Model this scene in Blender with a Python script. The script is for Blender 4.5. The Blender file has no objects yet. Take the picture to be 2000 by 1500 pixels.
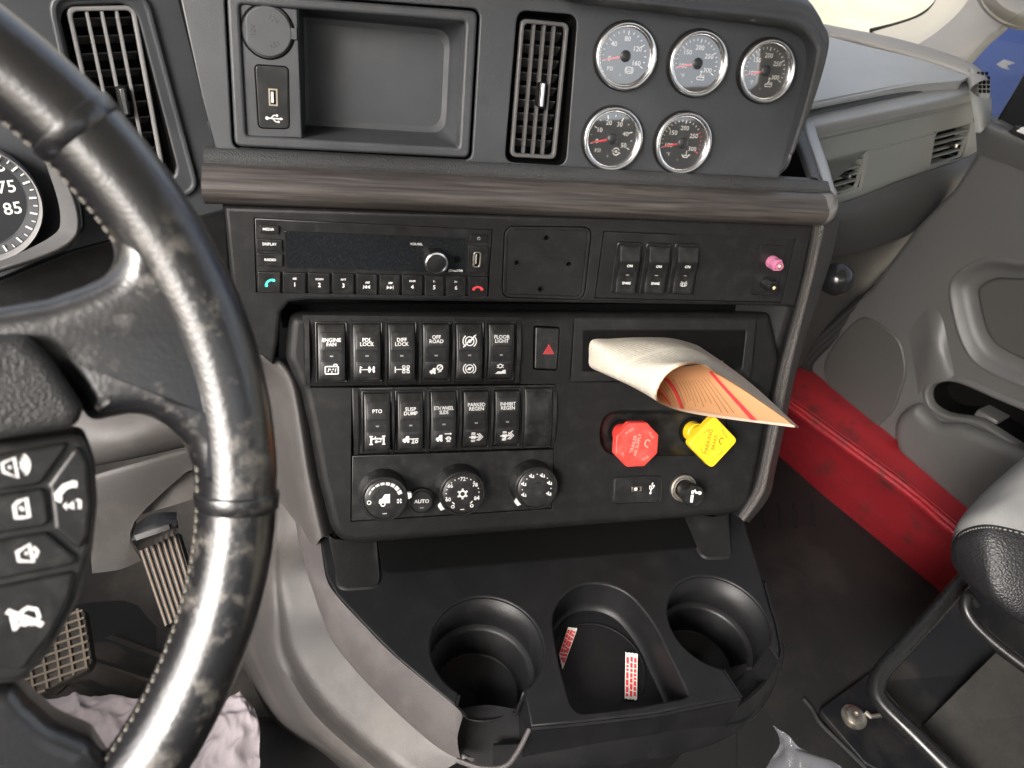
import bpy, bmesh, math, random
from math import sin, cos, pi, radians as R
from mathutils import Vector as V, Matrix, geometry, noise
random.seed(7)
S = bpy.context.scene
COL = S.collection

# ---------------------------------------------------------------- camera
CAMZ = 1.05                     # eye height over the cab floor
F = 1553.0                      # focal length in pixels of the 2000 px wide frame
YAW = R(20)                     # the centre stack is turned 20 degrees towards the driver
EX = V((cos(YAW), -sin(YAW), 0))          # along the stack, to the right
EF = V((sin(YAW), cos(YAW), 0))           # into the stack
EU = V((0, 0, 1))
# camera axes expressed in (EX, EF, EU)
CR = EX*0.9707386 + EF*(-0.1879266) + EU*0.1494998
CD = EX*(-0.0150873) + EF*(-0.6690545) + EU*(-0.7430602)
CF = EX*0.2396642 + EF*0.7190617 + EU*(-0.6523123)
CR.normalize(); CF = (CF - CR*CF.dot(CR)).normalized(); CD = CF.cross(CR)
EYE = V((0, 0, CAMZ))
cam = bpy.data.objects.new('camera', bpy.data.cameras.new('camera'))
COL.objects.link(cam)
cm = Matrix((CR, -CD, -CF)).transposed().to_4x4(); cm.translation = EYE
cam.matrix_world = cm
cam.data.sensor_width = 36.0
cam.data.lens = 36.0*F/2000.0
cam.data.clip_start = 0.02; cam.data.clip_end = 400
cam.data.dof.use_dof = True
cam.data.dof.focus_distance = 0.74
cam.data.dof.aperture_fstop = 9.0
S.camera = cam

# ---------------------------------------------------------------- light
S.view_settings.view_transform = 'Standard'
S.view_settings.look = 'None'
S.view_settings.gamma = 1.0
S.view_settings.use_curve_mapping = False
S.view_settings.exposure = 1.45
S.render.engine = 'CYCLES'
S.cycles.use_denoising = True
S.cycles.max_bounces = 8
S.cycles.diffuse_bounces = 4
S.cycles.glossy_bounces = 4
S.cycles.transparent_max_bounces = 8
S.cycles.caustics_reflective = False
S.cycles.caustics_refractive = False
S.cycles.sample_clamp_indirect = 4.0
SUN_DIR = V((-0.80, -0.42, 0.62)).normalized()      # towards the sun: left, behind, up
wd = bpy.data.worlds.new("World"); S.world = wd; wd.use_nodes = True
nt = wd.node_tree; nt.nodes.clear()
sky = nt.nodes.new('ShaderNodeTexSky'); sky.sky_type = 'NISHITA'; sky.sun_disc = False
sky.sun_elevation = math.asin(SUN_DIR.z)
sky.sun_rotation = math.atan2(SUN_DIR.x, SUN_DIR.y)
sky.air_density = 0.8; sky.dust_density = 8.0; sky.ozone_density = 0.6
bg = nt.nodes.new('ShaderNodeBackground'); bg.inputs['Strength'].default_value = 0.15
wo = nt.nodes.new('ShaderNodeOutputWorld')
hs = nt.nodes.new('ShaderNodeHueSaturation'); hs.inputs['Saturation'].default_value = 0.45      # a milky, hazy sky
nt.links.new(sky.outputs[0], hs.inputs['Color']); nt.links.new(hs.outputs[0], bg.inputs[0]); nt.links.new(bg.outputs[0], wo.inputs[0])
sun = bpy.data.objects.new('sun', bpy.data.lights.new('sun', 'SUN')); COL.objects.link(sun)
sun.data.energy = 2.0; sun.data.angle = R(22); sun.data.color = (1.0, 0.95, 0.92)
sun.rotation_euler = SUN_DIR.to_track_quat('Z', 'Y').to_euler()

# ---------------------------------------------------------------- geometry helpers
def ray(x, y):
    return CR*((x-1000)/F) + CD*((y-750)/F) + CF
def W(x, y, z):                       # a point of the photograph at depth z metres
    return EYE + ray(x, y)*z
class PL:                             # a plane of the cab with its own axes
    def __init__(s, o, ux, uy):
        s.o = o; s.ux = ux.normalized(); s.uz = s.ux.cross(uy).normalized(); s.uy = s.uz.cross(s.ux)
    def hit(s, x, y, dz=0.0):
        r = ray(x, y); o = s.o + s.uz*dz
        return EYE + r*((o-EYE).dot(s.uz)/r.dot(s.uz))
    def loc(s, p):
        d = p - s.o; return V((d.dot(s.ux), d.dot(s.uy), d.dot(s.uz)))
    def uv(s, x, y, dz=0.0):
        l = s.loc(s.hit(x, y, dz)); return (l.x, l.y)
    def at(s, x, y, dz=0.0):
        return PL(s.hit(x, y, dz), s.ux, s.uy)
    def rot(s, a):
        return PL(s.o, s.ux*cos(a)+s.uy*sin(a), s.uy*cos(a)-s.ux*sin(a))
    def w(s, u, v, z=0.0):
        return s.o + s.ux*u + s.uy*v + s.uz*z
    def mat(s):
        m = Matrix((s.ux, s.uy, s.uz)).transposed().to_4x4(); m.translation = s.o; return m
def stack_plane(x, y, z, dlt, off=0.0):
    d = R(dlt); pl = PL(W(x, y, z), EX, EF*cos(d)+EU*sin(d))
    pl.o = pl.o + pl.uz*off; return pl
PU = stack_plane(1337, 281, 0.740, 71.4)        # upper panel: tray, vent, gauges
PM = stack_plane(730, 500, 0.690, 73.8)         # radio row
_m = PM.hit(800, 598) - PM.uz*0.012
PLW = PL(_m, EX, EF*cos(R(58.6))+EU*sin(R(58.6)))   # switch panel below
PC = PL(W(953, 1256, 0.715), EX, EF)            # cup holder deck, level
def level(k):                                    # level plane k metres below the eye
    return PL(EYE+V((0, 0, -k)), V((1, 0, 0)), V((0, 1, 0)))
def zm(ox, oy, s):
    return lambda x, y: (ox+x/s, oy+y/s)
Z5 = zm(450, 380, 3.636); Z6 = zm(950, 400, 2.857); Z7 = zm(550, 600, 3.333); Z8 = zm(1100, 760, 4.0)
ZG1 = zm(1130, 30, 6.667); ZG2 = zm(1130, 190, 6.667); ZG3 = zm(1400, 40, 8.333); ZH = zm(680, 880, 4.762)
ZC = zm(800, 1000, 2.5); ZC3 = zm(1280, 1080, 4.168); ZV = zm(950, 0, 2.6667); ZT = zm(400, 0, 3.3333)
ZL = zm(0, 0, 3.0); ZR = zm(1450, 0, 3.0); ZD = zm(1450, 450, 3.0); ZB = zm(1450, 900, 2.5); ZS = zm(400, 900, 2.5)
ZP = zm(0, 1000, 3.0); ZW = zm(0, 500, 2.727)

def area(p):
    return 0.5*sum(p[i][0]*p[(i+1) % len(p)][1]-p[(i+1) % len(p)][0]*p[i][1] for i in range(len(p)))
def ccw(p):
    p = [(a[0], a[1]) for a in p]
    return p if area(p) > 0 else p[::-1]
def offs(p, d):                       # shift every edge to its left by d
    n = len(p); r = []
    for i in range(n):
        a, b, c = V(p[i-1]), V(p[i]), V(p[(i+1) % n])
        e1 = (b-a); e2 = (c-b)
        if e1.length < 1e-9 or e2.length < 1e-9: r.append((b.x, b.y)); continue
        e1.normalize(); e2.normalize()
        n1 = V((-e1.y, e1.x)); n2 = V((-e2.y, e2.x)); m = n1+n2
        if m.length < 1e-6: m = n1
        m.normalize(); k = d/max(0.35, m.dot(n1)); q = b+m*k; r.append((q.x, q.y))
    return r
def rpoly(p, r, n=5):                 # round the corners of a polygon; r one radius or a list
    out = []; N = len(p)
    for i in range(N):
        a, b, c = V(p[i-1][:2]), V(p[i][:2]), V(p[(i+1) % N][:2])
        rr = r[i] if isinstance(r, (list, tuple)) else r
        d1 = (a-b); d2 = (c-b); l1, l2 = d1.length, d2.length
        if rr <= 0: out.append((b.x, b.y)); continue
        d1.normalize(); d2.normalize()
        ang = math.acos(max(-1, min(1, d1.dot(d2)))); t = min(rr/max(1e-6, math.tan(ang/2)), l1*.48, l2*.48)
        p0 = b+d1*t; p2 = b+d2*t
        for k in range(n+1):
            s = k/n; q = p0*(1-s)**2 + b*2*s*(1-s) + p2*s*s; out.append((q.x, q.y))
    return out
def rrect(w, h, r, n=5, cx=0, cy=0):
    return rpoly([(cx-w/2, cy-h/2), (cx+w/2, cy-h/2), (cx+w/2, cy+h/2), (cx-w/2, cy+h/2)], r, n)
def circ(r, n=40, cx=0, cy=0, a0=0.0):
    return [(cx+r*cos(a0+2*pi*i/n), cy+r*sin(a0+2*pi*i/n)) for i in range(n)]
def plate(bm, outer, z0, z1, c=0.0008, seg=2, holes=(), zf=None, ch=None):
    """slab with an outline, holes and rounded upper edges; zf bends it"""
    g = zf or (lambda x, y: 0.0)
    lay = bm.faces.layers.int.get('flat') or bm.faces.layers.int.new('flat')
    loops = [ccw(outer)]+[ccw(h)[::-1] for h in holes]
    top = []
    for li_, lp in enumerate(loops):
        if li_ and ch is not None: c = ch
        rings = [[(x, y, z0) for x, y in lp]]
        for k in range(seg+1):
            t = k/seg*pi/2 if seg else pi/2
            o = offs(lp, c*(1-cos(t))) if c > 0 else lp
            rings.append([(x, y, z1-c+c*sin(t)) for x, y in o])
            if c <= 0: break
        vr = [[bm.verts.new((x, y, z+g(x, y))) for x, y, z in rg] for rg in rings]
        n = len(lp)
        for a, b in zip(vr, vr[1:]):
            for i in range(n):
                j = (i+1) % n
                try: bm.faces.new((a[i], a[j], b[j], b[i]))
                except ValueError: pass
        top.append(vr[-1])
    flat = [v for t in top for v in t]
    for tri in geometry.tessellate_polygon([[V((v.co.x, v.co.y, 0)) for v in t] for t in top]):
        f = [flat[i] for i in tri]
        try:
            fc = bm.faces.new(f); fc.normal_update(); fc[lay] = 0 if zf else 1
            if fc.normal.z < 0: fc.normal_flip()
        except ValueError: pass
    return bm
def lathe(bm, prof, n=40, cx=0, cy=0, rib=0.0, ribs=None):
    rows = []
    for i, (r, z) in enumerate(prof):
        if r < 1e-7:
            rows.append([bm.verts.new((cx, cy, z))]); continue
        q = []
        for k in range(n):
            rr = r - (rib if (ribs and i in ribs and k % 3 == 0) else 0)
            q.append(bm.verts.new((cx+rr*cos(2*pi*k/n), cy+rr*sin(2*pi*k/n), z)))
        rows.append(q)
    for a, b in zip(rows, rows[1:]):
        for k in range(n):
            j = (k+1) % n
            if len(a) == 1 and len(b) == 1: continue
            if len(a) == 1: bm.faces.new((a[0], b[k], b[j]))
            elif len(b) == 1: bm.faces.new((a[k], a[j], b[0]))
            else: bm.faces.new((a[k], a[j], b[j], b[k]))
    return bm
def box(bm, x0, x1, y0, y1, z0, z1):
    v = [bm.verts.new((x, y, z)) for z in (z0, z1) for y in (y0, y1) for x in (x0, x1)]
    for f in ((0, 2, 3, 1), (4, 5, 7, 6), (0, 1, 5, 4), (2, 6, 7, 3), (0, 4, 6, 2), (1, 3, 7, 5)):
        bm.faces.new([v[i] for i in f])
    return bm
def spline(p, m=8, closed=False):
    p = [V(q) for q in p]; n = len(p); out = []
    rng = range(n if closed else n-1)
    for i in rng:
        if closed: a, b, c, d = p[i-1], p[i], p[(i+1) % n], p[(i+2) % n]
        else: a, b, c, d = p[max(0, i-1)], p[i], p[i+1], p[min(n-1, i+2)]
        for k in range(m):
            t = k/m
            out.append(0.5*((2*b)+(c-a)*t+(2*a-5*b+4*c-d)*t*t+(3*b-a-3*c+d)*t**3))
    if not closed: out.append(p[-1])
    return out
def tube(bm, pts, r, n=12, cap=True, closed=False, up=None, flat=1.0):
    pts = [V(p) for p in pts]; rows = []; N = len(pts); ref = None
    for i, p in enumerate(pts):
        if closed: t = (pts[(i+1) % N]-pts[i-1]).normalized()
        else: t = (pts[min(N-1, i+1)]-pts[max(0, i-1)]).normalized()
        if ref is None:
            ref = up or (V((0, 0, 1)) if abs(t.z) < .9 else V((1, 0, 0)))
        a = (ref - t*ref.dot(t)).normalized(); b = t.cross(a)
        if up is None: ref = a
        rr = r[i] if isinstance(r, (list, tuple)) else r
        rows.append([bm.verts.new(p+a*(rr*flat*cos(2*pi*k/n))+b*(rr*sin(2*pi*k/n))) for k in range(n)])
    m = N if closed else N-1
    for i in range(m):
        A, B = rows[i], rows[(i+1) % N]
        for k in range(n):
            j = (k+1) % n; bm.faces.new((A[k], A[j], B[j], B[k]))
    if cap and not closed:
        bm.faces.new(rows[0][::-1]); bm.faces.new(rows[-1])
    return bm
def patch(bm, rows, mu=6, mv=6, thick=0.004, uvname=None, smooth=True, eye=True):
    """smooth skin through rows of points, given a thickness along its normals"""
    if eye:                                        # outer side towards the cab
        acc = 0.0
        for j in range(len(rows)-1):
            for i in range(len(rows[0])-1):
                a_, b_, c_, d_ = V(rows[j][i]), V(rows[j][i+1]), V(rows[j+1][i+1]), V(rows[j+1][i])
                acc += (c_-a_).cross(d_-b_).dot(EYE-(a_+c_)/2)
        if acc < 0: rows = [list(r)[::-1] for r in rows]
    R_ = [spline(r, mu) if smooth else [V(q) for q in r] for r in rows]
    if smooth:
        C_ = [spline([r[i] for r in R_], mv) for i in range(len(R_[0]))]
        G = [[c[j] for c in C_] for j in range(len(C_[0]))]
    else: G = R_
    nr, nc = len(G), len(G[0])
    vs = [[bm.verts.new(p) for p in r] for r in G]
    uvl = bm.loops.layers.uv.verify() if uvname else None
    fs = []
    for j in range(nr-1):
        for i in range(nc-1):
            f = bm.faces.new((vs[j][i], vs[j][i+1], vs[j+1][i+1], vs[j+1][i])); fs.append(f)
            if uvl:
                for lp, (a, b) in zip(f.loops, ((i, j), (i+1, j), (i+1, j+1), (i, j+1))):
                    lp[uvl].uv = (a/(nc-1), b/(nr-1))
    if thick:
        bm.normal_update()
        for v in bm.verts: v.normal_update()
        nm = [[vs[j][i].normal.copy() for i in range(nc)] for j in range(nr)]
        bk = [[bm.verts.new(vs[j][i].co - nm[j][i]*thick) for i in range(nc)] for j in range(nr)]
        for j in range(nr-1):
            for i in range(nc-1):
                bm.faces.new((bk[j][i], bk[j+1][i], bk[j+1][i+1], bk[j][i+1]))
        for j in range(nr-1):
            bm.faces.new((vs[j][0], vs[j+1][0], bk[j+1][0], bk[j][0]))
            bm.faces.new((vs[j+1][-1], vs[j][-1], bk[j][-1], bk[j+1][-1]))
        for i in range(nc-1):
            bm.faces.new((vs[0][i+1], vs[0][i], bk[0][i], bk[0][i+1]))
            bm.faces.new((vs[-1][i], vs[-1][i+1], bk[-1][i+1], bk[-1][i]))
    return G
def stroke(bm, pts, w, z0=0.0, z1=0.00015, closed=False, zf=None):
    """flat printed line"""
    g = zf or (lambda x, y: 0.0)
    pts = [V(p) for p in pts]; N = len(pts); L = []; Rr = []
    for i, p in enumerate(pts):
        if closed: t = (pts[(i+1) % N]-pts[i-1])
        else: t = (pts[min(N-1, i+1)]-pts[max(0, i-1)])
        if t.length < 1e-9: t = V((1, 0))
        t.normalize(); nn = V((-t.y, t.x))*w/2
        L.append(p+nn); Rr.append(p-nn)
    a = [bm.verts.new((q.x, q.y, z1+g(q.x, q.y))) for q in L]; b = [bm.verts.new((q.x, q.y, z1+g(q.x, q.y))) for q in Rr]
    a0 = [bm.verts.new((q.x, q.y, z0+g(q.x, q.y))) for q in L]; b0 = [bm.verts.new((q.x, q.y, z0+g(q.x, q.y))) for q in Rr]
    for i in range(N if closed else N-1):
        j = (i+1) % N
        bm.faces.new((b[i], b[j], a[j], a[i])); bm.faces.new((a[i], a[j], a0[j], a0[i])); bm.faces.new((b[j], b[i], b0[i], b0[j]))
    return bm

# ---------------------------------------------------------------- object helpers
def mkobj(name, bm, mat, parent=None, M=None, sharp=35, smooth=True):
    bmesh.ops.remove_doubles(bm, verts=bm.verts[:], dist=1e-6)
    lay = bm.faces.layers.int.get('flat'); fl = [i for i, f in enumerate(bm.faces) if f[lay]] if lay else []
    me = bpy.data.meshes.new(name); bm.to_mesh(me); bm.free()
    if smooth:
        me.shade_smooth(); me.set_sharp_from_angle(angle=R(sharp))
        for i in fl: me.polygons[i].use_smooth = False
    for m in (mat if isinstance(mat, (list, tuple)) else [mat]): me.materials.append(m)
    o = bpy.data.objects.new(name, me); COL.objects.link(o)
    if parent: o.parent = parent
    if M is not None: o.matrix_local = M
    return o
def tag(o, label, cat, group=None, kind=None):
    o['label'] = label; o['category'] = cat
    if group: o['group'] = group
    if kind: o['kind'] = kind
    return o
def thing(name, label, cat, pl=None, group=None):
    o = bpy.data.objects.new(name, None); o.empty_display_size = 0.01; COL.objects.link(o)
    if pl is not None: o.matrix_world = pl.mat()
    return tag(o, label, cat, group)
def BM(): return bmesh.new()
_tc = {}
def text(body, size, u, v, z, parent, mat, name='lettering', align='CENTER', rot=0.0, sx=1.0, bold=0.0, zf=None, line=0.95, shear=0.0):
    cu = bpy.data.curves.new('t', 'FONT'); cu.body = body; cu.size = size; cu.align_x = align; cu.align_y = 'CENTER'
    cu.space_line = line; cu.offset = bold*size; cu.shear = shear; cu.resolution_u = 2
    ob = bpy.data.objects.new('t', cu); COL.objects.link(ob)
    dg = bpy.context.evaluated_depsgraph_get(); dg.update()
    me = bpy.data.meshes.new_from_object(ob.evaluated_get(dg))
    bpy.data.objects.remove(ob); bpy.data.curves.remove(cu)
    me.name = name
    c, s = cos(rot), sin(rot)
    for vtx in me.vertices:
        x, y = vtx.co.x*sx, vtx.co.y
        x, y = x*c-y*s+u, x*s+y*c+v
        vtx.co = (x, y, z+(zf(x, y) if zf else 0.0))
    me.materials.clear(); me.materials.append(mat)
    o = bpy.data.objects.new(name, me); COL.objects.link(o); o.parent = parent
    return o
def quad(pl, pts, dz=0.0, f=None):
    return [pl.uv(*(f(*p) if f else p), dz) for p in pts]
# ---------------------------------------------------------------- materials
def mat(name, col, rough=0.5, grain=0.0, gscale=1500.0, var=0.0, vscale=6.0, metal=0.0, spec=0.5, dust=None, dscale=20.0, damt=0.5, rvar=0.0, coat=0.0, leather=False, emit=None):
    m = bpy.data.materials.new(name); m.use_nodes = True; n = m.node_tree; b = n.nodes['Principled BSDF']
    b.inputs['Base Color'].default_value = (*col, 1); b.inputs['Roughness'].default_value = rough
    b.inputs['Metallic'].default_value = metal; b.inputs['Specular IOR Level'].default_value = spec
    if coat: b.inputs['Coat Weight'].default_value = coat; b.inputs['Coat Roughness'].default_value = 0.05
    tc = n.nodes.new('ShaderNodeTexCoord')
    def nz(scale, det=4.0, ro=0.55):
        t = n.nodes.new('ShaderNodeTexNoise'); t.inputs['Scale'].default_value = scale; t.inputs['Detail'].default_value = det
        t.inputs['Roughness'].default_value = ro; n.links.new(tc.outputs['Object'], t.inputs['Vector']); return t
    src = None
    if var > 0:
        t = nz(vscale); mr = n.nodes.new('ShaderNodeMapRange'); mr.inputs['From Min'].default_value = .3; mr.inputs['From Max'].default_value = .7
        mr.inputs['To Min'].default_value = 1-var; mr.inputs['To Max'].default_value = 1+var; n.links.new(t.outputs['Fac'], mr.inputs['Value'])
        mx = n.nodes.new('ShaderNodeVectorMath'); mx.operation = 'SCALE'; mx.inputs[0].default_value = col
        n.links.new(mr.outputs[0], mx.inputs['Scale']); src = mx.outputs[0]
    if dust:
        t = nz(dscale, 6.0, 0.65); rp = n.nodes.new('ShaderNodeValToRGB')
        rp.color_ramp.elements[0].position = 0.48; rp.color_ramp.elements[1].position = 0.78
        rp.color_ramp.elements[1].color = (damt, damt, damt, 1)
        n.links.new(t.outputs['Fac'], rp.inputs[0])
        mx = n.nodes.new('ShaderNodeMix'); mx.data_type = 'RGBA'; mx.inputs['B'].default_value = (*dust, 1); mx.inputs['A'].default_value = (*col, 1)
        if src: n.links.new(src, mx.inputs['A'])
        n.links.new(rp.outputs[0], mx.inputs['Factor']); src = mx.outputs['Result']
    if src: n.links.new(src, b.inputs['Base Color'])
    if rvar > 0:
        t = nz(vscale*2.3, 5.0); mr = n.nodes.new('ShaderNodeMapRange'); mr.inputs['From Min'].default_value = .3; mr.inputs['From Max'].default_value = .7
        mr.inputs['To Min'].default_value = max(0, rough-rvar); mr.inputs['To Max'].default_value = min(1, rough+rvar)
        n.links.new(t.outputs['Fac'], mr.inputs['Value']); n.links.new(mr.outputs[0], b.inputs['Roughness'])
    if grain > 0:
        if leather:
            t = n.nodes.new('ShaderNodeTexVoronoi'); t.inputs['Scale'].default_value = gscale; n.links.new(tc.outputs['Object'], t.inputs['Vector']); o = t.outputs['Distance']
        else:
            t = nz(gscale, 2.0); o = t.outputs['Fac']
        bp = n.nodes.new('ShaderNodeBump'); bp.inputs['Strength'].default_value = grain; bp.inputs['Distance'].default_value = 0.0006
        n.links.new(o, bp.inputs['Height']); n.links.new(bp.outputs[0], b.inputs['Normal'])
    if emit: b.inputs['Emission Color'].default_value = (*emit, 1); b.inputs['Emission Strength'].default_value = 1
    return m
DUST = (0.16, 0.145, 0.125)
m_upper = mat('upper_plastic', (0.040, 0.043, 0.047), 0.46, 0.35, 1300, 0.10, 9, dust=(0.10, 0.10, 0.10), dscale=14, damt=0.25, rvar=.06)
m_mid = mat('stack_plastic', (0.011, 0.011, 0.011), 0.50, 0.35, 1300, 0.10, 9, spec=0.22, dust=(0.09, 0.088, 0.084), dscale=60, damt=0.12, rvar=.06)
m_low = mat('switch_panel_plastic', (0.0075, 0.0075, 0.0075), 0.50, 0.35, 1400, 0.10, 9, spec=0.20, dust=(0.08, 0.078, 0.074), dscale=70, damt=0.10, rvar=.06)
m_gloss = mat('black_device_plastic', (0.009, 0.009, 0.009), 0.34, 0.10, 1600, 0.1, 20, dust=(0.08, 0.078, 0.07), dscale=90, damt=0.22, rvar=.08)
m_rock = mat('rocker_plastic', (0.008, 0.008, 0.008), 0.33, 0.12, 1700, 0.1, 20, dust=(0.09, 0.088, 0.08), dscale=120, damt=0.25, rvar=.06)
m_lens = mat('legend_window_plastic', (0.016, 0.016, 0.016), 0.28, 0.05, 1500, dust=(0.10, 0.10, 0.09), dscale=160, damt=0.25)
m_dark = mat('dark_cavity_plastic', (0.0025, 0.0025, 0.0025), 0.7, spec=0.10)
m_cup = mat('cup_holder_plastic', (0.0065, 0.0065, 0.007), 0.42, 0.30, 1100, 0.12, 8, spec=0.30, dust=(0.10, 0.10, 0.10), dscale=45, damt=0.05, rvar=.08)
m_side = mat('taupe_console_plastic', (0.054, 0.050, 0.048), 0.55, 0.45, 1000, 0.08, 5, dust=(0.17, 0.15, 0.13), dscale=9, damt=0.4, rvar=.06)
m_strip = mat('light_taupe_trim', (0.064, 0.057, 0.056), 0.5, 0.45, 1100, 0.10, 6, dust=(0.17, 0.15, 0.14), dscale=16, damt=0.4)
m_door = mat('grey_door_plastic', (0.088, 0.088, 0.086), 0.42, 0.35, 900, 0.06, 4, rvar=.05)
m_door2 = mat('dark_door_plastic', (0.060, 0.059, 0.056), 0.48, 0.35, 900, 0.06, 4)
m_dash = mat('passenger_dash_plastic', (0.23, 0.237, 0.218), 0.50, 0.5, 900, 0.08, 6, dust=(0.2, 0.2, 0.19), dscale=12, damt=.3)
m_dashtop = mat('dash_pad_plastic', (0.37, 0.38, 0.375), 0.45, 0.4, 1000, 0.06, 5, dust=(0.24, 0.24, 0.23), dscale=20, damt=.3)
m_satin = mat('satin_grey_trim', (0.34, 0.345, 0.34), 0.42, 0.12, 1400, 0.06, 8, metal=0.3)
m_ledge = mat('grained_black_vinyl', (0.045, 0.046, 0.046), 0.5, 0.9, 700, 0.1, 20, leather=True)
m_edge = mat('grained_taupe_edge', (0.052, 0.047, 0.043), 0.5, 0.9, 650, 0.1, 18, leather=True)
m_chrome = mat('chrome', (0.90, 0.90, 0.90), 0.20, 0, metal=1.0, rvar=.05, vscale=40)
m_steel = mat('steel', (0.42, 0.39, 0.34), 0.45, 0.1, 300, metal=1.0, rvar=.1, vscale=60)
m_brass = mat('socket_metal', (0.75, 0.66, 0.52), 0.3, 0, metal=1.0)
m_dial = mat('dial_black', (0.022, 0.023, 0.025), 0.40)
m_print = mat('white_print', (0.66, 0.655, 0.64), 0.55, dust=(0.45, 0.44, 0.42), dscale=700, damt=.5)
m_dim = mat('dim_print', (0.28, 0.275, 0.265), 0.55)
m_emb = mat('embossed_print', (0.022, 0.022, 0.023), 0.6)
m_redp = mat('red_print', (0.70, 0.05, 0.06), 0.5)
m_grn = mat('green_print', (0.06, 0.62, 0.48), 0.5)
m_needle = mat('needle_red', (0.75, 0.06, 0.07), 0.4)
m_screen = mat('radio_screen', (0.007, 0.008, 0.009), 0.16, 0, dust=(0.05, 0.05, 0.05), dscale=900, damt=.35)
m_red = mat('red_valve_plastic', (0.66, 0.045, 0.035), 0.38, 0.12, 900, 0.06, 30, dust=(0.75, 0.2, 0.16), dscale=80, damt=.35)
m_yel = mat('yellow_valve_plastic', (0.80, 0.52, 0.015), 0.38, 0.12, 900, 0.05, 30, dust=(0.5, 0.36, 0.08), dscale=80, damt=.35)
m_redl = mat('worn_red_print', (0.80, 0.25, 0.20), 0.5)
m_yell = mat('dark_yellow_print', (0.20, 0.13, 0.01), 0.5)
m_pink = mat('pink_connector_plastic', (0.48, 0.16, 0.27), 0.38, 0.1, 900)
m_sill = mat('red_painted_steel', (0.26, 0.014, 0.020), 0.45, 0.10, 300, 0.12, 7, rvar=.1)
m_floor = mat('black_rubber_mat', (0.010, 0.010, 0.010), 0.62, 0.5, 500, 0.15, 5, spec=0.3, dust=(0.04, 0.036, 0.031), dscale=7, damt=.5)
m_carpet = mat('footwell_mat', (0.024, 0.021, 0.0185), 0.8, 0.9, 900, 0.12, 6, dust=(0.10, 0.083, 0.062), dscale=10, damt=.5)
m_seatf = mat('grey_seat_fabric', (0.25, 0.248, 0.242), 0.85, 0.8, 900, 0.08, 12)
m_seatv = mat('black_seat_vinyl', (0.016, 0.016, 0.017), 0.42, 0.9, 420, 0.1, 10, leather=True)
m_tube = mat('black_painted_tube', (0.010, 0.010, 0.010), 0.30, 0.1, 200, rvar=.1, vscale=20)
m_blackm = mat('black_painted_steel', (0.007, 0.0075, 0.009), 0.42, 0.2, 200, 0.15, 8, spec=.3, dust=(0.05, 0.043, 0.034), dscale=14, damt=.5)
m_carp2 = mat('grey_carpet_board', (0.030, 0.029, 0.027), 0.9, 0.8, 600, 0.1, 30, spec=.2, dust=(0.06, 0.05, 0.042), dscale=40, damt=.4)
m_cloth = mat('white_cloth', (0.40, 0.355, 0.37), 0.85, 0.3, 500, 0.10, 14, dust=(0.33, 0.23, 0.245), dscale=9, damt=.6)
m_head = mat('headliner', (0.44, 0.44, 0.44), 0.9)
m_pillar = mat('pillar_trim', (0.30, 0.285, 0.26), 0.6, 0.3, 700, 0.05, 4)
m_cream = mat('cream_pillar_edge', (0.55, 0.52, 0.44), 0.6)
m_blue = mat('blue_paint', (0.008, 0.030, 0.13), 0.35)
m_ground = mat('sandy_ground', (0.40, 0.36, 0.27), 0.9, 0.2, 20, 0.15, 1.2)
m_red_tail = mat('sill_label_white', (0.7, 0.68, 0.62), 0.6)
m_cap = mat('trim_end_plastic', (0.17, 0.16, 0.15), .4, .15, 900)
m_vent = mat('vent_grey_plastic', (0.085, 0.083, 0.082), .45, .15, 900)
m_vent2 = mat('vent_pale_plastic', (0.17, 0.168, 0.165), .45, .15, 900)
m_thread = mat('grey_thread', (0.26, 0.255, 0.24), .7)
m_stitch = mat('dull_thread', (0.10, 0.09, 0.075), .7)
m_seal = mat('rubber_seal', (0.012, 0.012, 0.012), 0.6)

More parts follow.
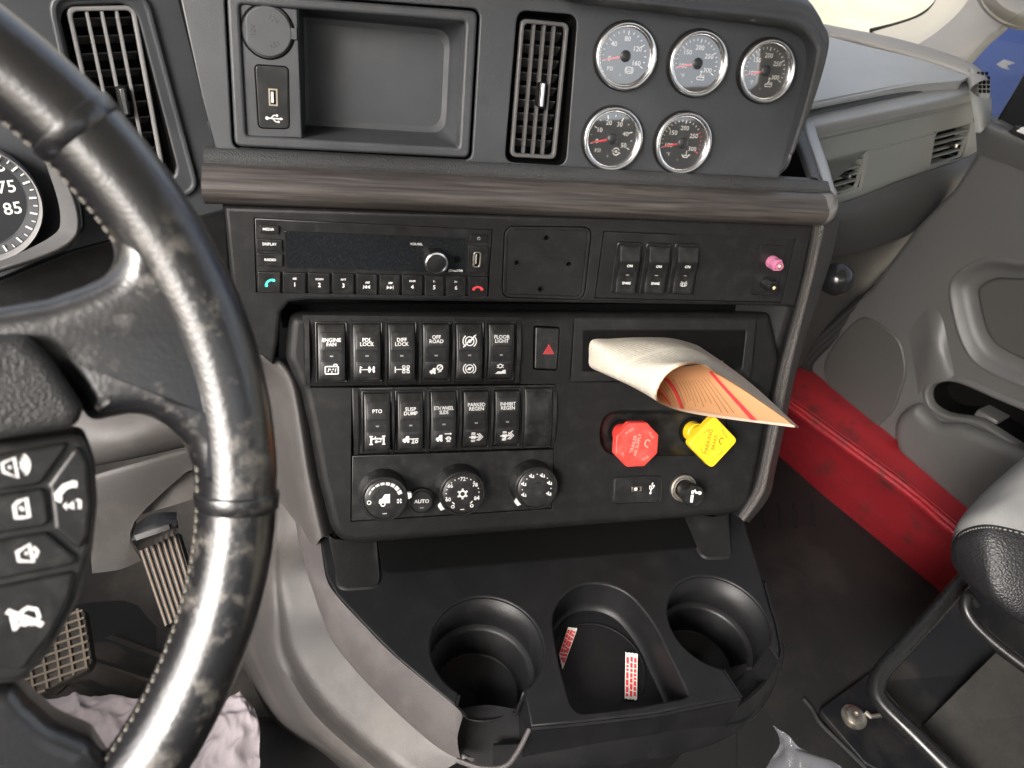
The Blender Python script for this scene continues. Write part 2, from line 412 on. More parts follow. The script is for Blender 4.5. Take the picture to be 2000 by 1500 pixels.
# worn steering wheel leather
def leather_mat():
    m = bpy.data.materials.new('worn_black_leather'); m.use_nodes = True; n = m.node_tree; b = n.nodes['Principled BSDF']
    tc = n.nodes.new('ShaderNodeTexCoord')
    def nz(scale, det, ro=.6):
        t = n.nodes.new('ShaderNodeTexNoise'); t.inputs['Scale'].default_value = scale; t.inputs['Detail'].default_value = det
        t.inputs['Roughness'].default_value = ro; n.links.new(tc.outputs['Object'], t.inputs['Vector']); return t
    t = nz(30, 10, .74)
    rp = n.nodes.new('ShaderNodeValToRGB'); rp.color_ramp.elements[0].position = .53; rp.color_ramp.elements[1].position = .66
    n.links.new(t.outputs['Fac'], rp.inputs[0])
    mx = n.nodes.new('ShaderNodeMix'); mx.data_type = 'RGBA'; mx.inputs['A'].default_value = (0.008, 0.008, 0.009, 1); mx.inputs['B'].default_value = (0.10, 0.09, 0.074, 1)
    t5 = nz(7.5, 3, .5); r5 = n.nodes.new('ShaderNodeValToRGB'); r5.color_ramp.elements[0].position = .44; r5.color_ramp.elements[1].position = .62; n.links.new(t5.outputs['Fac'], r5.inputs[0])
    mu = n.nodes.new('ShaderNodeMath'); mu.operation = 'MULTIPLY'; n.links.new(rp.outputs[0], mu.inputs[0]); n.links.new(r5.outputs[0], mu.inputs[1])
    n.links.new(mu.outputs[0], mx.inputs['Factor']); n.links.new(mx.outputs['Result'], b.inputs['Base Color'])
    mr = n.nodes.new('ShaderNodeMapRange'); mr.inputs['To Min'].default_value = .29; mr.inputs['To Max'].default_value = .75
    n.links.new(mu.outputs[0], mr.inputs['Value']); n.links.new(mr.outputs[0], b.inputs['Roughness'])
    vo = n.nodes.new('ShaderNodeTexVoronoi'); vo.inputs['Scale'].default_value = 420; n.links.new(tc.outputs['Object'], vo.inputs['Vector'])
    ad = n.nodes.new('ShaderNodeMath'); ad.operation = 'ADD'
    t2 = nz(160, 4); n.links.new(vo.outputs['Distance'], ad.inputs[0]); n.links.new(t2.outputs['Fac'], ad.inputs[1])
    bp = n.nodes.new('ShaderNodeBump'); bp.inputs['Strength'].default_value = .22; bp.inputs['Distance'].default_value = .0004
    n.links.new(ad.outputs[0], bp.inputs['Height']); n.links.new(bp.outputs[0], b.inputs['Normal'])
    b.inputs['Specular IOR Level'].default_value = 1.0; b.inputs['Coat Weight'].default_value = .55; b.inputs['Coat Roughness'].default_value = .26
    return m
m_leather = leather_mat()
def wood_mat():
    m = bpy.data.materials.new('dark_wood_grain'); m.use_nodes = True; n = m.node_tree; b = n.nodes['Principled BSDF']
    tc = n.nodes.new('ShaderNodeTexCoord'); mp = n.nodes.new('ShaderNodeMapping'); mp.inputs['Scale'].default_value = (14, 420, 420)
    n.links.new(tc.outputs['Object'], mp.inputs['Vector'])
    t = n.nodes.new('ShaderNodeTexNoise'); t.inputs['Scale'].default_value = 1.0; t.inputs['Detail'].default_value = 6; t.inputs['Distortion'].default_value = .6
    n.links.new(mp.outputs[0], t.inputs['Vector'])
    rp = n.nodes.new('ShaderNodeValToRGB'); e = rp.color_ramp.elements
    e[0].position = .36; e[0].color = (0.034, 0.029, 0.027, 1); e[1].position = .68; e[1].color = (0.082, 0.072, 0.066, 1)
    n.links.new(t.outputs['Fac'], rp.inputs[0]); n.links.new(rp.outputs[0], b.inputs['Base Color'])
    b.inputs['Roughness'].default_value = .38
    bp = n.nodes.new('ShaderNodeBump'); bp.inputs['Strength'].default_value = .25; bp.inputs['Distance'].default_value = .0004
    n.links.new(t.outputs['Fac'], bp.inputs['Height']); n.links.new(bp.outputs[0], b.inputs['Normal'])
    return m
m_wood = wood_mat()
def glass_mat(name, rough=0.02, tint=(1, 1, 1), ior=1.5, mul=1.0):
    m = bpy.data.materials.new(name); m.use_nodes = True; n = m.node_tree; n.nodes.clear()
    tr = n.nodes.new('ShaderNodeBsdfTransparent'); tr.inputs[0].default_value = (*tint, 1)
    gl = n.nodes.new('ShaderNodeBsdfGlossy'); gl.inputs['Roughness'].default_value = rough
    fr = n.nodes.new('ShaderNodeFresnel'); fr.inputs['IOR'].default_value = ior
    mx = n.nodes.new('ShaderNodeMixShader'); o = n.nodes.new('ShaderNodeOutputMaterial')
    ge = n.nodes.new('ShaderNodeNewGeometry'); iv = n.nodes.new('ShaderNodeMath'); iv.operation = 'SUBTRACT'; iv.inputs[0].default_value = 1.0; n.links.new(ge.outputs['Backfacing'], iv.inputs[1])
    ml = n.nodes.new('ShaderNodeMath'); ml.operation = 'MULTIPLY'; n.links.new(fr.outputs[0], ml.inputs[0]); n.links.new(iv.outputs[0], ml.inputs[1])
    n.links.new(ml.outputs[0], mx.inputs[0]); n.links.new(tr.outputs[0], mx.inputs[1]); n.links.new(gl.outputs[0], mx.inputs[2]); n.links.new(mx.outputs[0], o.inputs[0])
    return m
m_glass = glass_mat('gauge_glass', 0.04, (0.97, 0.97, 0.95), 3.6)
m_wglass = glass_mat('window_glass', 0.0, (0.93, 0.95, 0.94))
def film_mat():
    m = bpy.data.materials.new('clear_plastic_film'); m.use_nodes = True; n = m.node_tree; n.nodes.clear()
    tr = n.nodes.new('ShaderNodeBsdfTransparent'); tr.inputs[0].default_value = (.93, .94, .96, 1)
    pr = n.nodes.new('ShaderNodeBsdfPrincipled'); pr.inputs['Base Color'].default_value = (.75, .78, .85, 1); pr.inputs['Roughness'].default_value = .12
    mx = n.nodes.new('ShaderNodeMixShader'); mx.inputs[0].default_value = .10; o = n.nodes.new('ShaderNodeOutputMaterial')
    n.links.new(tr.outputs[0], mx.inputs[1]); n.links.new(pr.outputs[0], mx.inputs[2]); n.links.new(mx.outputs[0], o.inputs[0]); return m
m_film = film_mat()
def thin(m, sock=None, amt=.42):
    """paper lets some light through"""
    n = m.node_tree; b = n.nodes['Principled BSDF']; out = [x for x in n.nodes if x.type == 'OUTPUT_MATERIAL'][0]
    tl = n.nodes.new('ShaderNodeBsdfTranslucent'); mx = n.nodes.new('ShaderNodeMixShader'); mx.inputs[0].default_value = amt
    s = sock or (b.inputs['Base Color'].links[0].from_socket if b.inputs['Base Color'].links else None)
    if s: n.links.new(s, tl.inputs[0])
    else: tl.inputs[0].default_value = b.inputs['Base Color'].default_value
    n.links.new(b.outputs[0], mx.inputs[1]); n.links.new(tl.outputs[0], mx.inputs[2]); n.links.new(mx.outputs[0], out.inputs[0])
def page_mat(name, base, ink, red=None):
    """paper with printed rows, laid out in the sheet's own UV"""
    m = bpy.data.materials.new(name); m.use_nodes = True; n = m.node_tree; b = n.nodes['Principled BSDF']
    b.inputs['Roughness'].default_value = .45
    uv = n.nodes.new('ShaderNodeUVMap'); sp = n.nodes.new('ShaderNodeSeparateXYZ'); n.links.new(uv.outputs[0], sp.inputs[0])
    def mth(op, a, bb=None, c=None):
        x = n.nodes.new('ShaderNodeMath'); x.operation = op
        for i, q in enumerate((a, bb, c)):
            if q is None: continue
            if isinstance(q, (int, float)): x.inputs[i].default_value = q
            else: n.links.new(q, x.inputs[i])
        return x.outputs[0]
    U, Vv = sp.outputs[0], sp.outputs[1]
    nl = 62.0
    row = mth('FRACT', mth('MULTIPLY', U, nl)); line = mth('LESS_THAN', row, .42)
    idx = mth('FLOOR', mth('MULTIPLY', U, nl))
    cb = n.nodes.new('ShaderNodeCombineXYZ'); n.links.new(mth('MULTIPLY', Vv, 60.0), cb.inputs[0]); n.links.new(mth('MULTIPLY', idx, 7.31), cb.inputs[1])
    nz = n.nodes.new('ShaderNodeTexNoise'); nz.inputs['Scale'].default_value = 1.3; nz.inputs['Detail'].default_value = 3; n.links.new(cb.outputs[0], nz.inputs['Vector'])
    word = mth('GREATER_THAN', nz.outputs['Fac'], .43)
    colm = mth('GREATER_THAN', mth('FRACT', mth('MULTIPLY', Vv, 3.0)), .10)
    ed = mth('MULTIPLY', mth('GREATER_THAN', Vv, .05), mth('LESS_THAN', Vv, .93))
    inkf = mth('MULTIPLY', mth('MULTIPLY', line, word), mth('MULTIPLY', colm, ed))
    inkf = mth('MULTIPLY', inkf, .42)
    mx = n.nodes.new('ShaderNodeMix'); mx.data_type = 'RGBA'; mx.inputs['A'].default_value = (*base, 1); mx.inputs['B'].default_value = (*ink, 1)
    n.links.new(inkf, mx.inputs['Factor']); n.links.new(mx.outputs['Result'], b.inputs['Base Color'])
    thin(m, mx.outputs['Result'], .16); return m
m_page = page_mat('printed_cream_paper', (0.70, 0.665, 0.56), (0.22, 0.17, 0.12))
m_margin = mat('paper_margin', (0.66, 0.62, 0.52), .5)
m_orange = mat('orange_form_paper', (0.86, 0.52, 0.27), 0.5, var=0.05, vscale=9); thin(m_orange)
# ================================================================ the cab shell (setting)
def struct(name, bm, m, sharp=35):
    o = mkobj(name, bm, m, sharp=sharp); o['kind'] = 'structure'; return o
def slab(name, pts, th, m, kind='structure'):
    """flat slab from world points, thickness th away from its normal"""
    bm = BM(); a = [bm.verts.new(p) for p in pts]; f = bm.faces.new(a); f.normal_update(); n = f.normal
    b = [bm.verts.new(V(p)-n*th) for p in pts]
    bm.faces.new(b[::-1])
    for i in range(len(a)):
        j = (i+1) % len(a); bm.faces.new((a[j], a[i], b[i], b[j]))
    o = mkobj(name, bm, m, smooth=False)
    if kind: o['kind'] = kind
    return o
XD = 1.15          # inner face of the passenger door
# ground outside, a large sheet
bm = BM()
v = [bm.verts.new(p) for p in ((-150, -150, -1.2), (150, -150, -1.2), (150, 150, -1.2), (-150, 150, -1.2))]; bm.faces.new(v)
struct('ground', bm, m_ground)
# cab floor
slab('cab_floor', [(-.8, -1.0, 0), (XD+.14, -1.0, 0), (XD+.14, 1.3, 0), (-.8, 1.3, 0)], .05, m_floor)
slab('firewall', [(-.8, 1.28, 0), (-.8, 1.28, .735), (XD+.3, 1.28, .735), (XD+.3, 1.28, 0)][::-1], .04, m_floor)
slab('driver_door', [(-.72, -1.0, 0), (-.72, 1.28, 0), (-.72, 1.28, .74), (-.72, -1.0, .74)][::-1], .06, m_door2)
# roof and rear wall of the cab, above and behind the camera
slab('cab_roof', [(-.8, -1.0, 1.62), (-.8, .55, 1.62), (XD+.1, .55, 1.62), (XD+.1, -1.0, 1.62)], .06, m_head)
pr = PL(V((0, -1.0, 0)), V((-1, 0, 0)), V((0, 0, 1)))
bm = BM(); plate(bm, [(.8, 0), (-XD-.1, 0), (-XD-.1, 1.62), (.8, 1.62)], -.06, 0, .004, 2, [rrect(1.16, .36, .06, 6, -.28, 1.36)]); o = struct('cab_rear_wall', bm, m_head); o.matrix_world = pr.mat()
bm = BM(); plate(bm, rrect(1.16, .36, .06, 6, -.28, 1.36), -.035, -.030, 0); o = mkobj('added_rear_window', bm, m_wglass, o)  # unseen window added so gauges and tray reflect bright sky
slab('cab_side_wall', [(XD+.02, -1.0, 0), (XD+.02, -1.0, 1.62), (XD+.02, -.80, 1.62), (XD+.02, -.80, 0)][::-1], .06, m_head)

# ================================================================ DASHBOARD
dash = thing('dashboard', 'wide dark grey truck dashboard with brown wood trim and angled centre stack', 'dashboard', PL(V((0, 0, 0)), V((1, 0, 0)), V((0, 1, 0))))
def dpart(name, bm, m, pl=None, sharp=35, parent=dash):
    o = mkobj(name, bm, m, parent, sharp=sharp)
    if pl is not None: o.matrix_basis = pl.mat()
    return o
# ---- upper panel with holes for tray, vent
TRAY = [(437, -20), (939, 17), (922, 314), (454, 291)]
bm = BM()
vent_hole = rpoly(quad(PU, [(1011, 20), (1128, 29), (1105, 324), (986, 316)]), .009)
plate(bm, quad(PU, [(340, -60), (1572, 20), (1583, 120), (1520, 352), (1000, 321), (424, 300), (395, 190)]), -.004, 0, .0012, 2,
      [rpoly(quad(PU, TRAY), .008), vent_hole])
dpart('upper_panel', bm, m_upper, PU)
bm = BM(); plate(bm, quad(PU, [(330, -80), (1575, 10), (1580, 130), (1530, 330), (1000, 318), (424, 296)], -.02), -.018, -.013, 0, holes=[rpoly(quad(PU, [(470, 4), (908, 40), (895, 290), (480, 268)], -.013), .004), rpoly(quad(PU, [(1011, 22), (1128, 31), (1106, 322), (988, 314)], -.013), .009)]); dpart('backing_plate', bm, m_dark, PU)
# ---- ledge and wood roll : a profile swept along the stack
def pnode(y, h, x=700):
    r = ray(x, y); s = h/r.dot(EF); return (h, (r*s).dot(EU))
def sweep(bm, nodes, a0, a1, n=2, rows=None):
    pts = [[EYE+EX*(a0+(a1-a0)*i/n)+EF*h+EU*k for i in range(n+1)] for h, k in nodes]
    return patch(bm, pts, 1, 1, 0, smooth=False)
aL = (PM.hit(428, 360)-EYE).dot(EX)-.012
aR = (PM.hit(1597, 440)-EYE).dot(EX)+.012
hU = (PU.hit(700, 304)-EYE).dot(EF)
hM = (PM.hit(700, 411)-EYE).dot(EF)
nd = [pnode(300, hU+.006), pnode(304, hU-.001), pnode(306, hU-.010), pnode(319, hU-.016), pnode(325, hU-.019), pnode(333, hU-.019), pnode(334, hU-.005)]
bm = BM(); sweep(bm, nd, aL, aR); dpart('ledge', bm, m_ledge, sharp=50)
d = hU-.021-hM
wn = [pnode(331, hU-.014), pnode(333.5, hU-.0215), pnode(338, hM+d*.62), pnode(346, hM+d*.30), pnode(354, hM+d*.10), pnode(362, hM-.0015), pnode(372, hM-.0065), pnode(384, hM-.0085), pnode(395, hM-.0085), pnode(402, hM-.006), pnode(407, hM-.0015), pnode(409, hM+.006)]
wn3 = spline([V((h, k, 0)) for h, k in wn], 5)
bm = BM(); sweep(bm, [(p.x, p.y) for p in wn3], aL, aR-.012, 1)
wood = dpart('wood_trim', bm, m_wood, sharp=60)
wood.matrix_basis = Matrix.Identity(4)
# the grain runs along the trim: give the mesh its own axes
fr = PL(EYE.copy(), EX, EF); wood.data.transform(fr.mat().inverted()); wood.matrix_basis = fr.mat()
# rounded end of the roll at the passenger side
bm = BM(); rows = []
cnt = sum((V((p.x, p.y)) for p in wn3), V((0, 0)))/len(wn3)
for i in range(9):
    t = i/8*pi/2; k_ = cos(t); rows.append([EYE+EX*(aR-.012+.022*sin(t))+EF*(hM+.03+(p.x-hM-.03)*k_)+EU*(p.y*1.0) for p in wn3])
patch(bm, rows, 1, 1, 0, smooth=False); dpart('trim_end_cap', bm, m_cap, sharp=60)

# ---- radio row panel
RADIO = [(496, 426), (963, 449), (954, 579), (500, 571)]
BLANK = [Z6(100, 117), Z6(594, 123), Z6(548, 535), Z6(84, 520)]
ACC = [Z6(654, 147), Z6(1730, 190), Z6(1647, 548), Z6(604, 523)]
bm = BM()
Mout = [(437, 403), (1592, 440), (1556, 601), (1500, 598), (600, 587), (565, 592), (549, 612), (543, 670), (534, 716), (505, 692), (478, 640), (452, 560)]
plate(bm, quad(PM, Mout), -.010, 0, .004, 4, [quad(PM, RADIO), rpoly(quad(PM, BLANK), .010), quad(PM, ACC)], ch=.0006)
dpart('radio_row_panel', bm, m_mid, PM)
bm = BM(); plate(bm, quad(PM, [(450, 415), (1580, 450), (1540, 590), (520, 585)], -.009), -.011, -.009, 0); dpart('backing_plate', bm, m_dark, PM)
# ---- switch panel below, with its openings
BANK1 = [(593, 617), (1017, 621.5), (1017, 749.5), (595, 757)]
BANK2 = [(686, 757.5), (1086, 750), (1083, 876), (690, 889)]
HVAC = [(687, 890), (1083, 877), (1079, 994), (685, 1019.5)]
HAZ = [(1043, 636), (1094, 639), (1089, 724), (1041, 722)]
SLOT = [(1120.5, 621.5), (1479, 623), (1467, 741), (1112.5, 747)]
PILL = rpoly(quad(PLW, [Z8(290, 170), Z8(1290, 170), Z8(1270, 520), Z8(285, 520)]), .031, 10)
Lout = rpoly(quad(PLW, [(564, 611), (1508, 611), (1528, 700), (1506, 800), (1487, 900), (1466, 1005), (1000, 1043), (655, 1070), (622, 940), (604, 840), (588, 768), (556, 700)]),
             [.012, .008, .02, .02, .02, .026, .0, .032, .05, .02, .03, .03], 8)
bm = BM()
BANKS = [BANK1[0], BANK1[1], (1017, 750.5), BANK2[1], HVAC[2], HVAC[3], (687, 757), BANK1[3]]
plate(bm, Lout, -.045, 0, .0095, 6, [quad(PLW, BANKS), rpoly(quad(PLW, HAZ), .003), quad(PLW, SLOT), PILL], ch=.0007)
dpart('switch_panel', bm, m_low, PLW, 50)
bm = BM(); plate(bm, quad(PLW, [(600, 630), (1490, 630), (1450, 990), (700, 1020)], -.02), -.022, -.020, 0,
                 holes=[rpoly(quad(PLW, [(1128, 638), (1470, 640), (1458, 730), (1122, 735)]), .003)])
dpart('backing_plate', bm, m_dark, PLW)
# recessed pill behind the two valve knobs
bm = BM()
pp = ccw(PILL); rings = [[(x, y, -.001) for x, y in offs(pp, -.0004)], [(x, y, -.003) for x, y in offs(pp, .0008)], [(x, y, -.009) for x, y in offs(pp, .004)], [(x, y, -.0115) for x, y in offs(pp, .008)]]
vr = [[bm.verts.new(q) for q in rg] for rg in rings]
for a, b in zip(vr, vr[1:]):
    for i in range(len(a)): bm.faces.new((a[i], b[i], b[(i+1) % len(a)], a[(i+1) % len(a)]))
bm.faces.new(vr[-1][::-1]); bmesh.ops.recalc_face_normals(bm, faces=bm.faces[:])
for f in bm.faces: f.normal_flip() if f.normal.z < 0 else None
dpart('valve_recess', bm, m_gloss, PLW, 60)
# ---- textured right edge of the stack and its outer side
def pt(x, y):                              # surface of the stack front at a pixel
    if y < 600: return PM.hit(x, y)
    if y > 760: return PLW.hit(x, y, .001)
    t = (y-600)/160; t = t*t*(3-2*t); return PM.hit(x, y)*(1-t)+PLW.hit(x, y, .001)*t
inn = [(1588, 438), (1573, 520), (1551, 610), (1527, 700), (1506, 800), (1487, 900), (1473, 955), (1440, 1008)]
out = [(1609, 440), (1592, 520), (1569, 610), (1544, 712), (1523, 815), (1503, 905), (1489, 962), (1452, 1016)]
sid = [(1638, 428), (1618, 520), (1585, 617), (1553, 725), (1531, 830), (1512, 918), (1499, 972), (1462, 1021)]
rows = []
for i, o, s in zip(inn, out, sid):
    p0 = pt(*i); p1 = pt(*o); dep = (p1-EYE).dot(CF)
    rows.append([p0-PLW.uz*.030-EX*.05, p0-PLW.uz*.014-EX*.004, p0+PLW.uz*.0005, p0*.45+p1*.55+PLW.uz*.0015, p1+PLW.uz*.0005-EF*.002, W(o[0]+3, o[1], dep+.012), W(*s, dep+.085), W(s[0]+3, s[1]-2, dep+.20)])
bm = BM(); patch(bm, rows, 3, 5, 0); e = dpart('textured_edge', bm, [m_edge, m_low], None, 60)
nc = (len(rows[0])-1)*3
for p in e.data.polygons: p.material_index = 1 if (p.index % nc) >= 14 else 0
bm = BM()
patch(bm, [[PM.hit(x, 594, -.007) for x in (552, 900, 1200, 1548)], [PM.hit(x, 590, -.03) for x in (545, 900, 1200, 1570)], [PLW.hit(x, 628, -.035) for x in (550, 900, 1200, 1560)], [PLW.hit(x, 640, -.018) for x in (552, 900, 1200, 1540)]], 1, 2, 0, smooth=False); dpart('step_filler', bm, m_dark)
# ---- dark core so nothing shows through the stack
def ebox(name, a0, a1, h0, h1, k0, k1, m):
    bm = BM(); box(bm, a0, a1, h0, h1, k0, k1); o = dpart(name, bm, m, PL(EYE.copy(), EX, EF)); return o
ebox('stack_core', aL+.03, aR-.02, .72, .95, -1.04, -.30, m_dark)
ebox('side_core', aR-.06, aR+.004, .66, .98, -1.04, -.350, m_low)
ebox('cavity_back', aL+.05, aR-.06, .60, .72, -1.04, -.52, m_dark)
# ---- hood over the gauges
hp = [(1120, 3), (1270, 23), (1362, 35), (1480, 49), (1540, 58), (1566, 82), (1572, 130), (1552, 215), (1518, 340)]
hi = [(1100, -6), (1275, 12), (1370, 24), (1490, 37), (1560, 52), (1590, 84), (1594, 118), (1572, 205), (1542, 300)]
ho = [(1080, -22), (1290, 0), (1380, 8), (1500, 17), (1575, 33), (1604, 72), (1612, 105), (1588, 195), (1550, 296)]
rows = []
A = [PU.hit(*q, -.004) for q in hp]
B = [PU.hit(*q, .030-.02*max(0, (i-6))/2) for i, q in enumerate(hi)]
C = [PU.hit(*q, .029-.02*max(0, (i-6))/2) for i, q in enumerate(ho)]
for p in C[:0]: pass
D = [p+EF*.02+EU*.010+EX*.004 for p in C]; Ee = [p+EF*.16+EU*.02+EX*.01 for p in C]
mid = [a*.5+b*.5-EU*.002+PU.uz*.004 for a, b in zip(A, B)]
bm = BM(); patch(bm, [A, mid, B, [b*.5+c*.5+PU.uz*.0025 for b, c in zip(B, C)], C, D, Ee], 5, 5, .003)
dpart('gauge_hood', bm, m_upper, None, 70)
bm = BM()
patch(bm, [[PU.hit(330, -70, .02), PU.hit(700, -60, .02), PU.hit(1100, -28, .02)], [PU.hit(330, -70, .02)+EF*.3, PU.hit(700, -60, .02)+EF*.3, PU.hit(1100, -28, .02)+EF*.3]], 1, 1, .004)
dpart('dash_top', bm, m_dashtop)
# ---- driver's side panel around the left vent
DD = PL(W(330, 250, .66), V((1, 0, 0)), V((0, sin(R(11)), cos(R(11)))))
bm = BM()
LV = [(112, 12), (262, 6), (352, 352), (196, 372)]
plate(bm, quad(DD, [(-260, -80), (372, -80), (392, 100), (424, 300), (440, 410), (452, 560), (505, 700), (420, 720), (-200, 720)]), -.004, 0, .002, 3,
      [rpoly(quad(DD, LV), .014), rpoly(quad(DD, [(-250, 200), (60, 200), (150, 330), (163, 445), (130, 490), (0, 545), (-250, 600)]), .012)])
dpart('driver_panel', bm, m_upper, DD)
bm = BM()          # raised line round the vent
o_ = rpoly(quad(DD, [(88, -14), (285, -20), (390, 372), (330, 392), (180, 400)]), .016)
plate(bm, o_, -.001, .0035, .0016, 3, [offs(ccw(o_), .0045)]); dpart('vent_surround', bm, m_upper, DD, 60)
bm = BM()          # small side rib by the tray
patch(bm, [[DD.hit(404, 236, .0), DD.hit(410, 238, .006), DD.hit(418, 242, 0)], [DD.hit(415, 270, .0), DD.hit(421, 272, .006), DD.hit(428, 275, 0)], [DD.hit(420, 300, 0), DD.hit(426, 302, .004), DD.hit(432, 304, 0)]], 4, 4, 0)
dpart('corner_rib', bm, m_upper)
bm = BM(); plate(bm, quad(DD, [(440, 410), (452, 560), (505, 700), (300, 760), (-200, 760), (-200, 545), (0, 548), (140, 490)], .003), -.002, .003, .002, 2); dpart('cluster_shroud', bm, m_mid, DD)
# ---- passenger side: pad, trim, face with two vents, lower roll
LK = level(.305); LT = level(.318)
bm = BM()
far = [(1600, 66), (1690, 90), (1800, 117), (1893, 150)]
mid = [(1590, 130), (1690, 135), (1800, 142), (1886, 153)]
nea = [(1560, 205), (1680, 182), (1790, 163), (1880, 156)]
patch(bm, [[LK.hit(*q) for q in r] for r in (far, mid, nea)]+[[LK.hit(*q)-EU*.008 for q in nea], [LK.hit(*q)-EU*.06+EF*.01 for q in nea]], 5, 5, .004); dpart('dash_pad', bm, m_dashtop)
def level_strip(name, a, b, dz, m, k=.318, drop=.006):
    l = level(k); P = [l.hit(*q) for q in a]; Q = [l.hit(*q) for q in b]
    bm = BM(); patch(bm, [[p-EU*drop for p in P], [p+EU*dz*.4 for p in P], [p*.5+q*.5+EU*dz for p, q in zip(P, Q)], [q+EU*dz*.4 for q in Q], [q-EU*drop for q in Q]], 6, 4, 0)
    return dpart(name, bm, m, None, 70)
# rim of the pad towards the windscreen
level_strip('pad_rim', [(1560, 40), (1640, 57), (1740, 76), (1850, 108), (1905, 133), (1930, 160)], [(1560, 64), (1650, 75), (1740, 97), (1840, 126), (1890, 148), (1898, 172)], .006, m_pillar, .305)
level_strip('dash_ledge', [ZR(402, 1048), ZR(345, 890), ZR(292, 745), ZR(335, 645), ZR(700, 570), ZR(1300, 440)], [ZR(470, 1100), ZR(410, 920), ZR(352, 740), ZR(395, 682), ZR(720, 608), ZR(1330, 478)], .004, m_ledge)
level_strip('satin_trim', [ZR(474, 1102), ZR(414, 922), ZR(356, 742), ZR(399, 686), ZR(724, 612), ZR(1340, 482)], [ZR(556, 1190), ZR(500, 980), ZR(432, 780), ZR(450, 735), ZR(730, 675), ZR(1362, 545)], .004, m_satin, .322, .012)
# the face plane of the passenger dash
qa = level(.33).hit(*ZR(450, 740)); qb = level(.33).hit(*ZR(1362, 545))
qx = (qb-qa); qx.z = 0; qx.normalize()
PQ = PL(qa, qx, EU*cos(R(12))+V((-qx.y, qx.x, 0))*sin(R(12)))
bm = BM()
plate(bm, rpoly(quad(PQ, [ZR(440, 740), ZR(1362, 540), ZR(1368, 605), ZR(1250, 640), ZR(445, 830), ZR(425, 800)], .004), .004), -.02, .004, .004, 4); dpart('trim_band', bm, m_dash, PQ, 60)
VA = [ZR(482, 950), ZR(732, 885), ZR(690, 1098), ZR(545, 1150)]; VB = [ZR(1130, 775), ZR(1338, 722), ZR(1300, 925), ZR(1095, 972)]
bm = BM()
plate(bm, quad(PQ, [ZR(430, 815), ZR(1460, 575), ZR(1450, 690), ZR(1385, 940), ZR(1300, 955), ZR(560, 1200), ZR(520, 1080)]), -.02, 0, .002, 2, [quad(PQ, VA), quad(PQ, VB)]); dpart('passenger_face', bm, m_dash, PQ)
bm = BM(); plate(bm, quad(PQ, [ZR(735, 888), ZR(1128, 778), ZR(1092, 990), ZR(690, 1110)]), -.002, .0018, .001, 2); dpart('blank_panel', bm, m_dash, PQ)
lower = [[(1600, 390), (1640, 398), (1760, 352), (1880, 310), (1915, 290)], [(1605, 430), (1650, 430), (1760, 395), (1870, 350), (1905, 320)], [(1600, 470), (1650, 470), (1740, 445), (1830, 400), (1880, 350)], [(1590, 505), (1640, 494), (1720, 470), (1790, 440), (1850, 385)]]
bm = BM(); rows = []
for j, r in enumerate(lower):
    rows.append([PQ.hit(*q, (.004, .012, -.004, -.05)[j]) for q in r])
rows.append([p+V((-qx.y, qx.x, 0))*.12-EU*.01 for p in rows[-1]])
patch(bm, rows, 5, 5, .004); dpart('glove_roll', bm, m_door2, None, 60)
bm = BM(); q_ = [PQ.hit(*q, -.16) for q in ((1480, 200), (1850, 200), (1850, 430), (1480, 600))]; patch(bm, [[q_[0], q_[1]], [q_[3], q_[2]]], 1, 1, .01, smooth=False); dpart('dash_core', bm, m_dark)
# ---- taupe lower stack sides
def zL(x, y): return (PLW.hit(x, y)-EYE).dot(CF)
def zC(x, y): return (PC.hit(x, y)-EYE).dot(CF)
r0 = [(508, 691), (545, 703), (575, 745), (592, 830), (608, 930), (634, 1048)]
bm = BM(); rows = []
base = [W(x, y, zL(x, y)+.012) for x, y in r0]
rows.append([W(x+22, y+4, zL(x, y)+.03) for x, y in r0])
rows.append(base)
rows.append([W(x-10, y+6, zL(x, y)+.010) for x, y in r0])
rows.append([W(x-24, y+16, zL(x, y)+.020) for x, y in r0])
rows.append([W(x-70, y+20-(i > 3)*20*(i-3), zL(x, y)+.06) for i, (x, y) in enumerate(r0)])
rows.append([W(x-180, y+10, zL(x, y)+.13) for x, y in r0])
patch(bm, rows, 5, 5, .003); dpart('knee_side_panel', bm, m_side, None, 60)
# trim strip and lower side
top = [(612, 1030), (625, 1050), (637, 1124), (657, 1161), (712, 1221), (776, 1285), (888, 1377), (905, 1400)]
gro = [(574, 990), (582, 1050), (598, 1112), (625, 1194), (657, 1262), (741, 1357), (845, 1450), (900, 1482)]
bm = BM()
T = [W(x, y, zC(x, y)) for x, y in top]; G = [W(x, y, zC(*top[i])+.016) for i, (x, y) in enumerate(gro)]
patch(bm, [[p+EX*.004-EU*.004 for p in T], [p-EU*.0005 for p in T], [p*.94+q*.06-EX*.001 for p, q in zip(T, G)], [p*.5+q*.5-EX*.004 for p, q in zip(T, G)], G, [q+EX*.004-EU*.004 for q in G]], 5, 4, .0)
dpart('side_trim_strip', bm, m_strip, None, 70)
s1 = [(536, 970), (528, 1050), (520, 1120), (520, 1200), (528, 1290), (585, 1400), (700, 1500), (790, 1560)]
s2 = [(470, 980), (455, 1060), (450, 1140), (458, 1220), (484, 1300), (540, 1405), (640, 1470), (720, 1540)]
s3 = [(420, 1000), (410, 1080), (410, 1160), (440, 1250), (478, 1310), (536, 1412), (636, 1478), (720, 1560)]
bm = BM()
G2 = [q+EX*.002-EU*.002 for q in G]
S1 = [W(x, y, zC(*top[i])+.035) for i, (x, y) in enumerate(s1)]
S2 = [W(x, y, (.86, .87, .88, .90, .93, .97, .95, .93)[i]) for i, (x, y) in enumerate(s2)]
S3 = [W(x, y, (.95, .96, .98, 1.0, 1.03, 1.06, 1.03, .99)[i]) for i, (x, y) in enumerate(s3)]
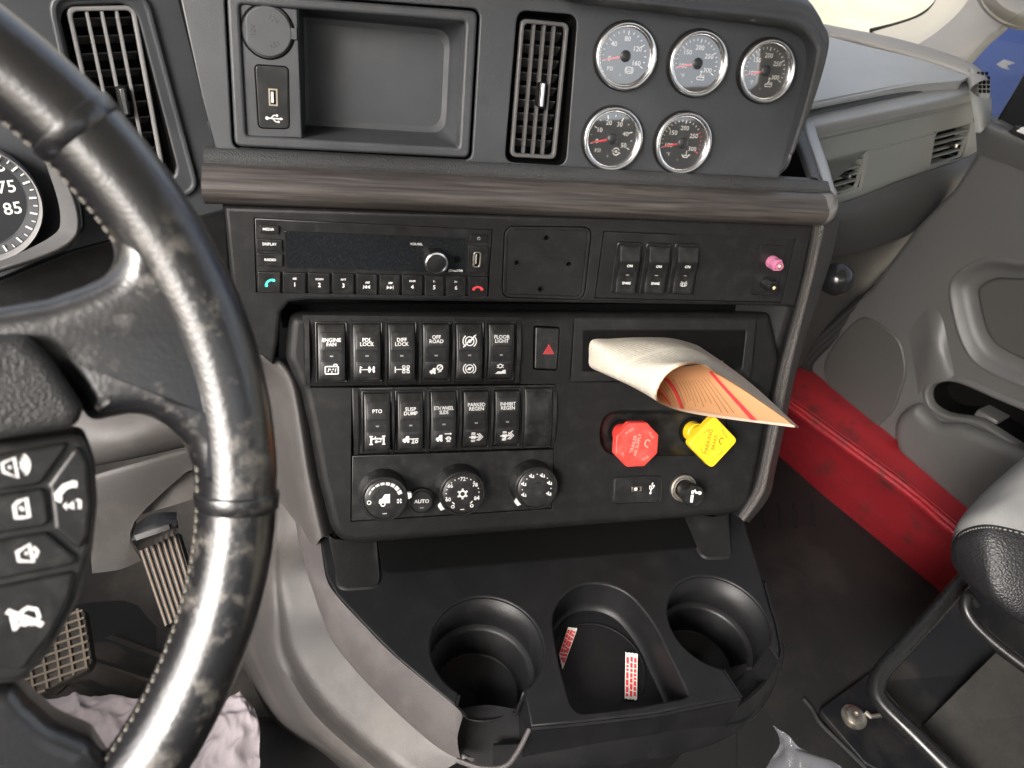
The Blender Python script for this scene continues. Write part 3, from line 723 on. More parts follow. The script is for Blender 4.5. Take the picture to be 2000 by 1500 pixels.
patch(bm, [[p+EX*.01 for p in G2], G2, [a*.5+b*.5-EX*.004 for a, b in zip(G2, S1)], S1, S2, S3], 5, 5, .003); dpart('lower_side_panel', bm, m_side, None, 60)
# feet of the stack standing on the deck
def foot(base, top):
    """base: pixels on the deck, top: pixels on the stack's lower edge; back, front left, front right, back"""
    B = [PC.hit(*q, 0) for q in base]; T = [PLW.hit(*q, -.012) for q in top]
    B = [B[0]+EF*.06]+B+[B[1]+EF*.06]; T = [T[0]+EF*.05]+T+[T[1]+EF*.05]
    def rnd(P, r):
        o = []
        for i in range(1, 3):
            d1 = (P[i-1]-P[i]).normalized()*r; d2 = (P[i+1]-P[i]).normalized()*r
            for k in range(7): t = k/6; o.append((P[i]+d1)*(1-t)**2+P[i]*2*t*(1-t)+(P[i]+d2)*t*t)
        return [P[0]]+o+[P[3]]
    b, t = rnd(B, .010), rnd(T, .010); c = sum(b, V((0, 0, 0)))/len(b)
    rows = [[p+(p-c).normalized()*.002 for p in b], [p+(p-c).normalized()*.0006+EU*.0008 for p in b], [p+EU*.003 for p in b], [p*.5+q*.5 for p, q in zip(b, t)], t]
    bm = BM(); patch(bm, rows, 1, 1, 0, smooth=False); return dpart('stack_foot', bm, m_mid, None, 50)
foot([(660, 1152), (742, 1147)], [(640, 1052), (724, 1060)])
foot([(1371, 1092), (1431, 1089)], [(1378, 1012), (1428, 1005)])
for nm_, px_, s_ in (('cavity_light_block', (636, 1110), -1), ('cavity_light_block', (1446, 1062), 1)):
    u_, v__ = PC.uv(*px_); bm = BM(); box(bm, u_-.006, u_+.006, v__+.06, v__+.25, .001, .030); dpart(nm_, bm, m_cup, PC)  # added low blocks that keep side light out of the cavity
bm = BM(); plate(bm, rpoly(quad(PC, [(748, 1122), (1368, 1070), (1372, 960), (720, 980)]), .008), .0005, .0018, .0006, 2); dpart('cavity_shade_plate', bm, m_dark, PC)  # near black plate put in for the shade under the panel overhang
# ---- knee bolster seen through the wheel
bm = BM()
patch(bm, [[W(120, 780, .74), W(260, 790, .74), W(420, 740, .76)], [W(150, 860, .73), W(260, 850, .73), W(420, 800, .76)], [W(170, 908, .75), W(270, 888, .75), W(420, 850, .78)], [W(170, 912, .80), W(270, 894, .80), W(420, 860, .83)]], 5, 5, .003)
dpart('knee_bolster', bm, m_side, None, 60)
bm = BM()
patch(bm, [[W(160, 935, .76), W(270, 905, .77), W(420, 860, .80)], [W(165, 945, .755), W(272, 914, .765), W(420, 872, .795)], [W(175, 1060, .78), W(250, 1030, .79), W(262, 1020, .79)], [W(180, 1120, .79), W(235, 1112, .80), W(275, 1095, .81)]], 5, 5, .003)
dpart('column_cover', bm, m_side, None, 60)
bm = BM()
patch(bm, [[W(250, 960, .80), W(340, 935, .80), W(420, 900, .82)], [W(250, 1012, .81), W(345, 985, .81), W(420, 960, .83)]], 2, 2, .003); dpart('lower_cover', bm, m_side)
# ================================================================ things set into the dashboard
def plq(pl, q, dz=0.0):                    # sub-plane at the middle of a pixel quad, and the quad in it
    x = sum(p[0] for p in q)/len(q); y = sum(p[1] for p in q)/len(q); s = pl.at(x, y, dz); return s
# ---------------------------------------------------------------- storage tray
tp = plq(PU, TRAY)
tray = thing('storage_tray', 'open black dash cubby with a power outlet cap and USB socket on its left', 'storage tray', tp)
IN = [(467, 8), (910, 42), (897, 288.5), (481, 265)]
OPN = [(580, 17), (910, 42), (897, 288.5), (590, 268.5)]
bm = BM(); q = rpoly(quad(tp, [(442, -16), (934, 22), (917, 309), (458, 286)]), .006)
plate(bm, q, -.012, -.0005, .0025, 3, [rpoly(quad(tp, IN), .003)]); mkobj('frame', bm, m_upper, tray, sharp=50)
bm = BM(); plate(bm, quad(tp, [(468, 8), (580, 17), (590, 269), (482, 265)], -.006), -.02, -.004, .001, 2); mkobj('outlet_panel', bm, m_upper, tray)
DEP = .052
o = ccw(quad(tp, OPN, -.004)); x0 = sum(p[0] for p in o if p[0] < 0.0+sum(q[0] for q in o)/4)/2; x1 = sum(p[0] for p in o if p[0] > sum(q[0] for q in o)/4)/2
y0 = sum(sorted(p[1] for p in o)[:2])/2; y1 = sum(sorted(p[1] for p in o)[2:])/2
bm = BM()
def trayloop(i, z, r0, r1):
    return [bm.verts.new((x, y, z)) for x, y in rpoly([(x0+i*.6, y0+i), (x1-i*.9, y0+i), (x1-i*.9, y1-i), (x0+i*.6, y1-i)], [r0, r1, r1, r0], 8)]
l0 = trayloop(0, -.004, .0015, .0015); l1 = trayloop(.0035, -DEP+.006, .002, .014); l2 = trayloop(.006, -DEP+.0012, .002, .014); l3 = trayloop(.011, -DEP, .002, .014)
for A_, B_ in ((l0, l1), (l1, l2), (l2, l3)):
    for i in range(len(A_)): bm.faces.new((A_[i], B_[i], B_[(i+1) % len(A_)], A_[(i+1) % len(A_)]))
bm.faces.new(l3)
mkobj('bin', bm, m_upper, tray, sharp=40)
# outlet cap
cx, cy = tp.uv(*ZT(408, 205), -.002); r_ = .0187
bm = BM(); lathe(bm, [(r_+.0022, -.006), (r_+.0022, -.0035), (r_+.001, -.003), (r_+.0006, -.0045)], 44, cx, cy); mkobj('cap_rim', bm, m_dark, tray)
bm = BM()
cp = [(cx+max(-.0165, r_*cos(a))*1.0, cy+r_*sin(a)) for a in [2*pi*i/44 for i in range(44)]]
plate(bm, cp, -.006, -.0012, .0012, 3); cap = mkobj('outlet_cap', bm, m_upper, tray)
bm = BM(); plate(bm, [(cx+.016, cy-.004), (cx+.0225, cy-.0045), (cx+.0225, cy+.0045), (cx+.016, cy+.004)], -.005, -.0015, .0006); mkobj('cap_hinge', bm, m_upper, cap)
for a in (80, 200, 320):
    text('12V', .0055, cx+.0105*cos(R(a-20)), cy+.0105*sin(R(a-20)), -.0011, cap, m_emb, rot=R(a-110))
USB1 = [ZT(318, 415), ZT(548, 430), ZT(555, 843), ZT(345, 838)]
bm = BM(); c_ = rpoly(quad(tp, USB1, -.004), .0045); plate(bm, c_, -.006, -.0034, .0006, 2, [offs(ccw(c_), .0012)]); mkobj('socket_frame', bm, m_dark, tray)
bm = BM(); plate(bm, offs(ccw(c_), .0014), -.006, -.0036, .0004, 2); usbp = mkobj('usb_plate', bm, m_gloss, tray)
def usb_port(pl, parent, x, y, dz, w, h, zt):
    u, v_ = pl.uv(x, y, dz); bm = BM(); plate(bm, rrect(w, h, .0006, 3, u, v_), zt-.0005, zt+.0006, .0002, 1, [rrect(w*.62, h*.80, .0003, 3, u, v_)]); p = mkobj('usb_port', bm, m_brass, parent)
    bm = BM(); plate(bm, rrect(w*.62, h*.80, .0003, 3, u, v_), zt-.001, zt+.0001, 0); mkobj('port_cavity', bm, m_dark, p)
    bm = BM(); plate(bm, rrect(w*.28, h*.62, .0002, 2, u-w*.08, v_), zt, zt+.0004, .0001, 1); mkobj('port_tongue', bm, m_print, p)
    return u, v_
def usb_icon(parent, u, v_, z, s, rot=0):
    bm = BM(); c, sn = cos(rot), sin(rot); t = lambda x, y: (u+(x*c-y*sn)*s, v_+(x*sn+y*c)*s)
    stroke(bm, [t(-1, 0), t(.9, 0)], s*.17, z, z+.00012); stroke(bm, [t(-.5, 0), t(-.1, .42), t(.3, .42)], s*.15, z, z+.00013)
    stroke(bm, [t(-.25, 0), t(.15, -.42), t(.45, -.42)], s*.15, z, z+.00014)
    for x, y, r in ((-1, 0, .24), (.35, .42, .17), (.55, -.42, .17)): plate(bm, [t(x+r*cos(a), y+r*sin(a)) for a in [2*pi*i/12 for i in range(12)]], z, z+.00016, 0)
    plate(bm, [t(.85, .2), t(.85, -.2), t(1.2, 0)], z, z+.00015, 0); return mkobj('usb_symbol', bm, m_print, parent)
usb_port(tp, usbp, 533.5, 190, -.0036, .0072, .0135, -.0036)
u, v_ = tp.uv(536, 231.5, -.0036); usb_icon(usbp, u, v_, -.0036, .0058)

# ---------------------------------------------------------------- vents
def vent(name, label, pl, ring, nfin, nvane, knob, mring, slant=False, vd=.012, cat='air vent', group='air vents of the dashboard', pocket=None, horiz=False, back=.03, frame_w=.0034):
    p = plq(pl, ring); th = thing(name, label, cat, p, group)
    q = ccw(quad(p, ring)); 
    xs = sorted(a[0] for a in q); ys = sorted(a[1] for a in q)
    x0, x1, y0, y1 = (xs[0]+xs[1])/2, (xs[2]+xs[3])/2, (ys[0]+ys[1])/2, (ys[2]+ys[3])/2
    w, h = x1-x0, y1-y0
    if pocket:
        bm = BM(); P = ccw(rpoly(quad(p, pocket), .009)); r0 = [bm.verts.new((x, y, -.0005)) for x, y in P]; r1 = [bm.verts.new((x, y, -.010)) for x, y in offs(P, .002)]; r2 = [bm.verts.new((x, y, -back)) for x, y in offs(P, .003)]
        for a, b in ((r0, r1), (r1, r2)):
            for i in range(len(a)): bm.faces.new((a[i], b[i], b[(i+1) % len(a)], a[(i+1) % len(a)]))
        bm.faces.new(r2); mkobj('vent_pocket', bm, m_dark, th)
    else:
        bm = BM(); box(bm, x0-.001, x1+.001, y0-.001, y1+.001, -back-.002, -back); mkobj('vent_back', bm, m_dark, th)
        bm = BM()
        for a in ((x0-.002, x0-.0005, y0, y1), (x1+.0005, x1+.002, y0, y1), (x0, x1, y0-.002, y0-.0005), (x0, x1, y1+.0005, y1+.002)): box(bm, *a, -back, -.002)
        mkobj('vent_duct', bm, m_dark, th)
    bm = BM(); rr = min(w, h)*.14
    plate(bm, rrect(w, h, rr), -.006, -.001, .0012, 3, [rrect(w-2*frame_w, h-2*frame_w, rr*.7)]); mkobj('frame', bm, mring, th, sharp=60)
    iw, ih = w-2*frame_w, h-2*frame_w
    def bar(a, b, t, z0, z1):                                # bar helper : along v when not horiz
        bm = BM()
        if horiz: plate(bm, [(a[1], a[0]-t/2), (b[1], b[0]-t/2), (b[1], b[0]+t/2), (a[1], a[0]+t/2)], z0, z1, min(t*.3, .0006), 2)
        else: plate(bm, [(a[0]-t/2, a[1]), (a[0]+t/2, a[1]), (b[0]+t/2, b[1]), (b[0]-t/2, b[1])], z0, z1, min(t*.3, .0006), 2)
        return bm
    L_ = (iw if horiz else ih)/2; Wd = (ih if horiz else iw)
    for i in range(nfin):
        c = -Wd/2+Wd*(i+1)/(nfin+1); mkobj('fin', bar((c, -L_), (c, L_), .0017 if horiz else .0021, -.0095, -.0022), mring, th)
    for i in range(nvane):
        c = -L_*.95+2*L_*.95*(i+.5)/nvane; bm = BM()
        X = Wd/2
        pts = [(c-.004, -.021), (c+.0028, -.011), (c+.0036, -.0112), (c-.0030, -.0218)]
        vv = []
        for s in (-X, X):
            vv.append([bm.verts.new(((y, s, z) if horiz else (s, y, z))) for y, z in pts])
        a, b = vv
        for k in range(4): bm.faces.new((a[k], a[(k+1) % 4], b[(k+1) % 4], b[k]))
        bm.faces.new(a[::-1]); bm.faces.new(b); bmesh.ops.recalc_face_normals(bm, faces=bm.faces[:]); mkobj('vane', bm, m_vent if not horiz else m_dark, th)
    ku, kv = p.uv(*knob[0]); kw, kh = knob[1]
    bm = BM(); plate(bm, rrect(kw, kh, kw*.25, 3, ku, kv), -.009, .0045, .0008, 2); kb = mkobj('vent_slider', bm, m_gloss, th)
    bm = BM(); plate(bm, rrect(kw*.45, kh*.92, kw*.15, 3, ku, kv), .0043, .0052, .0003, 2); mkobj('slider_strip', bm, m_chrome, kb)
    return th
vent('air_vent', 'tall narrow air vent between the storage tray and the round gauges', PU, [(1021, 41), (1113, 49), (1087, 316), (995, 311)], 3, 9, ((1057, 185), (.0055, .021)), m_vent, pocket=[(1011, 20), (1128, 29), (1105, 324), (986, 316)])
vent('air_vent', 'tall air vent partly hidden behind the steering wheel rim', DD, [(133, 24), (256, 20), (336, 334), (205, 352)], 3, 9, ((240, 196), (.0060, .0215)), m_vent2, pocket=LV)
vent('passenger_air_vent', 'small slatted vent nearest the gauges on the passenger side', PQ, VA, 4, 2, (ZR(612, 1030), (.012, .006)), m_dash, horiz=True, group='passenger side vents', back=.028, frame_w=.002)
vent('passenger_air_vent', 'small slatted vent at the door end of the passenger dash', PQ, VB, 4, 2, (ZR(1235, 850), (.012, .006)), m_dash, horiz=True, group='passenger side vents', back=.028, frame_w=.002)

# ---------------------------------------------------------------- gauges
HG = .0085
def gauge(cx, cy, rr, label, n0, labels, unit, ticks_minor, icon, redfrom=None, dot='+', aim=193.0):
    p = PU.at(cx, cy, HG); p.o = p.o-p.uz*HG
    g = thing('dial_gauge', label, 'gauge', p, 'round gauges in the dashboard')
    r = rr
    bm = BM(); lathe(bm, [(r*1.03, -.001), (r*1.035, HG*.55), (r*1.0, HG*.75), (r*.96, HG*.7)], 56); mkobj('housing', bm, m_gloss, g)
    bm = BM(); lathe(bm, [(r*1.0, HG*.62), (r*1.005, HG*.80), (r*.985, HG*.95), (r*.95, HG), (r*.90, HG*.97), (r*.855, HG*.86), (r*.83, HG*.62), (r*.825, HG*.1)], 64); mkobj('bezel', bm, m_chrome, g, sharp=60)
    bm = BM(); plate(bm, circ(r*.84, 48), .0003, .0012, 0); dial = mkobj('dial', bm, m_dial, g)
    z = .0012; A0, A1 = 195.0, -25.0; nl = len(labels)
    b1 = BM(); b2 = BM()
    tot = (nl-1)*ticks_minor
    for i in range(tot+1):
        a = R(A0+(A1-A0)*i/tot); big = i % ticks_minor == 0
        rb = r*(.62 if big else .67); ra = r*.735
        red = redfrom is not None and i/ticks_minor >= redfrom-1e-6
        stroke(b2 if red else b1, [(rb*cos(a), rb*sin(a)), (ra*cos(a), ra*sin(a))], r*(.035 if big else .028), z, z+.0001)
    mkobj('tick_marks', b1, m_print, dial)
    if redfrom is not None: mkobj('red_tick_marks', b2, m_redp, dial)
    else: b2.free()
    for i, s in enumerate(labels):
        a = R(A0+(A1-A0)*i/(nl-1)); rl = r*(.50 if len(s) < 3 else .47)
        text(s, r*.205, rl*cos(a), rl*sin(a)+(.0004 if i in (0, nl-1) else 0), z+.0001, dial, m_print, bold=.012)
    text(unit, r*.17, -r*.42, -r*.40, z+.0001, dial, m_print)
    bm = BM()
    icon(bm, r*.22, -r*.40, r*.13, z)
    mkobj('dial_symbol', bm, m_print, dial)
    bm = BM(); plate(bm, circ(r*.03, 10, -r*.06, -r*.56), z, z+.0001, 0); mkobj('dial_dot', bm, m_dim, dial)
    bm = BM(); a = R(aim); c, s = cos(a), sin(a); t = lambda x, y: (x*c-y*s, x*s+y*c)
    plate(bm, [t(r*.1, -r*.038), t(r*.72, -r*.014), t(r*.72, r*.014), t(r*.1, r*.038)], .0028, .0034, .0002, 1); nd_ = mkobj('needle', bm, m_needle, g)
    bm = BM(); lathe(bm, [(r*.19, .0012), (r*.185, .0042), (r*.16, .0050), (0, .0054)], 28); mkobj('needle_hub', bm, m_dial, g, sharp=60)
    bm = BM(); lathe(bm, [(r*.84, HG*.50), (r*.5, HG*.52), (0, HG*.525)], 48); bmesh.ops.recalc_face_normals(bm, faces=bm.faces[:]); [f_.normal_flip() for f_ in bm.faces if f_.normal.z < 0]; mkobj('glass', bm, m_glass, g)
    return g
def ic_brake(bm, u, v_, s, z):
    stroke(bm, circ(s*.75, 20, u, v_), s*.16, z, z+.0001, True)
    stroke(bm, [(u-s*.45, v_+s*.1), (u+s*.45, v_+s*.1)], s*.14, z, z+.00012); stroke(bm, [(u-s*.4, v_-s*.3), (u+s*.4, v_-s*.3)], s*.14, z, z+.00012)
    for sg in (-1, 1): stroke(bm, [(u+sg*s*1.05*cos(a), v_+s*1.05*sin(a)) for a in [R(-50+10*i) for i in range(11)]], s*.15, z, z+.00013)
def ic_axle(bm, u, v_, s, z):
    stroke(bm, [(u, v_+s*1.3), (u, v_+s*.3)], s*.2, z, z+.0001); plate(bm, circ(s*.28, 10, u, v_+s*1.3), z, z+.00011, 0)
    stroke(bm, [(u-s, v_), (u-s*.9, v_-s*.6), (u+s*.9, v_-s*.6), (u+s, v_)], s*.2, z, z+.00012)
    stroke(bm, [(u-s, v_), (u+s*1.0, v_)], s*.2, z, z+.00013)
    for k in (-.4, .2, .7): stroke(bm, [(u+s*k, v_), (u+s*(k+.25), v_+s*.55)], s*.16, z, z+.00014)
def ic_oil(bm, u, v_, s, z):
    stroke(bm, [(u+s*.1, v_+s*1.2), (u+s*.1, v_+s*.2)], s*.22, z, z+.0001)
    stroke(bm, [(u-s*1.1, v_+s*.2), (u-s*.5, v_-s*.5), (u+s*.5, v_-s*.5), (u+s*1.0, v_+s*.3), (u+s*1.3, v_-.1*s)], s*.25, z, z+.00012)
    stroke(bm, [(u-s*.6, v_), (u+s*.5, v_)], s*.2, z, z+.00013)
def ic_turbo(bm, u, v_, s, z):
    plate(bm, circ(s*.33, 12, u, v_), z, z+.0001, 0)
    stroke(bm, [(u+s*.85*cos(a), v_+s*.85*sin(a)) for a in [R(20+14*i) for i in range(10)]], s*.24, z, z+.00012)
    stroke(bm, [(u+s*.85*cos(a), v_+s*.85*sin(a)) for a in [R(200+14*i) for i in range(10)]], s*.24, z, z+.00013)
    stroke(bm, [(u-s*1.2, v_+s*.2), (u-s*.5, v_+s*.05)], s*.2, z, z+.00014)
    stroke(bm, [(u+s*1.2, v_-s*.4), (u+s*.4, v_-s*.1)], s*.2, z, z+.00014)
def grad(x, y, hh):
    p = PU.at(x, y, HG); J = F/((p.o-EYE).dot(CF)); 
    q = PU.uv(x, y-1, HG); q2 = PU.uv(x, y+1, HG); q3 = PU.uv(x+1, y, HG); q4 = PU.uv(x-1, y, HG)
    # size of a circle whose picture is hh px high: invert the local map
    a, b = (q3[0]-q4[0])/2, (q2[0]-q[0])/2; c, d = (q3[1]-q4[1])/2, (q2[1]-q[1])/2
    det = a*d-b*c; i10, i11 = -c/det, a/det
    return hh/math.hypot(i10, i11)
for (x, y, hh, lab, ls, un, mn, ic, rf) in [
    (1225, 110, 67.9, 'chrome gauge at upper left, reading 0 to 160 PSI', ['0', '40', '80', '120', '160'], 'PSI', 4, ic_brake, None),
    (1366.9, 124.5, 66, 'chrome temperature gauge in the middle of the upper three gauges', ['100', '150', '200', '250', '300'], '°F', 5, ic_axle, None),
    (1502, 139, 63.6, 'chrome temperature gauge tucked under the hood at upper right', ['100', '150', '200', '250', '300'], '°F', 5, ic_axle, None),
    (1199.3, 272.5, 63, 'chrome gauge at lower left, reading 0 to 50 PSI', ['0', '10', '20', '30', '40', '50'], 'PSI', 2, ic_turbo, None),
    (1337.4, 280.8, 60.75, 'chrome temperature gauge with red marks from 250 up', ['100', '150', '200', '250', '300'], '°F', 5, ic_oil, 3.0)]:
    gauge(x, y, grad(x, y, hh), lab, 0, ls, un, mn, ic, rf)

# ---------------------------------------------------------------- radio
rp_ = plq(PM, RADIO)
rad = thing('car_radio', 'black heavy duty radio with a dark display and a row of ten keys', 'radio', rp_)
RI = [(497.5, 427.5), (961.5, 450), (952.5, 577.5), (501.5, 569.5)]
bm = BM(); plate(bm, quad(rp_, RI), -.010, -.0012, .0006, 2); mkobj('face_plate', bm, m_gloss, rad)
ru = lambda x, y, dz=0.0: rp_.uv(*Z5(x, y), dz)
rq = lambda pts, dz=0.0: [ru(*p, dz) for p in pts]
bm = BM(); plate(bm, rpoly(rq([(385, 260), (1672, 312), (1668, 556), (1400, 548), (398, 520)]), .0012), -.0014, -.0004, .0003, 2); scr = mkobj('display', bm, m_screen, rad)
def rkey(pts, nm='radio_key', z1=.0012, r=.0008):
    bm = BM(); plate(bm, rpoly(rq(pts), r), -.0014, z1, .0006, 2); return mkobj(nm, bm, m_rock, rad)
for body, pts, tx in (('MEDIA', [(208, 215), (345, 222), (345, 280), (210, 272)], (270, 247)), ('DISPLAY', [(188, 312), (368, 320), (368, 402), (190, 394)], (278, 353)), ('RADIO', [(190, 415), (372, 424), (372, 510), (192, 502)], (283, 464))):
    k = rkey(pts); u, v_ = ru(*tx, .0012); text(body, .0031, u, v_, .0013, k, m_print, bold=.02)
xb = [188, 365, 545, 715, 886, 1050, 1210, 1370, 1522, 1678, 1832]
top_l = ['', 'ME', 'SCAN', 'RPT', '', '', 'RDM', 'F-', 'F+', '']; big_l = ['', '1', '2', '3', '', '', '4', '5', '6', '']
for i in range(10):
    a, b = xb[i], xb[i+1]; f = lambda x, base, sl: base+(x-188)*sl
    yt, yb = f(a, 545, .022), f(a, 690, .018); yt2, yb2 = f(b, 545, .022), f(b, 690, .018)
    k = rkey([(a+9, yt), (b-9, yt2), (b-11, yb2), (a+9, yb)], z1=.0022)
    cx = (a+b)/2+2; cy = (yt+yb)/2+15
    if top_l[i]:
        u, v_ = ru(cx, cy-38, .0022); text(top_l[i], .0026, u, v_, .0023, k, m_print, bold=.02)
        u, v_ = ru(cx, cy+4, .0022); text(big_l[i], .0053, u, v_, .0023, k, m_print, bold=.02)
    elif i in (0, 9):
        u, v_ = ru(cx, cy-8+(14 if i == 9 else 0), .0022); bm = BM(); s = .0044
        rr = R(38 if i == 0 else 0)
        arc = [(s*cos(R(150-12*j)), s*.75*sin(R(150-12*j))-s*.4) for j in range(11)]
        t = lambda x, y: (u+x*cos(rr)-y*sin(rr), v_+x*sin(rr)+y*cos(rr))
        stroke(bm, [t(*q) for q in arc], s*.42, .0022, .00235)
        for e in (0, -1): plate(bm, [t(arc[e][0]+s*.32*cos(a_), arc[e][1]-s*.08+s*.32*sin(a_)) for a_ in [2*pi*j/10 for j in range(10)]], .0022, .00237, 0)
        mkobj('phone_symbol', bm, m_grn if i == 0 else m_redp, k)
    else:
        u, v_ = ru(cx, cy+10, .0022); bm = BM(); s = .0017; sg = -1 if i == 4 else 1
        for o_ in (-.8, .8): plate(bm, [(u+sg*(o_*s-s*.75), v_-s), (u+sg*(o_*s+s*.75), v_), (u+sg*(o_*s-s*.75), v_+s)], .0022, .00235, 0)
        stroke(bm, [(u+sg*s*1.75, v_-s), (u+sg*s*1.75, v_+s)], s*.35, .0022, .00236)
        for q in (-.7, .1, .8): stroke(bm, [(u+s*q, v_+s*1.9), (u+s*(q+.4), v_+s*3.0)], s*.4, .0022, .00238)
        mkobj('track_symbol', bm, m_print, k)
k = rkey([(1703, 283), (1826, 288), (1822, 340), (1700, 334)])
u, v_ = ru(1764, 312, .0012); bm = BM(); stroke(bm, circ(.0013, 14, u, v_), .0004, .0012, .0013, True); stroke(bm, [(u, v_+.0002), (u, v_+.0018)], .0004, .0012, .00135); mkobj('power_symbol', bm, m_dim, k)
bm = BM(); plate(bm, rpoly(rq([(1690, 362), (1832, 368), (1826, 568), (1684, 560)]), .001), -.0014, .0004, .0005, 2); sk = mkobj('socket_door', bm, m_rock, rad)
u, v_ = ru(1750, 462, .0004); bm = BM(); plate(bm, rrect(.0072, .0148, .003, 5, u, v_), .0003, .0011, .0003, 2, [rrect(.0046, .0122, .002, 5, u, v_)]); mkobj('usb_socket', bm, m_brass, sk)
bm = BM(); plate(bm, rrect(.0046, .0122, .002, 5, u, v_), .0003, .0006, 0); mkobj('socket_cavity', bm, m_dark, sk)
bm = BM(); plate(bm, rrect(.0014, .009, .0004, 2, u-.0009, v_+.0006), .0006, .0009, 0); mkobj('socket_tongue', bm, m_dim, sk)
u, v_ = ru(1611, 458, 0); bm = BM(); lathe(bm, [(.0031, -.0005), (.0031, .0005), (.0022, .0006), (.0019, -.0002), (0, -.0002)], 20, u, v_); mkobj('audio_jack', bm, m_dark, rad)
u, v_ = ru(1322, 353, 0); text('VOL/SEL', .0030, u, v_, -.0003, scr, m_print, bold=.015)
u, v_ = ru(1592, 541, 0); text('(SiriusXM)', .0030, u+.001, v_, -.0003, scr, m_print, bold=.03)
# volume knob: axis along the panel normal
KH = .013
u, v_ = ru(1464, 493, KH); kr = .0103
bm = BM(); lathe(bm, [(kr*1.04, -.001), (kr*1.0, KH*.85)], 40, u, v_, .0003, (0, 1)); vk = mkobj('volume_knob', bm, m_gloss, rad)
bm = BM(); lathe(bm, [(kr, KH*.83), (kr*.98, KH), (kr*.84, KH+.0004), (kr*.80, KH-.0006)], 44, u, v_); mkobj('knob_ring', bm, m_chrome, vk, sharp=60)
bm = BM(); lathe(bm, [(kr*.82, KH-.0008), (kr*.4, KH-.0004), (0, KH-.0003)], 32, u, v_); mkobj('knob_cap', bm, m_gloss, vk)

# ---------------------------------------------------------------- blank mounting plate
bp_ = plq(PM, BLANK)
bl = thing('mounting_plate', 'blank rounded black plate with four screw holes beside the radio', 'mounting plate', bp_)
bm = BM(); o = ccw(rpoly(quad(bp_, BLANK), .010)); i_ = offs(o, .0035)
hs = [Z6(336, 187), Z6(172, 325), Z6(461, 332), Z6(303, 474)]
hh = [circ(.0022, 16, *bp_.uv(*h)) for h in hs]
plate(bm, offs(o, .0009), -.009, -.0002, .0006, 2, [offs(i_, .0002)]); mkobj('plate_border', bm, m_mid, bl)
bm = BM(); plate(bm, i_, -.009, -.0012, .0008, 2, hh); mkobj('plate', bm, m_mid, bl)
for h in hs:
    u, v_ = bp_.uv(*h); bm = BM(); lathe(bm, [(.0031, -.0014), (.0029, -.0005), (.0023, -.0006), (.0021, -.004)], 18, u, v_); mkobj('screw_hole', bm, m_gloss, bl)

# ---------------------------------------------------------------- accessory switch panel
ap = plq(PM, ACC)
acc = thing('accessory_panel', 'flat black panel holding three spare switches and two small cable plugs', 'switch panel', ap)
au = lambda x, y, dz=0.0: ap.uv(*Z6(x, y), dz); aq = lambda pts, dz=0.0: [au(*p, dz) for p in pts]
bm = BM(); plate(bm, offs(ccw(quad(ap, ACC)), .0008), -.009, -.0004, .0006, 2, [aq([(1065, 163), (1722, 184), (1718, 193), (1068, 172)])]); mkobj('panel', bm, m_mid, acc)
sub = rpoly(aq([(1530, 222), (1672, 228), (1622, 512), (1474, 500)]), .002)
bm = BM(); plate(bm, sub, -.001, .0006, .0004, 2, [offs(ccw(sub), .0006)]); mkobj('plug_border', bm, m_gloss, acc)
bm = BM(); plate(bm, offs(ccw(sub), .0007), -.001, .0001, .0002, 1); mkobj('plug_plate', bm, m_gloss, acc)
def plug(x, y, tip, label, m):
    b = PM.hit(*Z6(x, y)); p = PL(b, EX, PM.uy)
    th = thing('cable_plug', label, 'plug', p, None)
    bm = BM(); lathe(bm, [(.0065, 0), (.0063, .004), (.005, .0045)], 24); mkobj('collar', bm, m_gloss if m is m_gloss else m, th)
    bm = BM(); plate(bm, circ(.0062, 6), .004, .0125, .0008, 2); mkobj('hex_nut', bm, m, th)
    bm = BM(); lathe(bm, [(.0040, .012), (.0038, .016), (.0026, .0162), (.0024, .012)], 20); mkobj('ferrule', bm, m, th)
    bm = BM(); lathe(bm, [(.0024, .0148), (.0016, .0152), (.0014, .013), (0, .013)], 16); mkobj('pin', bm, m_brass, th)
plug(1592, 318, None, 'pink hexagonal cable plug above the black one', m_pink)
plug(1562, 436, None, 'black hexagonal cable plug below the pink one', m_gloss)
# ---------------------------------------------------------------- rocker switches
def bankbody(name, label, quadpx, divx, cat='switch bank'):
    p = plq(PLW, quadpx); th = thing(name, label, cat, p)
    q = ccw(quad(p, quadpx)); ys = sorted(a[1] for a in q); y0, y1 = (ys[0]+ys[1])/2, (ys[2]+ys[3])/2
    bm = BM(); plate(bm, offs(q, .0007), -.012, -.0012, .0008, 2); mkobj('bank_plate', bm, m_gloss, th)
    yc, hh = (y0+y1)/2, (y1-y0)/2
    for x, w in divx:
        u = p.uv(x, quadpx[0][1]*.5+quadpx[3][1]*.5)[0]
        bm = BM(); n = 12
        prof = [(yc+hh*(.985-1.97*i/n), .0052*(1-(1-2*i/n)**2)-.0002) for i in range(n+1)]
        A = [[bm.verts.new((u+s*w/2, y, z)) for y, z in prof] for s in (-1, 1)]
        B = [[bm.verts.new((u+s*w/2, y, -.006)) for y, z in prof] for s in (-1, 1)]
        for i in range(n):
            bm.faces.new((A[0][i], A[0][i+1], A[1][i+1], A[1][i])); bm.faces.new((A[0][i+1], A[0][i], B[0][i], B[0][i+1])); bm.faces.new((A[1][i], A[1][i+1], B[1][i+1], B[1][i]))
        bmesh.ops.recalc_face_normals(bm, faces=bm.faces[:]); mkobj('divider', bm, m_gloss, th, sharp=50)
    return th
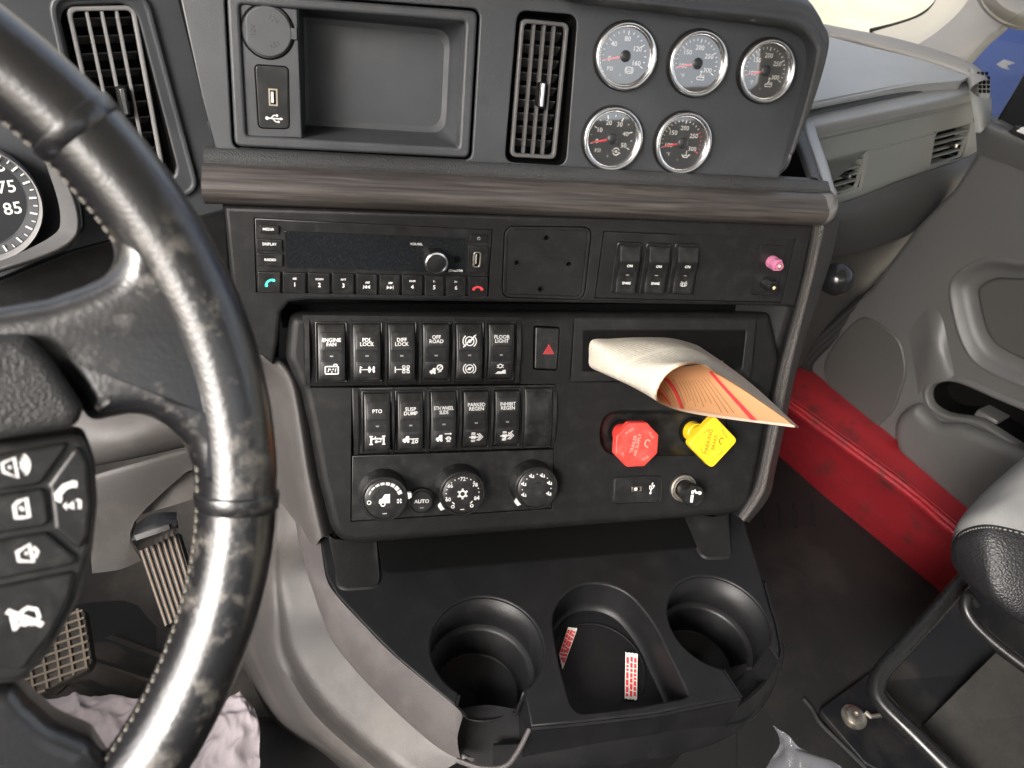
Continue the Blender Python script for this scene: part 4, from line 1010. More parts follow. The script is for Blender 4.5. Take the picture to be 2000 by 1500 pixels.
def curved(bm, x0, x1, y0, y1, zf, drop, nx=5, ny=14, c=.0009):
    """cap whose top follows zf, with softened rim and a skirt"""
    xs = [x0, x0+c*.3, x0+c]+[x0+c+(x1-x0-2*c)*i/nx for i in range(1, nx)]+[x1-c, x1-c*.3, x1]
    ys = [y0, y0+c*.3, y0+c]+[y0+c+(y1-y0-2*c)*i/ny for i in range(1, ny)]+[y1-c, y1-c*.3, y1]
    def ez(v_, a, b):
        d = min(v_-a, b-v_)
        return 0 if d >= c*.999 else (c-math.sqrt(max(0, c*c-(c-d)**2)))
    g = [[bm.verts.new((x, y, zf(x, y)-max(ez(x, x0, x1), ez(y, y0, y1)))) for x in xs] for y in ys]
    for j in range(len(ys)-1):
        for i in range(len(xs)-1): bm.faces.new((g[j][i], g[j][i+1], g[j+1][i+1], g[j+1][i]))
    rim = [g[0][i] for i in range(len(xs))]+[g[j][-1] for j in range(1, len(ys))]+[g[-1][i] for i in range(len(xs)-2, -1, -1)]+[g[j][0] for j in range(len(ys)-2, 0, -1)]
    lo = [bm.verts.new((v_.co.x, v_.co.y, v_.co.z-drop)) for v_ in rim]
    for i in range(len(rim)): bm.faces.new((rim[i], lo[i], lo[(i+1) % len(rim)], rim[(i+1) % len(rim)]))
    return bm
def rocker(px, up_in, top, icon, label, lines=None, group='rocker switches of the lower switch panel', blank=False):
    p = plq(PLW, px); q = ccw(quad(p, px)); xs = sorted(a[0] for a in q); ys = sorted(a[1] for a in q)
    w = (xs[2]+xs[3]-xs[0]-xs[1])/2; h = (ys[2]+ys[3]-ys[0]-ys[1])/2
    th = thing('blank_switch_cover' if blank else 'rocker_switch', label, 'switch', p, None if blank else group)
    hh = h/2; tl = .10 if up_in else -.035; B = .0040
    zf0 = lambda x, y: .0030+B*(1-(y/hh)**2)
    zf = lambda x, y: .0030+B*(1-(y/hh)**2)-tl*y
    if blank:
        bm = BM(); curved(bm, -w/2, w/2, -hh, hh, zf0, .006); mkobj('cover', bm, m_rock, th, sharp=60); return th
    bm = BM()                                           # bezel round the rocker
    plate(bm, rrect(w, h, .0012), -.0030, .0006, .0007, 2, [rrect(w-.0030, h-.0036, .0010)], zf=lambda x, y: .0032*(1-(y/hh)**2)); mkobj('switch_bezel', bm, m_rock, th, sharp=60)
    cw, ch = w/2-.0021, hh-.0024
    bm = BM(); curved(bm, -cw, cw, -ch, ch, zf, .0085, c=.0012); capo = mkobj('rocker_cap', bm, m_rock, th, sharp=60)
    ty, by = (ch*.50 if not up_in else ch*.40), -ch*.58
    if not up_in: by = -ch*.62
    for nm, yc, yh in (('label_window', ty, ch*.31), ('symbol_window', by, ch*.29)):
        g = lambda x, y, yc=yc: zf(x, y)+.00002
        bm = BM(); ww = cw*.80; c_ = .00035
        curved(bm, -ww, ww, yc-yh, yc+yh, lambda x, y: zf(x, y)+.00045, .0008, 3, 5, .0004)
        win = mkobj(nm, bm, m_lens, capo, sharp=60)
        zt = lambda x, y: zf(x, y)+.0006
        if nm == 'label_window':
            if callable(top):
                bm = BM(); top(bm, 0, yc, min(cw*.62, yh*.8)); me = mkobj('symbol', bm, m_print, win)
                for vx in me.data.vertices: vx.co.z += zt(vx.co.x, vx.co.y)
            else:
                ln = top.split('\n'); mx = max(len(s) for s in ln); sz = .0047
                text(top, sz, 0, yc-(0.0006 if len(ln) > 1 else 0), 0, win, m_print, bold=.018, zf=zt, sx=min(1.0, 1.62*cw/(mx*sz*.62)), line=.82)
        else:
            bm = BM(); icon(bm, 0, yc, min(cw*.56, yh*.80)); me = mkobj('symbol', bm, m_print, win)
            for vx in me.data.vertices: vx.co.z += zt(vx.co.x, vx.co.y)
    bm = BM()
    for k in (-1, 0, 1): plate(bm, [(k*.0010-.0004, -.0007-ch*.10), (k*.0010+.0004, -.0007-ch*.10), (k*.0010+.0004, .0007-ch*.10), (k*.0010-.0004, .0007-ch*.10)], 0, .0001, 0)
    me = mkobj('indicator', bm, m_dim, capo)
    for vx in me.data.vertices: vx.co.z += zf(vx.co.x, vx.co.y)+.0001
    return th
def ln(bm, pts, w, closed=False): stroke(bm, pts, w, 0, .00012, closed)
def disc(bm, x, y, r, n=12): plate(bm, circ(r, n, x, y), 0, .00014, 0)
def I_fan(bm, u, v_, s):
    ln(bm, rrect(s*1.9, s*1.15, s*.15, 3, u, v_-s*.05), s*.17, True); ln(bm, [(u+s*.3, v_+s*.62), (u+s*.35, v_+s*.85), (u+s*.75, v_+s*.85), (u+s*.8, v_+s*.6)], s*.16)
    for k in range(3):
        a = 2*pi*k/3+.5; plate(bm, [(u+s*.38*cos(a+t)*r_, v_-s*.05+s*.38*sin(a+t)*r_) for t, r_ in ((0, .2), (-.3, 1), (.5, 1))], 0, .00014, 0)
    for k in (-.55, .5): ln(bm, [(u+s*k, v_-s*.35), (u+s*(k+.12), v_+s*.25)], s*.1)
def I_axle(bm, u, v_, s):
    for x in (-1.0, .35, 1.0): ln(bm, [(u+s*x, v_+s*.5), (u+s*x, v_-s*.5)], s*.17); 
    ln(bm, [(u-s, v_), (u+s, v_)], s*.12)
    for x in (.35, 1.0): ln(bm, [(u+s*(x-.18), v_-s*.3), (u+s*(x+.18), v_+s*.3)], s*.12); ln(bm, [(u+s*(x-.18), v_+s*.3), (u+s*(x+.18), v_-s*.3)], s*.12)
    ln(bm, [(u-s*1.05, v_+s*.45), (u-s*.7, v_+s*.3)], s*.12)
def I_diff(bm, u, v_, s):
    ln(bm, [(u-s, v_+s*.45), (u-s, v_-s*.5)], s*.15); ln(bm, [(u-s, v_), (u+s*1.1, v_)], s*.12)
    for x in (.3, .95):
        for y in (-.38, .38): ln(bm, rrect(s*.36, s*.34, s*.05, 2, u+s*x, v_+s*y), s*.11, True)
    disc(bm, u+s*.3, v_, s*.16); disc(bm, u+s*.95, v_, s*.16)
def I_truckbody(bm, u, v_, s):
    plate(bm, [(u-s*1.0, v_-s*.35), (u-s*.95, v_+s*.1), (u-s*.55, v_+s*.2), (u-s*.35, v_+s*.6), (u+s*.15, v_+s*.6), (u+s*.15, v_-s*.35)], 0, .00012, 0)
    disc(bm, u-s*.6, v_-s*.4, s*.22); disc(bm, u-s*.02, v_-s*.4, s*.22)
def I_offroad(bm, u, v_, s):
    I_truckbody(bm, u-s*.15, v_-s*.2, s*.8); ln(bm, circ(s*.42, 16, u+s*.6, v_+s*.35), s*.2, True)
    ln(bm, [(u+s*.3, v_+s*.05), (u+s*.9, v_+s*.65)], s*.14); ln(bm, [(u+s*.35, v_-s*.4), (u+s*.9, v_-s*.2)], s*.14)
def I_brake(bm, u, v_, s):
    ln(bm, circ(s*.62, 20, u, v_), s*.16, True); disc(bm, u, v_, s*.26)
    for sg in (-1, 1): ln(bm, [(u+sg*s*.98*cos(a), v_+s*.9*sin(a)) for a in [R(-55+11*i) for i in range(11)]], s*.15)
    ln(bm, [(u-s*.45, v_-s*.2), (u+s*.45, v_+s*.25)], s*.14)
def I_brakeoff(bm, u, v_, s):
    I_brake(bm, u, v_, s); ln(bm, [(u-s*.95, v_-s*.85), (u+s*.95, v_+s*.9)], s*.16)
def I_floor(bm, u, v_, s):
    ln(bm, circ(s*.30, 14, u-s*.1, v_+s*.5), s*.14, True)
    for x in (-.65, .45): ln(bm, [(u+s*x, v_+s*.65), (u+s*(x+.2*(1 if x < 0 else -1)), v_+s*.6)], s*.13); ln(bm, [(u+s*x, v_+s*.25), (u+s*(x+.2*(1 if x < 0 else -1)), v_+s*.35)], s*.13)
    plate(bm, [(u-s*.9, v_-s*.75), (u-s*.4, v_-s*.35), (u+s*.2, v_-s*.4), (u+s*.35, v_-s*.15), (u+s*.8, v_-s*.1), (u+s*.85, v_-s*.75)], 0, .00012, 0)
def I_pto(bm, u, v_, s):
    for x in (-.9, .9): ln(bm, [(u+s*x, v_+s*.65), (u+s*x, v_-s*.65)], s*.26); ln(bm, [(u+s*(x-.25), v_+s*.6), (u+s*(x+.25), v_+s*.6)], s*.18); ln(bm, [(u+s*(x-.25), v_-s*.6), (u+s*(x+.25), v_-s*.6)], s*.18)
    ln(bm, [(u-s*.9, v_+s*.25), (u+s*.9, v_+s*.25)], s*.2); disc(bm, u-s*.15, v_-s*.2, s*.22); ln(bm, [(u-s*.15, v_-s*.2), (u+s*.5, v_-s*.2), (u+s*.5, v_+s*.2)], s*.16); ln(bm, [(u-s*.3, v_+s*.2), (u-s*.3, v_+s*.6)], s*.16)
def I_susp(bm, u, v_, s):
    I_truckbody(bm, u-s*.35, v_, s*.85); ln(bm, [(u-s*.2, v_+s*.05), (u+s*1.15, v_+s*.05)], s*.14); ln(bm, [(u+s*.35, v_), (u+s*.35, v_-s*.6)], s*.14)
    ln(bm, circ(s*.2, 12, u+s*.85, v_-s*.35), s*.13, True); ln(bm, [(u+s*.1, v_-s*.6), (u+s*.6, v_-s*.6)], s*.12)
def I_fifth(bm, u, v_, s):
    I_truckbody(bm, u-s*.35, v_, s*.85); ln(bm, [(u+s*.1, v_+s*.65), (u+s*1.15, v_+s*.65)], s*.14); ln(bm, [(u+s*.9, v_+s*.8), (u+s*1.15, v_+s*.65), (u+s*.9, v_+s*.5)], s*.1)
    ln(bm, circ(s*.28, 12, u+s*.7, v_-s*.1), s*.18, True); ln(bm, [(u+s*.2, v_-s*.05), (u+s*1.1, v_-s*.05)], s*.12); ln(bm, [(u+s*.4, v_-s*.55), (u+s*1.0, v_-s*.55)], s*.12)
def I_regen(bm, u, v_, s):
    plate(bm, rrect(s*.75, s*.5, s*.1, 3, u-s*.35, v_), 0, .00012, 0)
    for y in (.5, -.5): ln(bm, [(u-s*.7, v_+s*y), (u-s*.05, v_+s*y)], s*.15); ln(bm, [(u-s*.65, v_+s*y*1.4), (u-s*.1, v_+s*y*1.4)], s*.13)
    ln(bm, [(u+s*.2, v_+s*.55), (u+s*.8, v_), (u+s*.2, v_-s*.55)], s*.18); ln(bm, [(u+s*.5, v_+s*.6), (u+s*1.1, v_), (u+s*.5, v_-s*.6)], s*.15); ln(bm, [(u-s*1.0, v_), (u+s*.6, v_)], s*.16)
def I_noregen(bm, u, v_, s):
    I_regen(bm, u, v_, s); ln(bm, [(u-s*.7, v_-s*.75), (u+s*.9, v_+s*.8)], s*.15)

bankbody('switch_bank', 'upper black switch bank holding six rockers below the radio', BANK1, [(600, .004), (686.5, .0022), (753.5, .0022), (820.5, .0022), (885, .0022), (947.5, .0022), (1011, .004)])
bankbody('switch_bank', 'lower black switch bank holding five rockers and a blank cover', BANK2, [(695, .004), (767, .0022), (835, .0022), (898.5, .0022), (959.5, .0022), (1019.5, .0022), (1080, .004)])
r1 = [(218, 92, 428, 92, 428, 492, 222, 495), (450, 92, 658, 92, 656, 490, 446, 492), (680, 92, 880, 92, 876, 488, 674, 490), (902, 92, 1100, 92, 1098, 485, 898, 488), (1120, 92, 1315, 92, 1312, 482, 1114, 485), (1328, 92, 1520, 92, 1512, 480, 1322, 482)]
d1 = [(True, 'ENGINE\nFAN', I_fan, 'rocker switch marked ENGINE FAN at the left end of its row'), (True, 'PDL\nLOCK', I_axle, 'rocker switch marked PDL LOCK'), (True, 'DIFF\nLOCK', I_diff, 'rocker switch marked DIFF LOCK'), (False, 'OFF\nROAD', I_offroad, 'rocker switch marked OFF ROAD'), (True, I_brakeoff, I_brake, 'rocker switch with a crossed out brake circle symbol and no words'), (False, 'FLOOR\nLIGHT', I_floor, 'rocker switch marked FLOOR LIGHT')]
for q, dd in zip(r1, d1): rocker([Z7(q[i], q[i+1]) for i in (0, 2, 4, 6)], *dd)
r2 = [(518, 545, 722, 540, 716, 945, 522, 950), (738, 542, 934, 536, 928, 938, 738, 943), (955, 536, 1150, 530, 1142, 930, 950, 935), (1168, 532, 1358, 526, 1346, 918, 1160, 924), (1372, 528, 1560, 522, 1546, 908, 1362, 914)]
d2 = [(True, 'PTO', I_pto, 'rocker switch marked PTO'), (True, 'SUSP\nDUMP', I_susp, 'rocker switch marked SUSP DUMP'), (True, '5TH WHEEL\nSLIDE', I_fifth, 'rocker switch marked 5TH WHEEL SLIDE'), (False, 'PARKED\nREGEN', I_regen, 'rocker switch marked PARKED REGEN'), (False, 'INHIBIT\nREGEN', I_noregen, 'rocker switch marked INHIBIT REGEN')]
for q, dd in zip(r2, d2): rocker([Z7(q[i], q[i+1]) for i in (0, 2, 4, 6)], *dd)
rocker([Z7(1580, 528), Z7(1758, 522), Z7(1745, 898), Z7(1568, 906)], False, '', None, 'smooth blank cover at the right end of the lower switch row', blank=True)

# three spare switches on the accessory panel : tilted caps in raised frames
def spare(px, l1, icon, label):
    p = plq(PM, px); q = quad(p, px); th = thing('spare_switch', label, 'switch', p, 'tall switches on the accessory panel')
    o = ccw(rpoly(q, .003)); xs = [a[0] for a in q]
    bm = BM(); plate(bm, o, -.001, .0022, .0012, 3, [offs(o, .0022)]); mkobj('switch_frame', bm, m_gloss, th, sharp=60)
    bm = BM(); plate(bm, offs(o, .0020), -.001, .0004, 0); mkobj('well', bm, m_dark, th)
    ys = sorted(a[1] for a in q); hh = (ys[2]+ys[3]-ys[0]-ys[1])/4-.0030; w = (abs(q[1][0]-q[0][0])+abs(q[2][0]-q[3][0]))/4-.0030
    def zf(x, y):
        t = y/hh
        return .0085-.0052*max(0, (t-.42)/.58)**1.0-.0012*(1-((t+.3))**2)*.6 if t > .42 else .0085-.0016*(1-((t+.29)/.71)**2)
    bm = BM(); curved(bm, -w, w, -hh, hh, zf, .009, c=.0009, ny=26); c_ = mkobj('rocker_cap', bm, m_rock, th, sharp=25)
    zt = lambda x, y: zf(x, y)+.0002
    text('ON', .0036, w*.05, hh*.18, 0, c_, m_print, bold=.03, zf=zt)
    bm = BM(); plate(bm, rrect(.003, .0007, .0002, 2, 0, -hh*.22), 0, .0001, 0); me = mkobj('indicator', bm, m_dim, c_)
    for vx in me.data.vertices: vx.co.z += zt(vx.co.x, vx.co.y)
    if l1: text(l1, .0033, 0, -hh*.58, 0, c_, m_print, bold=.03, zf=zt, sx=.95)
    else:
        bm = BM(); s = .0028; y = -hh*.60
        ln(bm, [(-s*.5, y-s*.6), (-s*.35, y+s*.5), (s*.35, y+s*.5), (s*.5, y-s*.6)], s*.2); ln(bm, [(-s*.8, y-s*.6), (s*.8, y-s*.6)], s*.2)
        for sg in (-1, 1): ln(bm, [(sg*s*.7, y+s*.1), (sg*s*1.3, y+s*.3)], s*.2); ln(bm, [(sg*s*.6, y+s*.6), (sg*s*1.0, y+s*1.0)], s*.2); ln(bm, [(sg*s*.75, y-s*.25), (sg*s*1.3, y-s*.35)], s*.18)
        me = mkobj('symbol', bm, m_print, c_)
        for vx in me.data.vertices: vx.co.z += zt(vx.co.x, vx.co.y)
spare([Z6(728, 203), Z6(870, 210), Z6(828, 498), Z6(685, 492)], 'SPARE', None, 'tall switch marked ON and SPARE, leftmost of the three')
spare([Z6(890, 208), Z6(1032, 216), Z6(988, 500), Z6(845, 493)], 'SPARE', None, 'tall switch marked ON and SPARE, between the other two')
spare([Z6(1050, 210), Z6(1190, 218), Z6(1145, 501), Z6(1003, 494)], None, None, 'tall switch marked ON with a beacon lamp symbol')

# ---------------------------------------------------------------- climate panel
hp_ = plq(PLW, HVAC)
hv = thing('climate_panel', 'black climate control panel with three round knobs and an AUTO button', 'climate control', hp_)
bm = BM(); plate(bm, offs(ccw(quad(hp_, HVAC)), .0007), -.012, -.0008, .0005, 2); mkobj('panel', bm, m_gloss, hv)
def hrad(x, y, rp, dz): # metres for a radius of rp pixels on the panel
    a = hp_.uv(x-rp, y, dz); b = hp_.uv(x+rp, y, dz); return math.hypot(a[0]-b[0], a[1]-b[1])/2
KZ = .021
def knob(zx, zy, rp, kind, tabang):
    x, y = ZH(zx, zy); u, v_ = hp_.uv(x, y, KZ); r = hrad(x, y, rp, KZ)
    ko = bpy.data.objects.new('control_knob', None); ko.empty_display_size = .01; COL.objects.link(ko); ko.parent = hv; ko.location = (u, v_, 0)
    bm = BM(); lathe(bm, [(r*1.22, -.001), (r*1.18, .002), (r*1.12, KZ*.80), (r*1.13, KZ*.81), (r*1.12, KZ*.96), (r*1.07, KZ), (r*1.0, KZ), (r*.98, KZ-.0015)], 54, 0, 0, .0004, (1, 2)); mkobj('knob_body', bm, m_rock, ko, sharp=32)
    bm = BM(); lathe(bm, [(r*.99, KZ-.0016), (r*.93, KZ-.0009), (r*.5, KZ-.0004), (0, KZ-.0004)], 44); f = mkobj('knob_face', bm, m_lens, ko, sharp=50)
    bm = BM(); a = R(tabang); t = lambda q, w: (q*cos(a)-w*sin(a), q*sin(a)+w*cos(a))
    plate(bm, [t(r*1.04, -r*.20), t(r*1.30, -r*.10), t(r*1.30, r*.13), t(r*1.04, r*.20)], KZ-.006, KZ-.001, .0004, 2); mkobj('pointer_tab', bm, m_print, ko)
    bm = BM(); z = KZ-.0004; st = lambda p, w, c=False: stroke(bm, p, w, z-.0006, z+.0001, c)
    if kind == 'fan':
        for i in range(8):
            a0, a1 = 160-18.5*i, 160-18.5*i-14; wd = r*(.05+.022*i)
            st([(r*.78*cos(R(a0+(a1-a0)*k/4)), r*.78*sin(R(a0+(a1-a0)*k/4))) for k in range(5)], wd)
        st(circ(r*.09, 12, -r*.74, -r*.13), r*.04, True)
        for k in range(4): a = R(45+90*k); plate(bm, [(r*.70+r*.14*cos(a+t_)*q, -r*.12+r*.14*sin(a+t_)*q) for t_, q in ((0, .1), (-.45, 1), (.45, 1))], z, z+.0002, 0)
        plate(bm, [(r*.25, r*.25), (r*.25, -r*.2), (-r*.28, -r*.2), (-r*.26, 0), (-r*.12, r*.05), (0, r*.25)], z, z+.0001, 0)
        st(circ(r*.10, 12, -r*.08, -r*.24), r*.06, True)
        for x_ in (-.07, 0, .07): plate(bm, rrect(r*.05, r*.04, 0.00005, 2, r*x_, -r*.72), z, z+.0001, 0)
    elif kind == 'temp':
        for i in range(17):
            a = R(205-14.4*i); plate(bm, circ(r*.030, 8, r*.80*cos(a), r*.80*sin(a)), z-.0005, z+.0001, 0) if i % 4 else None
        st(circ(r*.15, 16), r*.08, True)
        for k in range(6): a = R(30+60*k); st([(r*.15*cos(a), r*.15*sin(a)), (r*.27*cos(a), r*.27*sin(a))], r*.09)
        for sx_ in (-1, 1): st(circ(r*.07, 10, sx_*r*.46, -r*.62), r*.04, True); st([(sx_*r*.5, -r*.38), (sx_*r*.38, -r*.5)], r*.05)
        for x_ in (-.07, 0, .07): plate(bm, rrect(r*.05, r*.04, 0.00005, 2, r*x_, -r*.78), z-.0004, z+.0001, 0)
    else:
        for i in range(6):
            a = R(205-46*i); x_, y_ = r*.72*cos(a), r*.72*sin(a)
            st([(x_-r*.02, y_+r*.12), (x_-r*.04, y_-r*.05), (x_+r*.10, y_-r*.08), (x_+r*.08, y_+r*.05)], r*.06); plate(bm, circ(r*.045, 8, x_-r*.10, y_+r*.02), z-.0003, z+.0001, 0)
            if i < 5: a = R(205-46*i-23); plate(bm, circ(r*.03, 8, r*.75*cos(a), r*.75*sin(a)), z-.0005, z+.0001, 0)
    mk = mkobj('face_symbols', bm, m_print, f)
    if kind == 'temp':
        for s, a in (('60', 200), ('66', 145), ('72', 90), ('78', 35), ('84', -20)):
            text(s, r*.27, r*.74*cos(R(a)), r*.74*sin(R(a)), KZ-.0004, f, m_print, bold=.02)
    if kind == 'mode':
        bm = BM(); lathe(bm, [(r*.34, KZ-.0006), (r*.32, KZ+.0006), (r*.2, KZ+.0003), (0, KZ+.0001)], 28); mkobj('knob_dimple', bm, m_lens, ko, sharp=60)
knob(340, 455, 41, 'fan', 5)
knob(1065, 405, 40, 'temp', 212)
knob(1755, 355, 37.3, 'mode', 217)
x, y = ZH(684, 478); u, v_ = hp_.uv(x, y, .008); r = hrad(x, y, 21.5, .008)
bm = BM(); lathe(bm, [(r*1.16, -.001), (r*1.14, .006), (r*1.05, .0062), (r*1.03, .004)], 40, u, v_); mkobj('button_ring', bm, m_rock, hv)
bm = BM(); lathe(bm, [(r*1.02, .002), (r*1.0, .0072), (r*.94, .008), (0, .0083)], 40, u, v_); ab = mkobj('auto_button', bm, m_lens, hv, sharp=50)
text('AUTO', r*.48, u, v_+r*.05, .0084, ab, m_print, bold=.02)
bm = BM(); plate(bm, rrect(r*.32, r*.10, .0001, 2, u, v_-r*.55), .0078, .0084, 0); mkobj('indicator', bm, m_dim, ab)

# ---------------------------------------------------------------- hazard switch
p = plq(PLW, HAZ); hz = thing('hazard_switch', 'black hazard light button with a red triangle between switches and slot', 'switch', p)
o = ccw(rpoly(quad(p, HAZ), .003))
bm = BM(); plate(bm, offs(o, .0012), -.012, .0016, .0012, 3); hb = mkobj('button', bm, m_rock, hz, sharp=60)
bm = BM(); u, v_ = p.uv(1071.5, 685, .0017); s = .0058
tri = lambda k: [(u+k*s*cos(R(a)), v_+k*s*sin(R(a))) for a in (90, 210, 330)]
ln2 = lambda P, w: stroke(bm, P, w, .0012, .0018, True)
ln2(tri(1), s*.14); ln2(tri(.68), s*.13); ln2(tri(.34), s*.13); mkobj('hazard_symbol', bm, m_redp, hb)

# ---------------------------------------------------------------- document slot and the rolled papers
p = plq(PLW, SLOT); sl = thing('document_slot', 'rectangular black storage slot with paper sticking out of it', 'storage slot', p)
o = ccw(quad(p, SLOT)); SI = [(1140, 646), (1456, 646), (1448, 721), (1138, 725)]; i_ = ccw(rpoly(quad(p, SI), .0022))
bm = BM(); plate(bm, offs(o, .0009), -.012, .0006, .0010, 2, [i_], ch=.0018); mkobj('slot_frame', bm, m_mid, sl)
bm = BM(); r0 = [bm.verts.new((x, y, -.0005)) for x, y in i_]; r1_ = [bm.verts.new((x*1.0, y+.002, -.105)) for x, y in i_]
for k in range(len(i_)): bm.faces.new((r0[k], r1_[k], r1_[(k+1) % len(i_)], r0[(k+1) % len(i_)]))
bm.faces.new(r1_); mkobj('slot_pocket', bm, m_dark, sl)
u, v_ = p.uv(1338, 660, -.03); bm = BM(); box(bm, u-.0008, u+.0008, i_[0][1] if False else min(q[1] for q in i_)+.001, max(q[1] for q in i_)-.0005, -.084, -.030); mkobj('slot_divider', bm, m_mid, sl)

def sheet_rows():
    back = [(1332, 656, -.02), (1290, 655, -.014), (1230, 656, -.012), (1180, 657, -.012), (1150, 661, -.006), (1145, 690, -.006), (1151, 717, -.006), (1200, 724, -.014), (1300, 705, -.02), (1400, 690, -.03)]
    mid = [(1452, 737, .045), (1372, 690, .058), (1316, 678, .060), (1268, 688, .058), (1226, 704, .052), (1203, 722, .044), (1207, 742, .036), (1250, 752, .028), (1345, 748, .026), (1432, 735, .030)]
    rim = [(1562, 836, .080), (1464, 768, .102), (1402, 729, .113), (1372, 711, .117), (1331, 711, .113), (1297, 735, .102), (1280, 772, .090), (1296, 791, .074), (1370, 811, .062), (1552, 835, .060)]
    rr = [[PLW.hit(x, y, dz) for x, y, dz in r] for r in (back, mid, rim)]
    return [[p-PLW.uz*.055 for p in rr[0]]]+rr
doc = thing('rolled_papers', 'curled printed booklet with orange inner page poking out of the slot', 'papers', PL(V((0, 0, 0)), V((1, 0, 0)), V((0, 1, 0))))
bm = BM(); G = patch(bm, sheet_rows(), 8, 12, 0, uvname='UVMap', eye=False)
bm.normal_update()
o = mkobj('outer_page', bm, m_page, doc, sharp=80)
sn = sum((G[-1][i] for i in range(len(G[-1]))), V((0, 0, 0)))/len(G[-1])
# inner sheet lies just inside the outer one, a little shorter at the open end
nr, nc = len(G), len(G[0]); bm = BM()
def nrm(j, i):
    a = G[min(nr-1, j+1)][i]-G[max(0, j-1)][i]; b = G[j][min(nc-1, i+1)]-G[j][max(0, i-1)]; return a.cross(b).normalized()
ref = nrm(nr-1, nc//2); ax = sn-G[-1][nc//2]; sg = 1 if ref.dot(ax) > 0 else -1
IN_ = []
for j in range(nr):
    row = []
    for i in range(nc):
        q = G[j][i]+nrm(j, i)*sg*.0009
        if j == nr-1: q = q*.985+G[j-1][i]*.015
        row.append(q)
    IN_.append(row)
vs = [[bm.verts.new(q) for q in r] for r in IN_]
for j in range(nr-1):
    for i in range(nc-1): bm.faces.new((vs[j][i], vs[j+1][i], vs[j+1][i+1], vs[j][i+1]))
inner = mkobj('inner_page', bm, m_orange, doc, sharp=80)
# printed bars and rules on the inner sheet: thin strips that follow it
def onsheet(bm, u0, u1, v0, v1, lift=.0010, n=30):
    def pos(u, v_):
        fi, fj = u*(nc-1), v_*(nr-1); i, j = min(nc-2, int(fi)), min(nr-2, int(fj)); a, b = fi-i, fj-j
        return (IN_[j][i]*(1-a)+IN_[j][i+1]*a)*(1-b)+(IN_[j+1][i]*(1-a)+IN_[j+1][i+1]*a)*b+nrm(j, i)*sg*lift
    A = [bm.verts.new(pos(u0, v0+(v1-v0)*k/n)) for k in range(n+1)]; B = [bm.verts.new(pos(u1, v0+(v1-v0)*k/n)) for k in range(n+1)]
    for k in range(n): bm.faces.new((A[k], A[k+1], B[k+1], B[k]))
rb = BM()
for u0, u1 in ((.716, .724), (.804, .811), (.842, .851), (.944, .951)): onsheet(rb, u0, u1, .60, .985)
mkobj('red_bars', rb, m_redp, inner)['kind'] = 'stuff'
kb = BM(); random.seed(3)
for i in range(15):
    u0 = .752+.0075*i; onsheet(kb, u0, u0+.0012, .60+.02*random.random(), .97-.06*random.random())
for i in range(4): onsheet(kb, .700+.012*i+.004, .7012+.012*i+.004, .62, .93)
for i in range(10):
    u0 = .866+.0072*i; onsheet(kb, u0, u0+.0009, .66, .95-.1*random.random())
mb = BM(); N_ = 60
A_ = []; B_ = []
def pos_(u, v_, lift=.0006):
    fi, fj = u*(nc-1), v_*(nr-1); i, j = min(nc-2, int(fi)), min(nr-2, int(fj)); a, b = fi-i, fj-j
    return (IN_[j][i]*(1-a)+IN_[j][i+1]*a)*(1-b)+(IN_[j+1][i]*(1-a)+IN_[j+1][i+1]*a)*b+nrm(j, i)*sg*lift
for k in range(N_+1):
    u_ = .35+.65*k/N_; A_.append(mb.verts.new(pos_(u_, .975))); B_.append(mb.verts.new(pos_(u_, 1.0)))
for k in range(N_): mb.faces.new((A_[k], A_[k+1], B_[k+1], B_[k]))
mkobj('page_margin', mb, m_margin, inner)
mkobj('print_lines', kb, m_dim if False else mat('brown_print', (0.30, 0.16, 0.07), .6), inner)

# ---------------------------------------------------------------- air brake valve knobs
def valve(base, br, face, fr_, H, m, mt, name, label, shape):
    p = PLW.at(*base, -.011); th = thing(name, label, 'valve knob', p)
    # stem axis leans like the photograph: from base to face
    fw = PLW.hit(*face, H); tip = p.loc(fw)
    def sh(z): t = (z)/tip.z; return tip.x*t, tip.y*t
    r = hrad(*base, br, .004)
    bm = BM(); lathe(bm, [(r*1.42, -.002), (r*1.42, .0022), (r*1.15, .0022), (r*1.12, -.004), (0, -.004)], 32); mkobj('valve_collar', bm, m_dark, th)
    bm = BM(); rows = []
    for z, k in ((-.003, 1.0), (.010, 1.0), (.0105, .93), (.016, .93), (.0165, 1.0), (tip.z-.006, .95), (tip.z-.004, .80)):
        dx, dy = sh(z); rows.append([bm.verts.new((dx+r*k*cos(2*pi*i/30), dy+r*k*sin(2*pi*i/30), z)) for i in range(30)])
    for A_, B_ in zip(rows, rows[1:]):
        for i in range(30): bm.faces.new((A_[i], A_[(i+1) % 30], B_[(i+1) % 30], B_[i]))
    mkobj('stem', bm, m, th, sharp=40)
    R_ = hrad(*face, fr_, H)
    bm = BM()
    if shape == 'oct': P = rpoly(circ(R_*1.06, 8, tip.x, tip.y, R(22.5)), R_*.12, 3)
    else: P = rpoly(circ(R_*1.22, 4, tip.x, tip.y, R(2)), R_*.24, 5)
    plate(bm, P, tip.z-.009, tip.z, .0013, 3); f = mkobj('knob_plate', bm, m, th, sharp=50)
    return th, f, tip, R_
th, f, tip, R_ = valve((1213, 845), 17.5, (1244.5, 869), 42, .030, m_red, m_redl, 'trailer_air_supply_knob', 'red octagonal push pull valve knob in the pill shaped recess', 'oct')
rt = R(78)
def vt(s, sz, x, y, r_, parent, m, **k):
    c, sn_ = cos(rt), sin(rt)
    return text(s, sz*R_, tip.x+(x*c-y*sn_)*R_, tip.y+(x*sn_+y*c)*R_, tip.z+.0001, parent, m, rot=rt+R(r_), bold=.015, **k)
